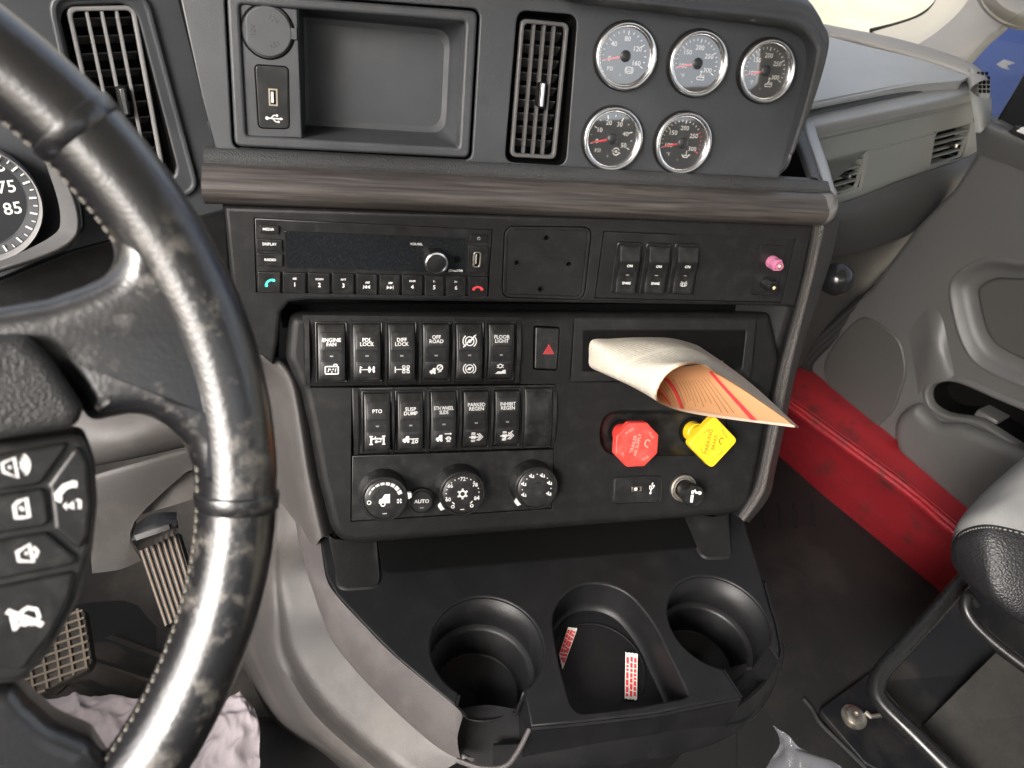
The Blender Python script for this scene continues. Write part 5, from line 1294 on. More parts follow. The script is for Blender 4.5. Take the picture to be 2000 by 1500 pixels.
vt('TRAILER', .22, .0, .18, 0, f, m_redl); vt('AIR SUPPLY', .20, .0, -.02, 0, f, m_redl)
for a, s in ((45, 'PUSH'), (135, 'TO'), (225, 'PULL'), (315, 'OUT')): vt(s, .16, .74*cos(R(a)), .74*sin(R(a)), a-90, f, m_redl)
bm = BM(); stroke(bm, [(tip.x+R_*(.48+.12*cos(R(a))), tip.y+R_*.05+R_*.16*sin(R(a))) for a in range(30, 300, 20)], R_*.06, tip.z-.0003, tip.z+.0001); mkobj('emblem', bm, m_redl, f)
th, f, tip, R_ = valve((1352, 842), 18.5, (1393, 864), 40, .030, m_yel, m_yell, 'parking_brake_knob', 'yellow square push pull valve knob marked PARKING BRAKE', 'sq')
rt = R(80)
vt('PARKING', .27, .0, .24, 0, f, m_yell); vt('BRAKE', .23, .0, -.06, 0, f, m_yell)
for a, s in ((45, 'PUSH'), (135, 'PULL'), (225, 'APPLY'), (315, 'RELEASE')): vt(s, .13, .64*cos(R(a)), .64*sin(R(a)), a-90, f, m_yell)
bm = BM(); stroke(bm, [(tip.x+R_*(.40+.10*cos(R(a))), tip.y+R_*.05+R_*.14*sin(R(a))) for a in range(30, 300, 20)], R_*.06, tip.z-.0003, tip.z+.0001); mkobj('emblem', bm, m_yell, f)

# ---------------------------------------------------------------- usb plate and lighter low on the right
U2 = [(1200, 932.5), (1292, 929.5), (1290, 981), (1196, 984)]
p = plq(PLW, U2); us = thing('usb_outlet', 'rounded black USB outlet plate below the red valve knob', 'usb outlet', p)
o = ccw(rpoly(quad(p, U2), .0045))
bm = BM(); plate(bm, offs(o, -.0010), -.002, .0009, .0008, 2, [offs(o, .0006)]); mkobj('socket_frame', bm, m_low, us)
bm = BM(); plate(bm, offs(o, .0008), -.002, -.0002, .0005, 2); up_ = mkobj('usb_plate', bm, m_gloss, us)
for f_ in up_.data.polygons: pass
bm = BM(); plate(bm, offs(o, .0007), -.001, .0004, .0004, 2); mkobj('plate_face', bm, m_gloss, up_)
usb_port(p, up_, 1243.5, 955, .0004, .0112, .0050, .0004)
u, v_ = p.uv(1272.5, 953.5, .0004); usb_icon(up_, u, v_, .0004, .0052, R(80))
LB, LC = (1334, 953), (1356, 969)
p = PLW.at(*LB); li = thing('cigarette_lighter', 'chrome ringed cigarette lighter with a black knob', 'lighter', p)
r = hrad(*LB, 25, 0); H = .026; tip = p.loc(PLW.hit(*LC, H))
bm = BM(); lathe(bm, [(r*1.12, -.001), (r*1.10, .0008), (r*1.0, .0012)], 40); mkobj('bezel', bm, m_low, li)
bm = BM(); lathe(bm, [(r*1.0, .0), (r*.98, .0022), (r*.88, .0026), (r*.84, .0012), (r*.80, .0012), (r*.78, .0030), (r*.70, .0032), (r*.66, .0), (0, 0)], 44); mkobj('chrome_ring', bm, m_steel, li, sharp=50)
bm = BM(); rows = []
rc = hrad(*LC, 20, H)
for z, k in ((.0, .80), (H*.62, .74), (H*.66, .98), (H*.92, 1.0), (H, .92), (H+.0004, .0)):
    dx, dy = tip.x*z/tip.z, tip.y*z/tip.z
    rows.append([bm.verts.new((dx+rc*max(k, .01)*cos(2*pi*i/32), dy+rc*max(k, .01)*sin(2*pi*i/32), z)) for i in range(32)])
for A_, B_ in zip(rows, rows[1:]):
    for i in range(32): bm.faces.new((A_[i], A_[(i+1) % 32], B_[(i+1) % 32], B_[i]))
bm.faces.new(rows[-1]); kn = mkobj('lighter_knob', bm, m_rock, li, sharp=40)
bm = BM(); t = lambda x, y: (tip.x+x*rc, tip.y+y*rc)
stroke(bm, [t(-.25, -.55), t(-.22, .15)], rc*.26, H, H+.0006); stroke(bm, [t(-.22, .25), t(-.2, .55)], rc*.22, H, H+.0006); stroke(bm, [t(-.05, .6), t(.15, .3), t(.45, .35)], rc*.18, H, H+.0006); plate(bm, [t(.5+.17*cos(a), .28+.17*sin(a)) for a in [2*pi*i/12 for i in range(12)]], H, H+.0007, 0)
mkobj('lighter_symbol', bm, m_print, kn)
# ================================================================ cup holder deck
cd = thing('cup_holder_console', 'black three cup holder console in front of the centre stack', 'cup holder', PC)
def cq(x, y): return PC.uv(x, y)
c1 = V(cq(952, 1262)); r1c = (V(cq(1063.5, 1262))-V(cq(843.5, 1262))).length/2
c3 = V(cq(1404, 1212)); r3c = (V(cq(1502, 1230))-V(cq(1301, 1190))).length/2*1.0
def arc(c, r, p_from, p_to, cw=True, n=36):
    a0 = math.atan2(p_from[1]-c.y, p_from[0]-c.x); a1 = math.atan2(p_to[1]-c.y, p_to[0]-c.x)
    if cw:
        while a1 > a0: a1 -= 2*pi
    else:
        while a1 < a0: a1 += 2*pi
    return [(c.x+r*cos(a0+(a1-a0)*i/n), c.y+r*sin(a0+(a1-a0)*i/n)) for i in range(n+1)]
n1a, n1b = cq(894, 1356), cq(1029, 1354)         # mouth of the left holder
n3a, n3b = cq(1412, 1308), cq(1499.5, 1262)      # mouth of the right holder
lip1L, lip1R = cq(889, 1378), cq(1037, 1419)
lip3L, lip3R = cq(1447, 1361), cq(1521, 1289)
left_edge = [cq(*q) for q in ((889, 1378), (776, 1285), (712, 1221), (657, 1161), (637, 1124), (625, 1050), (622, 1000))]
right_edge = [cq(*q) for q in ((1450, 1000), (1460, 1040), (1473, 1080), (1490, 1130), (1504, 1181), (1515, 1215), (1522, 1250), (1525, 1272), (1521, 1289))]
fr_edge = [cq(*q) for q in ((1447, 1361), (1341, 1381), (1276, 1394), (1130, 1411), (1037, 1419))]
outl = left_edge[::-1]
outl = [cq(622, 1000)]+right_edge[:1]
poly = left_edge[:]                               # lip left -> back left
poly += right_edge                                # back right -> lip right
poly += arc(c3, r3c, n3b, n3a, False)             # round the right cup, over the far side
poly += fr_edge
poly += arc(c1, r1c, n1b, n1a, False)             # round the left cup
q2 = [ZC(700, 520), ZC(720, 455), ZC(770, 395), ZC(830, 362), ZC(900, 350), ZC(985, 362), ZC(1070, 405), ZC(1150, 490), ZC(1215, 590), ZC(1250, 665), ZC(1350, 870), ZC(1345, 900), ZC(1310, 912), ZC(1070, 955), ZC(860, 978), ZC(815, 968), ZC(785, 930), ZC(765, 865), ZC(735, 750), ZC(710, 630)]
h2 = [(p.x, p.y) for p in spline([V((*cq(*q), 0)) for q in q2], 4, True)]
bm = BM(); plate(bm, poly, -.006, 0, .0022, 3, [h2]); mkobj('deck', bm, m_cup, cd, sharp=50)
def well(name, c, r, depth, r2, led, a_open=None):
    """cup wall with a step; open on the side between the two angles"""
    bm = BM(); n = 64
    prof = [(r-.0006, -.0030), (r-.0012, -led), (r-.0046, -led-.0014), (r2, -led-.0035), (r2-.0015, -depth), (r2-.004, -depth-.002), (0.0001, -depth-.002)]
    rows = []
    for rr, z in prof:
        rows.append([bm.verts.new((c.x+rr*cos(2*pi*i/n), c.y+rr*sin(2*pi*i/n), z)) for i in range(n)])
    for k, (A_, B_) in enumerate(zip(rows, rows[1:])):
        for i in range(n):
            j = (i+1) % n; am = 2*pi*(i+.5)/n
            if a_open and k < 3:
                d = (am-a_open[0]) % (2*pi)
                if d < (a_open[1]-a_open[0]) % (2*pi): continue
            bm.faces.new((A_[i], A_[j], B_[j], B_[i]))
    bmesh.ops.reverse_faces(bm, faces=bm.faces[:])
    o = mkobj(name, bm, m_cup, cd, sharp=50); sm = o.modifiers.new('thickness', 'SOLIDIFY'); sm.thickness = -.0018; sm.offset = -1; return o
ang = lambda c, p: math.atan2(p[1]-c.y, p[0]-c.x)
well('cup_well', c1, r1c, .085, r1c*.86, .045, (ang(c1, n1a), ang(c1, n1b)))
well('cup_well', c3, r3c, .085, r3c*.86, .045, (ang(c3, n3a), ang(c3, n3b)))
# middle bin
bm = BM(); n = len(h2); P = ccw(h2)
rg = [[bm.verts.new((x, y, z)) for x, y in offs(P, o_)] for o_, z in ((-.0004, -.003), (.0015, -.030), (.003, -.036), (.006, -.038))]
for A_, B_ in zip(rg, rg[1:]):
    for i in range(n): bm.faces.new((A_[i], B_[i], B_[(i+1) % n], A_[(i+1) % n]))
flat = rg[-1]
for tri in geometry.tessellate_polygon([[V((v_.co.x, v_.co.y, 0)) for v_ in flat]]):
    f_ = bm.faces.new([flat[i] for i in tri]); f_.normal_update()
    if f_.normal.z < 0: f_.normal_flip()
mid_bin = mkobj('middle_bin', bm, m_cup, cd, sharp=50)
cr = V(PC.uv(*ZC(915, 760), -.037)); rr_ = .5*(V(PC.uv(*ZC(1165, 700), -.037))-V(PC.uv(*ZC(705, 700), -.037))).length
bm = BM(); pts = [(cr.x+rr_*cos(R(a)), cr.y+rr_*sin(R(a)), -.0372) for a in range(-40, 215, 6)]; tube(bm, pts, .0009, 8); mkobj('bin_ring', bm, m_cup, mid_bin)
# front wall with the two mouths cut out, and the ramps in them
FD = EU*-.055-EF*.004
def wall(name, pts, drop, m=m_cup, lean=.004, th=.003, n=6):
    P3 = [PC.w(*p) for p in pts]; bm = BM()
    r = [[p-EU*.0012 for p in P3], [p-EU*.004-EF*.0005 for p in P3], [p-EU*drop*.5-EF*lean*.7 for p in P3], [p-EU*drop-EF*lean for p in P3]]
    patch(bm, r, 4, 4, th); o = mkobj(name, bm, m, cd, sharp=60); o.matrix_parent_inverse = cd.matrix_world.inverted(); return o
wall('front_wall', fr_edge[::-1], .060)
wall('right_wall', right_edge[3:], .055, lean=-.004)
def mouth(pa, pb, la, lb, zr, extra=.012, outn=None):
    """two side walls and a sloping floor between cup and lip"""
    A0, B0 = PC.w(*pa), PC.w(*pb); A1, B1 = PC.w(*la), PC.w(*lb)
    dirv = ((A1+B1)-(A0+B0)).normalized()
    bm = BM()
    fl = [[A0-EU*.046-dirv*.008, (A0+B0)/2-EU*.048-dirv*.014, B0-EU*.046-dirv*.008], [A0*.5+A1*.5-EU*.050, (A0+B0+A1+B1)/4-EU*.0535, B0*.5+B1*.5-EU*.050], [A1-EU*zr+dirv*.004, (A1+B1)/2-EU*(zr+.004)+dirv*extra, B1-EU*zr+dirv*.004]]
    patch(bm, fl, 5, 5, .003); o = mkobj('mouth_floor', bm, m_cup, cd, sharp=60); o.matrix_parent_inverse = cd.matrix_world.inverted()
    for a, b in ((A0, A1), (B0, B1)):
        bm = BM(); patch(bm, [[a-EU*.001, a*.5+b*.5-EU*.001, b-EU*.001], [a-EU*.028, a*.5+b*.5-EU*.03, b-EU*.03+dirv*.002], [a-EU*.056, a*.5+b*.5-EU*.058, b-EU*(zr+.008)+dirv*.004]], 4, 4, .0024)
        o = mkobj('mouth_side', bm, m_cup, cd, sharp=60); o.matrix_parent_inverse = cd.matrix_world.inverted()
mouth(n1a, n1b, lip1L, lip1R, .058, .018)
mouth(n3a, n3b, lip3L, lip3R, .046, .014)
# pale bead round the console foot
bp2 = [W(892, 1484, .66), W(940, 1500, .655), W(985, 1497, .655), W(1010, 1470, .66), W(1034, 1424, .668)]
bm = BM(); tube(bm, spline(bp2, 6), .0022, 8); o = mkobj('lip_bead', bm, m_strip, cd); o.matrix_parent_inverse = cd.matrix_world.inverted()
bp3 = [W(960, 1512, .70), W(1080, 1506, .705), W(1250, 1488, .72), W(1380, 1458, .745), W(1450, 1420, .76), W(1495, 1370, .785), W(1522, 1310, .81)]
sp3 = spline(bp3, 6); bm = BM()
patch(bm, [[p+EU*.03+EF*.012 for p in bp3], [p+EU*.010+EF*.001 for p in bp3], bp3, [p-EU*.010+EF*.014 for p in bp3], [p-EU*.12+EF*.04 for p in bp3], [p-EU*.40+EF*.06 for p in bp3]], 4, 6, .003); o = mkobj('lower_shell', bm, m_cup, cd, sharp=60); o.matrix_parent_inverse = cd.matrix_world.inverted()
# two torn strips of printed tape in the middle bin
def tape(pts, label, seed):
    dz = -.0365
    P = [PC.uv(*ZC(*q), dz) for q in pts]; cx = sum(a[0] for a in P)/4; cy = sum(a[1] for a in P)/4
    p = PL(PC.w(cx, cy, dz), PC.ux, PC.uy); th = thing('tape_strip', label, 'tape', p, 'printed tape strips in the middle bin')
    Q = [V((a[0]-cx, a[1]-cy)) for a in P]                       # four corners: two short ends
    random.seed(seed); zb = .0016; K = 7
    bil = lambda s, t: (Q[0]*(1-s)+Q[1]*s)*(1-t)+(Q[3]*(1-s)+Q[2]*s)*t
    ol = [bil(k/K, (.012 if k % 2 else -.012)) for k in range(K+1)]+[bil(1, t) for t in (.3, .7)]+[bil(1-k/K, 1+(.012 if k % 2 else -.012)) for k in range(K+1)]+[bil(0, t) for t in (.7, .4)]
    bm = BM(); plate(bm, [(a.x, a.y) for a in ol], zb, zb+.0004, .0001, 1); st = mkobj('strip', bm, m_red_tail, th)
    bm = BM()
    for c_ in (.18, .50, .80):
        t = .06+.05*random.random()
        while t < .9:
            L = .05+.10*random.random(); a, b = bil(c_, t), bil(c_, min(.95, t+L)); stroke(bm, [(a.x, a.y), (b.x, b.y)], .0024, zb+.0003, zb+.0005); t += L+.025
    mkobj('red_print', bm, m_redp, st)
tape([(1052, 690), (1112, 697), (1108, 922), (1048, 915)], 'white tape strip with red print lying flat in the middle bin', 2)
tape([(772, 567), (818, 573), (745, 775), (728, 700)], 'torn white tape strip with red print at the left edge of the bin', 5)
# ================================================================ steering wheel
WT = .60; WC = V((-.1625, .2945, CAMZ-.2655)); WR = .225
PW = PL(WC, V((1, 0, 0)), V((0, sin(WT), cos(WT))))
sw = thing('steering_wheel', 'worn black leather steering wheel in the left foreground with thumb buttons', 'steering wheel', PW)
wq = lambda pts, dz=0.0, f=None: quad(PW, pts, dz, f)
RM = .0185
bm = BM(); n = 120; pts = []
tube(bm, [(WR*cos(2*pi*i/n), WR*sin(2*pi*i/n), 0) for i in range(n)], RM, 28, closed=True, up=V((0, 0, 1)), flat=1.08)
# soft lumps of hand worn leather
for v_ in bm.verts:
    d = V((v_.co.x, v_.co.y, 0)).normalized()*WR; o = v_.co-d
    v_.co = d+o*(1+.018*noise.noise(v_.co*22)+.006*noise.noise(v_.co*70))
rim = mkobj('rim', bm, m_leather, sw, sharp=80)
def rang(x, y): u, v_ = PW.uv(x, y); return math.atan2(v_, u)
for x, y in ((142, 235), (461, 962)):            # joint bands of the leather cover
    a = rang(x, y); bm = BM(); t = V((cos(a), sin(a), 0)); tg = V((-sin(a), cos(a), 0))
    tube(bm, [V((WR*cos(a+d), WR*sin(a+d), 0)) for d in (-.035, -.030, -.005, 0, .004)], [RM*1.0, RM*1.05, RM*1.075, RM*1.07, RM*.99], 28, cap=False, up=V((0, 0, 1)), flat=1.08)
    mkobj('cover_seam', bm, m_leather, sw, sharp=40)
# stitching along the inner side of the rim
bm = BM()
for i in range(150):
    a = R(-100)+R(200)*i/150; rr = WR-RM*1.0
    p0 = V((rr*cos(a), rr*sin(a), .0035)); p1 = V((rr*cos(a+.011), rr*sin(a+.011), .0015))
    tube(bm, [p0, (p0+p1)/2+V((0, 0, .0012)), p1], .0010, 5)
st = mkobj('stitching', bm, m_stitch, sw); st['kind'] = 'stuff'
# right spoke
sp = [(-160, 622), (0, 600), (92, 585), (165, 560), (215, 536), (232, 500), (222, 462), (330, 470), (420, 640), (452, 800), (440, 960), (392, 972), (386, 920), (368, 872), (325, 828), (268, 806), (178, 828), (120, 740), (-160, 720)]
spw = rpoly(wq(sp, .004), [.0, .01, .02, .02, .03, .02, .0, .0, .0, .0, .0, .0, .01, .02, .03, .02, .006, .01, 0], 6)
bm = BM(); plate(bm, spw, -.012, .0135, .0110, 6, zf=lambda x, y: -.19*max(0, WR-RM*1.3-x)); mkobj('spoke', bm, m_leather, sw, sharp=75)
sp2 = [(-160, 1330), (30, 1330), (62, 1368), (110, 1412), (180, 1440), (260, 1560), (-160, 1640)]
bm = BM(); plate(bm, rpoly(wq(sp2, .002), [0, .01, .02, .03, .01, 0, 0], 5), -.012, .010, .0095, 5); mkobj('spoke', bm, m_leather, sw, sharp=75)
# hub cover and the button pod
HUBZ = .020
bm = BM(); plate(bm, rpoly(wq([(-260, 662), (52, 655), (100, 702), (166, 800), (150, 836), (0, 862), (-260, 890)], HUBZ), [0, .008, .02, .006, .006, .02, 0], 6), -.01, HUBZ, .006, 5); mkobj('hub_cover', bm, mat('hub_vinyl', (.017, .017, .017), .50, .7, 800, .1, 10, leather=True), sw, sharp=60)
pod = [(-260, 905), (0, 868), (166, 845), (186, 900), (191, 985), (180, 1085), (152, 1180), (102, 1272), (42, 1338), (-40, 1340), (-260, 1330)]
bm = BM(); plate(bm, rpoly(wq(pod, .014), [0, .02, .006, .02, .03, .04, .04, .04, .01, .02, 0], 6), -.01, .014, .0035, 4); podo = mkobj('button_pod', bm, m_gloss, sw, sharp=60)
keys = [([(-60, 900), (0, 888), (141, 862), (84, 942), (70, 950), (-60, 968)], 'horn_button'), ([(151, 866), (171, 905), (178, 985), (172, 1045), (157, 1078), (106, 1034), (98, 960), (92, 948)], 'phone_button'),
        ([(-60, 976), (80, 954), (90, 962), (98, 1018), (84, 1030), (-60, 1054)], 'chime_button'), ([(-60, 1066), (92, 1040), (150, 1090), (146, 1104), (-60, 1146)], 'bell_button'), ([(-60, 1158), (148, 1116), (132, 1176), (98, 1242), (42, 1312), (-60, 1300)], 'mute_button')]
KB = {}
for P, nm in keys:
    bm = BM(); plate(bm, rpoly(wq(P, .0165), .0022, 4), .010, .0165, .0016, 3); KB[nm] = mkobj(nm, bm, m_rock, podo, sharp=50)
Zk = .0166
def kst(bm, P, w, f=None, closed=False): stroke(bm, wq(P, Zk, f), w, Zk-.0003, Zk+.0003, closed)
def kfl(bm, P, f=None): plate(bm, wq(P, Zk, f), Zk-.0003, Zk+.00035, 0)
def bell(bm, P): kst(bm, P, .0024, ZW if False else None, True)
wl = .0012
# loud horn
bm = BM(); f = ZW
kst(bm, [(10, 1105), (75, 1075), (95, 1180), (20, 1150)], wl, f, True); kst(bm, [(45, 1130), (58, 1120)], wl, f)
for r_ in (22, 42, 62): kst(bm, [(95+r_*cos(R(a)), 1115+r_*1.05*sin(R(a))) for a in range(-62, 63, 14)], wl*.7, f)
mkobj('horn_symbol', bm, m_print, KB['horn_button'])
bm = BM(); kst(bm, [(395, 1212), (345, 1228), (308, 1270), (315, 1298)], .0026, f); kfl(bm, [(380, 1195), (412, 1200), (410, 1232), (378, 1230)], f); kfl(bm, [(300, 1270), (330, 1290), (325, 1315), (296, 1300)], f)
kst(bm, [(425, 1300), (425, 1345)], wl, f); kst(bm, [(405, 1300), (425, 1300)], wl*.8, f); kfl(bm, [(335, 1330), (355, 1310), (358, 1355)], f); kfl(bm, [(358, 1332), (392, 1305), (396, 1350)], f)
mkobj('phone_symbol', bm, m_print, KB['phone_button'])
bm = BM(); kst(bm, [(75, 1330), (95, 1310), (140, 1290), (155, 1388), (115, 1392), (85, 1395)], wl*1.2, f, True); kst(bm, [(105, 1335), (125, 1355)], wl, f); mkobj('bell_symbol', bm, m_print, KB['chime_button'])
f = ZP
bm = BM(); kst(bm, [(100, 235), (170, 190), (195, 290), (110, 285)], wl*1.2, f, True); kst(bm, [(195, 205), (222, 230), (205, 268)], wl, f); kfl(bm, [(140, 240), (165, 230), (158, 255)], f); mkobj('bell_symbol', bm, m_print, KB['bell_button'])
bm = BM(); kst(bm, [(40, 580), (250, 660)], .0022, f); kfl(bm, [(55, 610), (140, 640), (95, 690), (75, 695)], f); kst(bm, [(120, 590), (160, 560), (215, 570), (230, 615), (190, 655), (120, 640)], wl*1.2, f); kfl(bm, [(95, 615), (180, 648), (150, 668), (100, 660)], f); mkobj('mute_symbol', bm, m_print, KB['mute_button'])
# cluster gauge behind the wheel
pc = PL(W(-50, 400, .70), V((1, 0, 0)), V((0, sin(R(16)), cos(R(16)))))
sg = thing('speedometer', 'round instrument dial with white ticks behind the steering wheel', 'gauge', pc)
Rg = hyp = math.hypot(*V(pc.uv(82, 410)).xy)
bm = BM(); lathe(bm, [(Rg*1.02, -.012), (Rg*1.03, .003), (Rg*1.0, .006), (Rg*.97, .003), (Rg*.965, -.008)], 72); mkobj('dial_ring', bm, m_vent2, sg, sharp=50)
bm = BM(); lathe(bm, [(Rg*.97, -.008), (Rg*.80, -.010), (Rg*.78, -.012), (0, -.012)], 60); mkobj('dial', bm, m_dial, sg, sharp=30)
bm = BM(); lathe(bm, [(Rg*.955, -.0074), (Rg*.80, -.0092)], 60); mkobj('dial_band', bm, m_upper, sg)
bm = BM()
for i in range(24):
    a = R(70-9*i); big = i % 2 == 0; za = -.0070; r0, r1_ = Rg*(.83 if big else .88), Rg*.945
    stroke(bm, [(r0*cos(a), r0*sin(a)), (r1_*cos(a), r1_*sin(a))], Rg*(.030 if big else .016), za-.002, za+.0002)
mkobj('tick_marks', bm, m_print, sg)
for s, x, y in (('75', 13, 366), ('85', 25, 408), ('65', -8, 325)):
    u, v_ = pc.uv(x, y, -.0117); text(s, .0155, u, v_, -.0117, sg, m_print, bold=.01)
bm = BM(); patch(bm, [[W(-60, 165, .60), W(70, 230, .61), W(128, 335, .615), W(158, 430, .62), W(130, 485, .62), W(0, 533, .615), W(-80, 556, .61)],
                     [W(-60, 175, .595), W(64, 240, .605), W(118, 340, .61), W(146, 428, .615), W(122, 474, .615), W(0, 522, .61), W(-80, 545, .605)],
                     [W(-60, 200, .66), W(56, 262, .67), W(100, 350, .675), W(118, 425, .68), W(100, 462, .68), W(0, 510, .675), W(-80, 530, .67)]], 6, 5, .002)
mkobj('binnacle_lip', bm, m_vent, sg, sharp=70).matrix_parent_inverse = sg.matrix_world.inverted()
bm = BM(); plate(bm, rpoly(quad(pc, [(-300, 100), (90, 180), (200, 430), (160, 560), (-300, 640)], -.02), .01), -.03, -.02, .001); mkobj('cluster_plate', bm, m_upper, sg)

# ================================================================ footwell behind the wheel
def wthing(name, label, cat, group=None): return thing(name, label, cat, PL(V((0, 0, 0)), V((1, 0, 0)), V((0, 1, 0))), group)
bm = BM()
patch(bm, [[W(60, 700, 1.18), W(250, 690, 1.20), W(420, 700, 1.22), W(600, 720, 1.24)], [W(60, 1120, 1.12), W(200, 1130, 1.14), W(300, 1120, 1.15), W(560, 1060, 1.16)], [W(100, 1330, 1.03), W(220, 1300, 1.05), W(330, 1330, 1.05), W(560, 1260, 1.08)], [W(-60, 1400, .985), W(250, 1375, 1.00), W(400, 1400, 1.005), W(600, 1400, 1.02)]], 5, 5, .01)
o = mkobj('toe_board', bm, m_carpet, None, sharp=60); o['kind'] = 'structure'
fm = wthing('floor_mat', 'dark ribbed rubber mat on the driver footwell floor', 'floor mat')
for q, z in (([(206, 1246), (222, 1241), (330, 1282), (330, 1292)], 1.03), ([(180, 1290), (186, 1294), (330, 1348), (330, 1338)], 1.0), ([(130, 1340), (150, 1335), (260, 1372), (250, 1382)], .985)):
    P = [W(x, y, z) for x, y in q]; bm = BM(); patch(bm, [[P[0], P[1]], [P[3], P[2]]], 1, 1, .010, smooth=False); mkobj('rib', bm, m_carpet, fm)
    P = [W(q[0][0], q[0][1]+2, z), W(q[1][0], q[1][1]-6, z+.012), W(q[2][0], q[2][1]-8, z+.012), W(q[3][0], q[3][1]+2, z)]
bm = BM(); patch(bm, [[W(120, 1348, 1.005), W(200, 1298, 1.02), W(400, 1385, 1.0)], [W(-20, 1420, .98), W(100, 1440, .975), W(400, 1470, .965)]], 4, 4, .006); mkobj('mat_sheet', bm, m_carpet, fm)
# accelerator
ac = wthing('accelerator_pedal', 'long ribbed accelerator pedal worn to bare metal', 'pedal')
P = [W(270, 1072, .93), W(346, 1040, .935), W(392, 1190, .90), W(322, 1224, .895)]
bm = BM(); patch(bm, [[P[0], P[1]], [P[3], P[2]]], 1, 1, .012, smooth=False); mkobj('pedal_plate', bm, m_gloss, ac)
nn = (P[1]-P[0]).cross(P[3]-P[0]).normalized(); nn = nn if nn.dot(EYE-P[0]) > 0 else -nn
for i in range(7):
    s = (i+.5)/7; a = P[0].lerp(P[1], s)+nn*.002; b = P[3].lerp(P[2], s)+nn*.002; bm = BM(); tube(bm, [a, a.lerp(b, .5), b], .0016, 6); mkobj('tread_rib', bm, mat('worn_tread', (.20, .155, .115), .5, .1, 200, metal=.2) if i == 0 else bpy.data.materials['worn_tread'], ac)
bm = BM(); patch(bm, [[W(256, 1030, .90), W(300, 1003, .90), W(345, 1000, .91)], [W(258, 1056, .885), W(300, 1040, .885), W(345, 1026, .89)], [W(272, 1076, .91), W(310, 1060, .915), W(346, 1042, .92)]], 4, 4, .012); mkobj('pedal_hinge', bm, m_gloss, ac, sharp=60)
bm = BM(); patch(bm, [[W(262, 1046, .88), W(330, 1024, .885)], [W(266, 1056, .88), W(332, 1034, .885)]], 1, 1, .004, smooth=False); mkobj('hinge_bar', bm, m_blackm, ac)
# brake pedal with a waffle pad
bk = wthing('brake_pedal', 'dusty brake pedal with a waffle grid pad beside the hub', 'pedal')
P = [W(150, 1188, .90), W(166, 1192, .90), W(181, 1290, .875), W(172, 1308, .87), W(40, 1374, .845), W(20, 1350, .85), W(-10, 1330, .85), W(60, 1230, .885)]
c0 = sum(P, V((0, 0, 0)))/len(P); uxx = (W(172, 1308, .87)-W(20, 1362, .848)).normalized(); uyy = (W(150, 1188, .90)-W(172, 1308, .87)); pb = PL(c0, uxx, uyy)
bk.matrix_world = pb.mat()
ol = rpoly([(pb.loc(p).x, pb.loc(p).y) for p in P], .004, 4); bm = BM(); plate(bm, ol, -.014, 0, .002, 3); mkobj('pedal_pad', bm, m_carpet, bk, sharp=50)
xs = [p[0] for p in ol]; ys = [p[1] for p in ol]
m_wr = mat('dusty_rubber_rib', (.15, .122, .09), .8, .5, 400)
def clipseg(a, b):
    pts = []; poly_ = ol; 
    for i in range(len(poly_)):
        p, q = V(poly_[i]), V(poly_[(i+1) % len(poly_)]); r = geometry.intersect_line_line_2d(a, b, p, q)
        if r: pts.append(V(r))
    return pts
for i in range(9):
    y = min(ys)+(max(ys)-min(ys))*(i+.4)/9; s = clipseg(V((min(xs)-1, y)), V((max(xs)+1, y)))
    if len(s) >= 2:
        s.sort(key=lambda p: p.x); bm = BM(); box(bm, s[0].x+.001, s[-1].x-.001, y-.0012, y+.0012, -.001, .0032); mkobj('grid_rib', bm, m_wr, bk)
for i in range(7):
    x = min(xs)+(max(xs)-min(xs))*(i+.5)/7; s = clipseg(V((x, min(ys)-1)), V((x, max(ys)+1)))
    if len(s) >= 2:
        s.sort(key=lambda p: p.y); bm = BM(); box(bm, x-.0012, x+.0012, s[0].y+.001, s[-1].y-.001, -.001, .0030); mkobj('grid_rib', bm, m_wr, bk)
# crumpled cloths on the floor
def crumple(name, label, rows, seed, m, cat, amp=.010, group=None):
    bm = BM(); G = patch(bm, rows, 18, 18, 0)
    for v_ in bm.verts:
        q = v_.co*26+V((seed, 0, 0)); a = noise.noise(q); b = noise.noise(q*2.1+V((5, 3, 1)))
        v_.co += V((0, 0, 1))*(((1-abs(a)*2.2)*.8+(1-abs(b)*2)*.45+(1-abs(noise.noise(q*4.3))*2)*.16)*amp)+V((noise.noise(q*1.3), noise.noise(q*1.3+V((9, 9, 9))), 0))*amp*.7
    o = mkobj(name, bm, m, None, sharp=70); sm = o.modifiers.new('thickness', 'SOLIDIFY'); sm.thickness = .0015
    return tag(o, label, cat, group)
crumple('crumpled_cloth', 'crumpled white and pink cloth on the floor between wheel rim and pedals', [[W(45, 1374, .93), W(150, 1362, .94), W(270, 1372, .95), W(330, 1378, .95)], [W(60, 1420, .92), W(150, 1410, .925), W(250, 1420, .93), W(330, 1420, .935)], [W(40, 1500, .90), W(150, 1490, .90), W(260, 1490, .905), W(340, 1480, .91)]], 1.0, m_cloth, 'cloth', group='crumpled cloths in the footwell')
crumple('crumpled_cloth', 'crumpled white cloth on the floor right of the wheel rim', [[W(395, 1420, .93), W(440, 1380, .94), W(474, 1356, .95), W(482, 1362, .95)], [W(380, 1470, .90), W(430, 1440, .91), W(480, 1410, .92), W(509, 1405, .93)], [W(370, 1560, .87), W(420, 1560, .875), W(470, 1560, .88), W(508, 1540, .89)]], 4.0, m_cloth, 'cloth', group='crumpled cloths in the footwell')
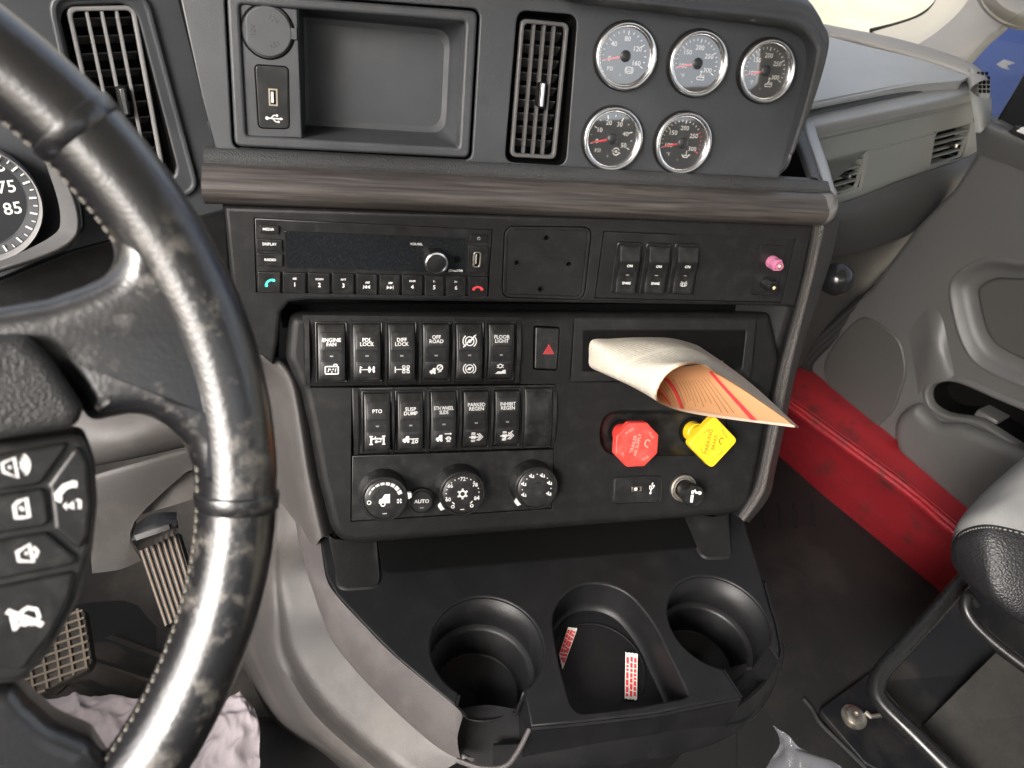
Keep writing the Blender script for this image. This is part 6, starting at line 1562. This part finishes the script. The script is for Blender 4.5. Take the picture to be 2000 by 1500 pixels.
# ================================================================ passenger side
# windscreen side : ground shows through the glass; pillar, seal, window
PIL = lambda x, y, z: W(x, y, z)
def px_slab(name, label, cat, pts, z, th, m, parent=None, kind=None, r=0):
    """slab facing the camera side, outline in pixels with depths"""
    P = [W(x, y, (z if isinstance(z, (int, float)) else z[i])) for i, (x, y) in enumerate(pts)]
    bm = BM(); a = [bm.verts.new(p) for p in P]; c = sum(P, V((0, 0, 0)))/len(P); dn = (c-EYE).normalized()
    b = [bm.verts.new(p+dn*th) for p in P]; bm.faces.new(a); bm.faces.new(b[::-1])
    for i in range(len(a)): bm.faces.new((a[i], b[i], b[(i+1) % len(a)], a[(i+1) % len(a)]))
    bmesh.ops.recalc_face_normals(bm, faces=bm.faces[:])
    o = mkobj(name, bm, m, parent, smooth=False)
    if label: tag(o, label, cat)
    if kind: o['kind'] = kind
    return o
pil = wthing('windscreen_pillar', 'beige and grey trimmed windscreen pillar at the upper right', 'pillar')
bm = BM()
patch(bm, [[W(1835, -20, 1.30), W(1822, 10, 1.30), W(1790, 35, 1.30), W(1705, 62, 1.30)], [W(1870, -20, 1.285), W(1850, 20, 1.285), W(1815, 55, 1.285), W(1745, 84, 1.285)], [W(1915, -30, 1.27), W(1880, 20, 1.265), W(1835, 60, 1.265), W(1788, 92, 1.265)]], 5, 5, .01); mkobj('pillar_edge', bm, m_cream, pil)
bm = BM()
patch(bm, [[W(1910, -30, 1.262), W(1876, 20, 1.26), W(1830, 62, 1.258), W(1784, 92, 1.256)], [W(1950, -20, 1.22), W(1925, 30, 1.22), W(1880, 75, 1.22), W(1830, 108, 1.225)], [W(1990, 0, 1.20), W(1962, 48, 1.20), W(1925, 82, 1.20), W(1884, 124, 1.21)], [W(2000, 5, 1.24), W(1972, 52, 1.24), W(1932, 88, 1.24), W(1894, 130, 1.24)]], 5, 5, .01); mkobj('pillar_trim', bm, m_pillar, pil, sharp=60)
bm = BM(); tube(bm, [W(1905, -25, 1.29), W(1905, -25, 1.29).lerp(V((XD+.02, .45, 1.62)), .5)+V((.03, .02, 0)), V((XD+.02, .45, 1.62))], .055, 16, up=V((1, 0, 0)), flat=.6); mkobj('upper_pillar', bm, m_pillar, pil, sharp=70)
bm = BM(); tube(bm, spline([W(1838, -20, 1.31), W(1826, 8, 1.31), W(1795, 32, 1.31), W(1750, 48, 1.31), W(1700, 60, 1.31)], 6), .004, 8); mkobj('glass_seal', bm, m_seal, pil)
px_slab('windscreen', 'clear windscreen glass above the passenger dash', 'windscreen', [(1480, -60), (1850, -60), (1822, 14), (1795, 36), (1700, 66), (1480, 60)], 1.36, .004, m_wglass)
# grab handle at the corner
bm = BM(); patch(bm, [[W(1890, -40, 1.16), W(1905, -5, 1.16), W(1922, 22, 1.16), W(1950, 45, 1.16), W(1985, 58, 1.16), W(2040, 60, 1.16)], [W(1925, -50, 1.12), W(1935, -20, 1.115), W(1950, 5, 1.115), W(1975, 22, 1.115), W(2005, 30, 1.115), W(2050, 32, 1.12)], [W(1960, -60, 1.13), W(1975, -30, 1.13), W(1985, -15, 1.13), W(2000, -5, 1.13), W(2020, 0, 1.13), W(2060, 0, 1.13)]], 5, 5, .03)
tag(mkobj('grab_handle', bm, m_pillar, sharp=70), 'pale grey rounded grab handle in the top right corner', 'grab handle')
# blue truck standing outside
bt = wthing('parked_truck', 'blue truck body seen through the passenger window', 'truck')
bm = BM(); patch(bm, [[V((2.3, 1.2, z)) for z in (1.45, 1.0, .6, .2, -.5)], [V((2.27, 1.0, z)) for z in (1.45, 1.0, .6, .2, -.5)], [V((2.25, .75, z)) for z in (1.45, 1.0, .6, .2, -.5)], [V((2.25, .45, z)) for z in (1.45, 1.0, .6, .2, -.5)]][::-1], 4, 4, .04); mkobj('body_side', bm, m_blue, bt, sharp=60)
PBT = PL(V((1.84, .95, 1.0)), V((.1, -.6, 0)), EU)
P = [PBT.hit(*ZR(x, y), .002) for x, y in ((1490, 378), (1530, 352), (1590, 372), (1545, 385), (1562, 408), (1520, 398))]
bm = BM(); c_ = sum(P, V((0, 0, 0)))/len(P); a_ = [bm.verts.new(p) for p in P]; b_ = [bm.verts.new(c_+(p-c_)*1.1-PBT.uz*.004) for p in P]; bm.faces.new(a_); [bm.faces.new((a_[i], b_[i], b_[(i+1) % len(P)], a_[(i+1) % len(P)])) for i in range(len(P))]; bmesh.ops.recalc_face_normals(bm, faces=bm.faces[:]); mkobj('reflection_mark', bm, m_satin, bt)  # pale plate standing for the white reflection on the blue body
# ---- door
PD = PL(V((XD, .3, .4)), V((0, -1, 0)), EU)       # outward normal points to -X, into the cab
dr = thing('passenger_door', 'grey moulded passenger door with pull recess, map pocket and window', 'door', PD)
dq = lambda pts, dz=0.0, f=None: quad(PD, pts, dz, f)
def dp(x, y, dz=0.0): return PD.hit(x, y, dz)
rec = [ZD(1228, 330), ZD(1300, 235), ZD(1430, 182), ZD(1600, 196), ZD(1900, 270), ZD(1980, 640), ZD(1900, 1010), ZD(1650, 905), ZD(1400, 790), ZD(1300, 660), ZD(1250, 500)]
pok = [ZD(1085, 960), ZD(1110, 905), ZD(1180, 878), ZD(1270, 885), ZD(1450, 960), ZD(1900, 1180), ZD(1900, 1420), ZD(1480, 1175), ZD(1370, 1115), ZD(1200, 1085), ZD(1110, 1030)]
spk = [ZD(690, 512), ZD(800, 540), ZD(905, 620), ZD(945, 700), ZD(962, 830), ZD(930, 950), ZD(870, 1080), ZD(700, 1180), ZD(540, 1000), ZD(490, 850), ZD(490, 760), ZD(560, 640)]
doorout = [(1905, 228), (1945, 236), (2120, 300), (2200, 1200), (1990, 1060), (1880, 985), (1755, 880), (1640, 790), (1560, 705), (1640, 610), (1700, 560), (1790, 440), (1860, 370), (1905, 300)]
spl = lambda P, m=4: [(p.x, p.y) for p in spline([V((*q, 0)) for q in P], m, True)]
dl = lambda y, z: (PD.loc(V((XD, y, z))).x, PD.loc(V((XD, y, z))).y)
do_ = dq(doorout); do_[2:4] = [dl(-.62, .64), dl(-.62, .20)]
bm = BM(); plate(bm, rpoly(do_, .012), -.05, 0, .010, 5, [spl(dq(rec)), spl(dq(pok))], ch=.004); mkobj('door_panel', bm, m_door, dr, sharp=60)
# pull recess: raised ring and inner panel
def ringwall(name, P, prof, m, parent, floor=None):
    P = ccw(P); bm = BM(); rg = [[bm.verts.new((x, y, z)) for x, y in offs(P, o_)] for o_, z in prof]
    for A_, B_ in zip(rg, rg[1:]):
        for i in range(len(P)): bm.faces.new((A_[i], A_[(i+1) % len(P)], B_[(i+1) % len(P)], B_[i]))
    if floor is not None:
        for tri in geometry.tessellate_polygon([[V((v_.co.x, v_.co.y, 0)) for v_ in rg[-1]]]):
            f_ = bm.faces.new([rg[-1][i] for i in tri]); f_.normal_update()
            if f_.normal.z < 0: f_.normal_flip()
    return mkobj(name, bm, m, parent, sharp=60)
ringwall('recess_rim', spl(dq(rec)), [(-.006, -.0005), (-.003, .0022), (.001, .0018), (.008, -.010), (.018, -.016), (.034, -.016)], m_door, dr, True)
inr = [ZD(1360, 370), ZD(1385, 325), ZD(1440, 295), ZD(1530, 290), ZD(1900, 360), ZD(1900, 880), ZD(1650, 775), ZD(1500, 700), ZD(1425, 620), ZD(1385, 500)]
bm = BM(); plate(bm, spl(dq(inr)), -.025, -.005, .006, 5); mkobj('recess_panel', bm, m_door2, dr, sharp=60)
ringwall('map_pocket', spl(dq(pok)), [(-.008, .000), (-.004, .004), (0, .0045), (.002, .002), (.003, -.010)], m_door, dr, None)
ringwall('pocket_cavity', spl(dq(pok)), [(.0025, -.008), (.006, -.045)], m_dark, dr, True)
P = dq([ZD(1370, 1055), ZD(1490, 1120), ZD(1480, 1150), ZD(1340, 1095)], -.01); bm = BM(); plate(bm, P, -.05, -.012, .003, 3); mkobj('pocket_flap', bm, m_door, dr, sharp=60)
bm = BM(); plate(bm, spl(dq(spk)), -.004, .0035, .0034, 4); mkobj('speaker_cover', bm, m_door2, dr, sharp=60)
# swelling between speaker and pocket
sw_ = [[(960, 560, 0), (1010, 500, 0), (1090, 440, 0), (1170, 480, 0), (1240, 600, -.006)],
       [(985, 680, .002), (1040, 610, .004), (1105, 560, .006), (1175, 620, .004), (1255, 730, -.006)],
       [(1005, 780, .003), (1055, 730, .008), (1110, 690, .012), (1185, 740, .008), (1262, 830, -.004)],
       [(1020, 870, .003), (1060, 840, .009), (1120, 810, .012), (1190, 830, .008), (1270, 880, -.003)],
       [(1030, 960, .001), (1070, 925, .005), (1105, 900, .008), (1180, 874, .008), (1272, 888, -.003)]]
bm = BM(); patch(bm, [[dp(*ZD(x, y), z-.001) for x, y, z in r] for r in sw_], 5, 5, .0); o = mkobj('moulded_swell', bm, m_door, dr, sharp=85); o.matrix_parent_inverse = dr.matrix_world.inverted()
low = [ZD(920, 1190), ZD(940, 1080), ZD(1040, 1010), ZD(1100, 1060), ZD(1180, 1120), ZD(1370, 1150), ZD(1900, 1440), (2100, 1100), (1990, 1060), (1890, 990), (1820, 930), (1770, 885)]
bm = BM(); plate(bm, spl(dq(low)), -.03, .020, .016, 6); mkobj('lower_bulge', bm, m_door, dr, sharp=80)
# armrest top with window switch
top = [[dp(1903, 226, -.01), dp(1945, 238, -.01), dp(2010, 262, -.01), dp(2120, 305, -.01)], [dp(1903, 232, .012), dp(1945, 246, .012), dp(2010, 272, .012), dp(2120, 320, .012)], [dp(1905, 250, .014), dp(1945, 265, .016), dp(2010, 292, .016), dp(2120, 340, .016)], [dp(1908, 300, .002), dp(1950, 315, .003), dp(2010, 340, .003), dp(2120, 390, .003)]]
bm = BM(); patch(bm, top, 5, 5, .004); o = mkobj('door_sill', bm, m_door, dr, sharp=70); o.matrix_parent_inverse = dr.matrix_world.inverted()
bm = BM(); P = dq([(1968, 256), (1985, 244), (2030, 258), (2030, 290)], .018); plate(bm, rpoly(P, .002), .010, .020, .002, 3); w_ = mkobj('window_switch', bm, m_gloss, dr)
bm = BM(); P = dq([(1984, 256), (1996, 248), (2030, 260), (2030, 276)], .021); plate(bm, rpoly(P, .001), .018, .0215, .001, 2); mkobj('switch_key', bm, m_print, w_)
bm = BM(); P = dq([(1885, 120), (1930, 70), (2000, 20), (1905, 230)], -.03); P[3:3] = [dl(.25, 1.5), dl(-.7, 1.5), dl(-.7, .64)]; plate(bm, P, -.034, -.030, 0); mkobj('window_pane', bm, m_wglass, dr)
bm = BM(); plate(bm, dq([(1945, 240), (1975, 190), (2010, 130), (2030, 130), (2030, 265)], -.02), -.03, -.015, .004, 3); mkobj('window_frame', bm, m_blackm, dr)
# defrost vent at the dash end
dv = wthing('defroster_vent', 'small black grid vent at the far end of the passenger dash', 'air vent')
pv = PL(W(1915, 160, 1.085), CR, -CD+CF*.35); dv.matrix_world = pv.mat()
Pv = [(1893, 128), (1912, 134), (1936, 158), (1936, 192), (1915, 196), (1908, 160)]
bm = BM(); plate(bm, rpoly(quad(pv, Pv), .004), -.012, 0, .003, 3); mkobj('vent_plate', bm, m_dash, dv, sharp=60)
bm = BM(); box(bm, -.0019, .0019, -.0025, .0025, 0, .001); cell = bpy.data.meshes.new('grid_hole'); bm.to_mesh(cell); bm.free(); cell.materials.append(m_dark)
for i in range(3):
    for j in range(5):
        x, y = ZR(1392+i*24-(10 if j == 0 else 0), 432+j*26); u, v_ = pv.uv(x, y); o = bpy.data.objects.new('grid_hole', cell); COL.objects.link(o); o.parent = dv; o.location = (u, v_, 0); o.rotation_euler.z = -.25
bm = BM(); patch(bm, [[W(1893, 175, 1.075), W(1912, 190, 1.07), W(1936, 192, 1.085)], [W(1900, 215, 1.07), W(1918, 215, 1.065), W(1937, 215, 1.085)], [W(1905, 260, 1.07), W(1920, 255, 1.065), W(1935, 236, 1.085)]], 4, 4, .01); dpart('dash_end', bm, m_dash, None, 60)
# kick panel before the door
kp = wthing('kick_panel', 'dark grey kick panel beside the passenger footwell', 'trim panel')
bm = BM(); patch(bm, [[W(1560, 505, 1.16), W(1640, 490, 1.22), W(1780, 456, 1.26), W(1860, 400, 1.24)], [W(1540, 590, 1.24), W(1620, 560, 1.30), W(1720, 530, 1.34), W(1830, 440, 1.27)], [W(1530, 680, 1.32), W(1570, 660, 1.36), W(1660, 600, 1.38), W(1780, 480, 1.32)], [W(1520, 740, 1.42), W(1560, 720, 1.44), W(1630, 650, 1.45), W(1740, 540, 1.40)]], 5, 5, .006); mkobj('panel', bm, m_door2, kp, sharp=70)
# door seal
bm = BM()
for k in (0, 1, 2): tube(bm, spline([W(1720+8*k, 555+8*k, 1.30), W(1640+7*k, 625+6*k, 1.37), W(1566+7*k, 700+5*k, 1.44), W(1572+12*k, 745+4*k, 1.46)], 6), .008, 8)
tag(mkobj('door_seal', bm, m_seal), 'black ribbed rubber door seal beside the red sill', 'seal')
# ball lever peeking out beside the stack
lv = wthing('ball_lever', 'black ball topped lever beside the centre stack', 'lever')
pc_ = W(1634, 545, .92); rb_ = 32.5/F*.92
pb_ = PL(pc_, CR, -CD); lv.matrix_world = pb_.mat()
bm = BM(); lathe(bm, [(.0001, -rb_)]+[(rb_*cos(R(a)), rb_*sin(R(a))) for a in range(-80, 81, 10)]+[(.0001, rb_)], 36); mkobj('ball', bm, mat('ball_plastic', (.012, .012, .013), .22, .05, 300, rvar=.08), lv, sharp=80)
bm = BM(); tube(bm, [(0, 0, -rb_*.6), (-.05, -.02, -.05), (-.10, -.04, -.10)], .008, 12); mkobj('stalk', bm, m_gloss, lv)
# red sill
sx = [(1517, 887), (1600, 960), (1818, 1140), (1900, 1210)]
def onlev(x, y, k): return level(k).hit(x, y)
tpf = [(1500, 680), (1550, 719), (1640, 786), (1755, 871), (1902, 978), (1990, 1045)]
tpn = [(1480, 745), (1541, 790), (1640, 862), (1767, 955), (1858, 1032), (1960, 1115)]
btn = [(1470, 850), (1517, 887), (1600, 960), (1700, 1042), (1818, 1140), (1920, 1225)]
sil = wthing('door_sill_beam', 'scuffed red painted steel sill below the passenger door', 'sill')
T1 = [onlev(*q, .84) for q in tpf]; T2 = [onlev(*q, .845) for q in tpn]; T3 = [onlev(*q, 1.05) for q in btn]
bm = BM(); patch(bm, [[p+V((.08, 0, -.01)) for p in T1], T1, [a*.5+b*.5 for a, b in zip(T1, T2)], [a*.06+b*.94+EU*.001 for a, b in zip(T1, T2)], [p-EU*.006-V((.003, 0, 0)) for p in T2], [a*.75+b*.25 for a, b in zip(T2, T3)], T3], 6, 4, .006)
def sill_mat():
    m = m_sill; n = m.node_tree; b = n.nodes['Principled BSDF']; tc = n.nodes.new('ShaderNodeTexCoord')
    t = n.nodes.new('ShaderNodeTexNoise'); t.inputs['Scale'].default_value = 16; t.inputs['Detail'].default_value = 8; t.inputs['Roughness'].default_value = .7; n.links.new(tc.outputs['Object'], t.inputs['Vector'])
    rp = n.nodes.new('ShaderNodeValToRGB'); rp.color_ramp.elements[0].position = .54; rp.color_ramp.elements[1].position = .66; rp.color_ramp.elements[1].color = (.75, .75, .75, 1); n.links.new(t.outputs['Fac'], rp.inputs[0])
    old = b.inputs['Base Color'].links[0].from_socket; mx = n.nodes.new('ShaderNodeMix'); mx.data_type = 'RGBA'; mx.inputs['B'].default_value = (.055, .022, .020, 1); n.links.new(old, mx.inputs['A']); n.links.new(rp.outputs[0], mx.inputs['Factor']); n.links.new(mx.outputs['Result'], b.inputs['Base Color'])
sill_mat(); mkobj('beam', bm, m_sill, sil, sharp=50)
bm = BM(); tube(bm, spline([a*.04+b*.96+EU*.004 for a, b in zip(T1, T2)], 6), .0032, 8); mkobj('bead', bm, m_sill, sil)
bm = BM(); tube(bm, spline([a*.16+b*.84+EU*.003 for a, b in zip(T1, T2)], 6), .0014, 6); mkobj('seam', bm, m_sill, sil)
# ---------------------------------------------------------------- passenger seat
seat = wthing('passenger_chair', 'grey fabric passenger seat with black vinyl front on a tube frame', 'seat')
f1 = [(1858, 1082), (1868, 1040), (1905, 1015), (1955, 1010), (2060, 1040), (2200, 1085)]
up_rows = [[W(2140, 780, 1.02), W(2150, 800, 1.0), W(2180, 830, .98), W(2240, 870, .96), W(2320, 900, .95), W(2420, 960, .95)],
           [W(1985, 905, 1.02), W(2000, 905, .99), W(2030, 915, .965), W(2090, 935, .95), W(2160, 965, .94), W(2300, 1010, .93)],
           [W(1905, 978, 1.005), W(1920, 972, .98), W(1955, 966, .955), W(2000, 970, .94), W(2090, 1000, .93), W(2240, 1050, .92)],
           [W(1866, 1030, .99), W(1880, 1012, .97), W(1915, 1000, .945), W(1960, 1000, .93), W(2060, 1030, .92), W(2200, 1080, .91)],
           [W(1859, 1075, .985), W(1869, 1042, .965), W(1906, 1026, .94), W(1955, 1028, .925), W(2060, 1058, .915), W(2200, 1108, .905)]]
bm = BM(); patch(bm, up_rows, 6, 6, .005); mkobj('cushion', bm, m_seatf, seat, sharp=80)
l0 = up_rows[-1]
vin = [[p+CD*.0006+CF*.004 for p in l0], [p-CF*.004+CD*.002 for p in l0],
       [W(1857, 1088, .982), W(1866, 1065, .960), W(1905, 1060, .933), W(1955, 1075, .915), W(2060, 1110, .905), W(2200, 1160, .895)],
       [W(1868, 1115, .98), W(1885, 1125, .955), W(1915, 1140, .93), W(1955, 1160, .912), W(2060, 1190, .90), W(2200, 1240, .89)],
       [W(1900, 1148, .99), W(1915, 1165, .965), W(1945, 1185, .94), W(1985, 1210, .92), W(2060, 1245, .91), W(2200, 1300, .90)],
       [W(1945, 1178, 1.02), W(1960, 1192, 1.0), W(1985, 1210, .98), W(2020, 1232, .96), W(2080, 1262, .95), W(2200, 1320, .94)]]
bm = BM(); patch(bm, vin, 6, 6, .012); mkobj('front_panel', bm, m_seatv, seat, sharp=80)
bm = BM(); s0 = spline([p-CF*.005+CD*.0025 for p in l0], 16)
for i in range(0, len(s0)-1, 2): tube(bm, [s0[i], s0[i+1]], .0009, 5)
ob = mkobj('stitching', bm, m_thread, seat); ob['kind'] = 'stuff'
tp_ = [W(1905, 1110, 1.02), W(1880, 1135, 1.01), W(1820, 1205, .99), W(1760, 1270, .97), W(1722, 1312, .955), W(1712, 1345, .945), W(1725, 1375, .935), W(1780, 1430, .915), W(1860, 1510, .89), W(1920, 1570, .875)]
bm = BM(); tube(bm, spline(tp_, 6), .0105, 14); mkobj('frame_tube', bm, m_tube, seat, sharp=80)
t2 = [W(1905, 1180, .965), W(1890, 1165, .96), W(1887, 1190, .955), W(1905, 1220, .95), W(1950, 1262, .94), W(2040, 1330, .92)]
bm = BM(); tube(bm, spline(t2, 6), .0068, 12); mkobj('adjuster_bar', bm, m_tube, seat, sharp=80)
# seat box of black steel with a carpet board in it
bm = BM(); patch(bm, [[W(1900, 1120, 1.06), W(2120, 1300, 1.02)], [W(1720, 1330, 1.0), W(1880, 1520, .94)]], 1, 1, .006, smooth=False); mkobj('side_panel', bm, m_blackm, seat)
bm = BM(); patch(bm, [[W(1945, 1275, 1.00), W(2100, 1390, .97)], [W(1805, 1415, .965), W(1940, 1560, .92)]], 1, 1, .006, smooth=False); mkobj('carpet_board', bm, m_carp2, seat)
PF = level(CAMZ-.012)
ft = [(1700, 1312), (1601, 1385), (1612, 1400), (1690, 1490), (1712, 1502), (1790, 1560), (1880, 1560), (1740, 1390)]
pf = PL(PF.hit(1690, 1420), V((1, 0, 0)), V((0, 1, 0))); pf.uz = EU
bm = BM(); plate(bm, rpoly(quad(pf, ft), .006), -.010, 0, .002, 2); o = mkobj('base_plate', bm, m_blackm, seat, sharp=50); o.matrix_basis = pf.mat()
u, v_ = pf.uv(1667, 1401); bm = BM(); lathe(bm, [(.0185, 0), (.0185, .0022), (.0135, .003), (.0130, .0065), (.0095, .0085), (.005, .0085), (.0045, .0055), (0, .0055)], 28, u, v_); o = mkobj('bolt', bm, m_steel, seat, sharp=40); o.matrix_basis = pf.mat()
bm = BM(); tube(bm, [pf.w(*pf.uv(x, y), .004) for x, y in ((1688, 1393), (1698, 1402), (1712, 1400), (1724, 1398))], .0035, 8); mkobj('clip', bm, m_steel, seat)
bm = BM(); a_ = [pf.w(*pf.uv(x, y), -.006) for x, y in ((1740, 1500), (1790, 1448), (2000, 1600), (1900, 1700))]; patch(bm, [[a_[0], a_[1]], [a_[3], a_[2]]], 1, 1, .004, smooth=False); mkobj('floor_board', bm, m_carp2, seat)
# hose or strap lying on the mat
bm = BM(); tube(bm, spline([level(CAMZ-.004).hit(*q) for q in ((1570, 1365), (1586, 1385), (1602, 1412), (1640, 1450), (1690, 1500), (1740, 1560))], 6), .003, 8); tag(mkobj('floor_cable', bm, m_seal), 'thin black cable running along the edge of the seat plate', 'cable')
# creases of the rubber mat
mt = wthing('rubber_mat', 'black rubber mat on the passenger floor with a ribbed corner', 'floor mat')
lf = level(CAMZ-.003)
bm = BM(); patch(bm, [[lf.hit(*q) for q in ((1440, 900), (1512, 890), (1600, 965), (1750, 1095), (1820, 1150))], [lf.hit(*q) for q in ((1440, 1100), (1500, 1120), (1580, 1160), (1680, 1230), (1730, 1290))], [lf.hit(*q) for q in ((1440, 1500), (1500, 1490), (1560, 1440), (1610, 1380), (1690, 1320))]], 5, 5, .0025); mkobj('mat_sheet', bm, m_floor, mt)
for x in (1488, 1520, 1550, 1586):
    bm = BM(); tube(bm, [lf.hit(x, 985)+EU*.001, lf.hit(x+3, 1010)+EU*.002, lf.hit(x+4, 1030)+EU*.001], .0022, 6); mkobj('mat_rib', bm, m_floor, mt)
# clear plastic bag at the bottom edge
bag = [[W(1510, 1418, .86), W(1520, 1425, .855), W(1545, 1440, .85), W(1555, 1462, .85)], [W(1522, 1450, .86), W(1535, 1455, .85), W(1555, 1462, .845), W(1590, 1475, .845)], [W(1500, 1492, .86), W(1545, 1490, .84), W(1580, 1485, .835), W(1640, 1496, .84)], [W(1470, 1540, .86), W(1545, 1540, .835), W(1600, 1540, .83), W(1700, 1550, .84)]]
bm = BM(); patch(bm, bag, 8, 8, 0)
for v_ in bm.verts:
    q = v_.co*45; v_.co += (EYE-v_.co).normalized()*.007*abs(noise.noise(q))+V((noise.noise(q+V((3, 0, 0))), noise.noise(q+V((0, 7, 0))), 0))*.003
tag(mkobj('plastic_bag', bm, m_film, sharp=40), 'crinkled clear plastic wrapper on the floor at the bottom edge', 'plastic bag')
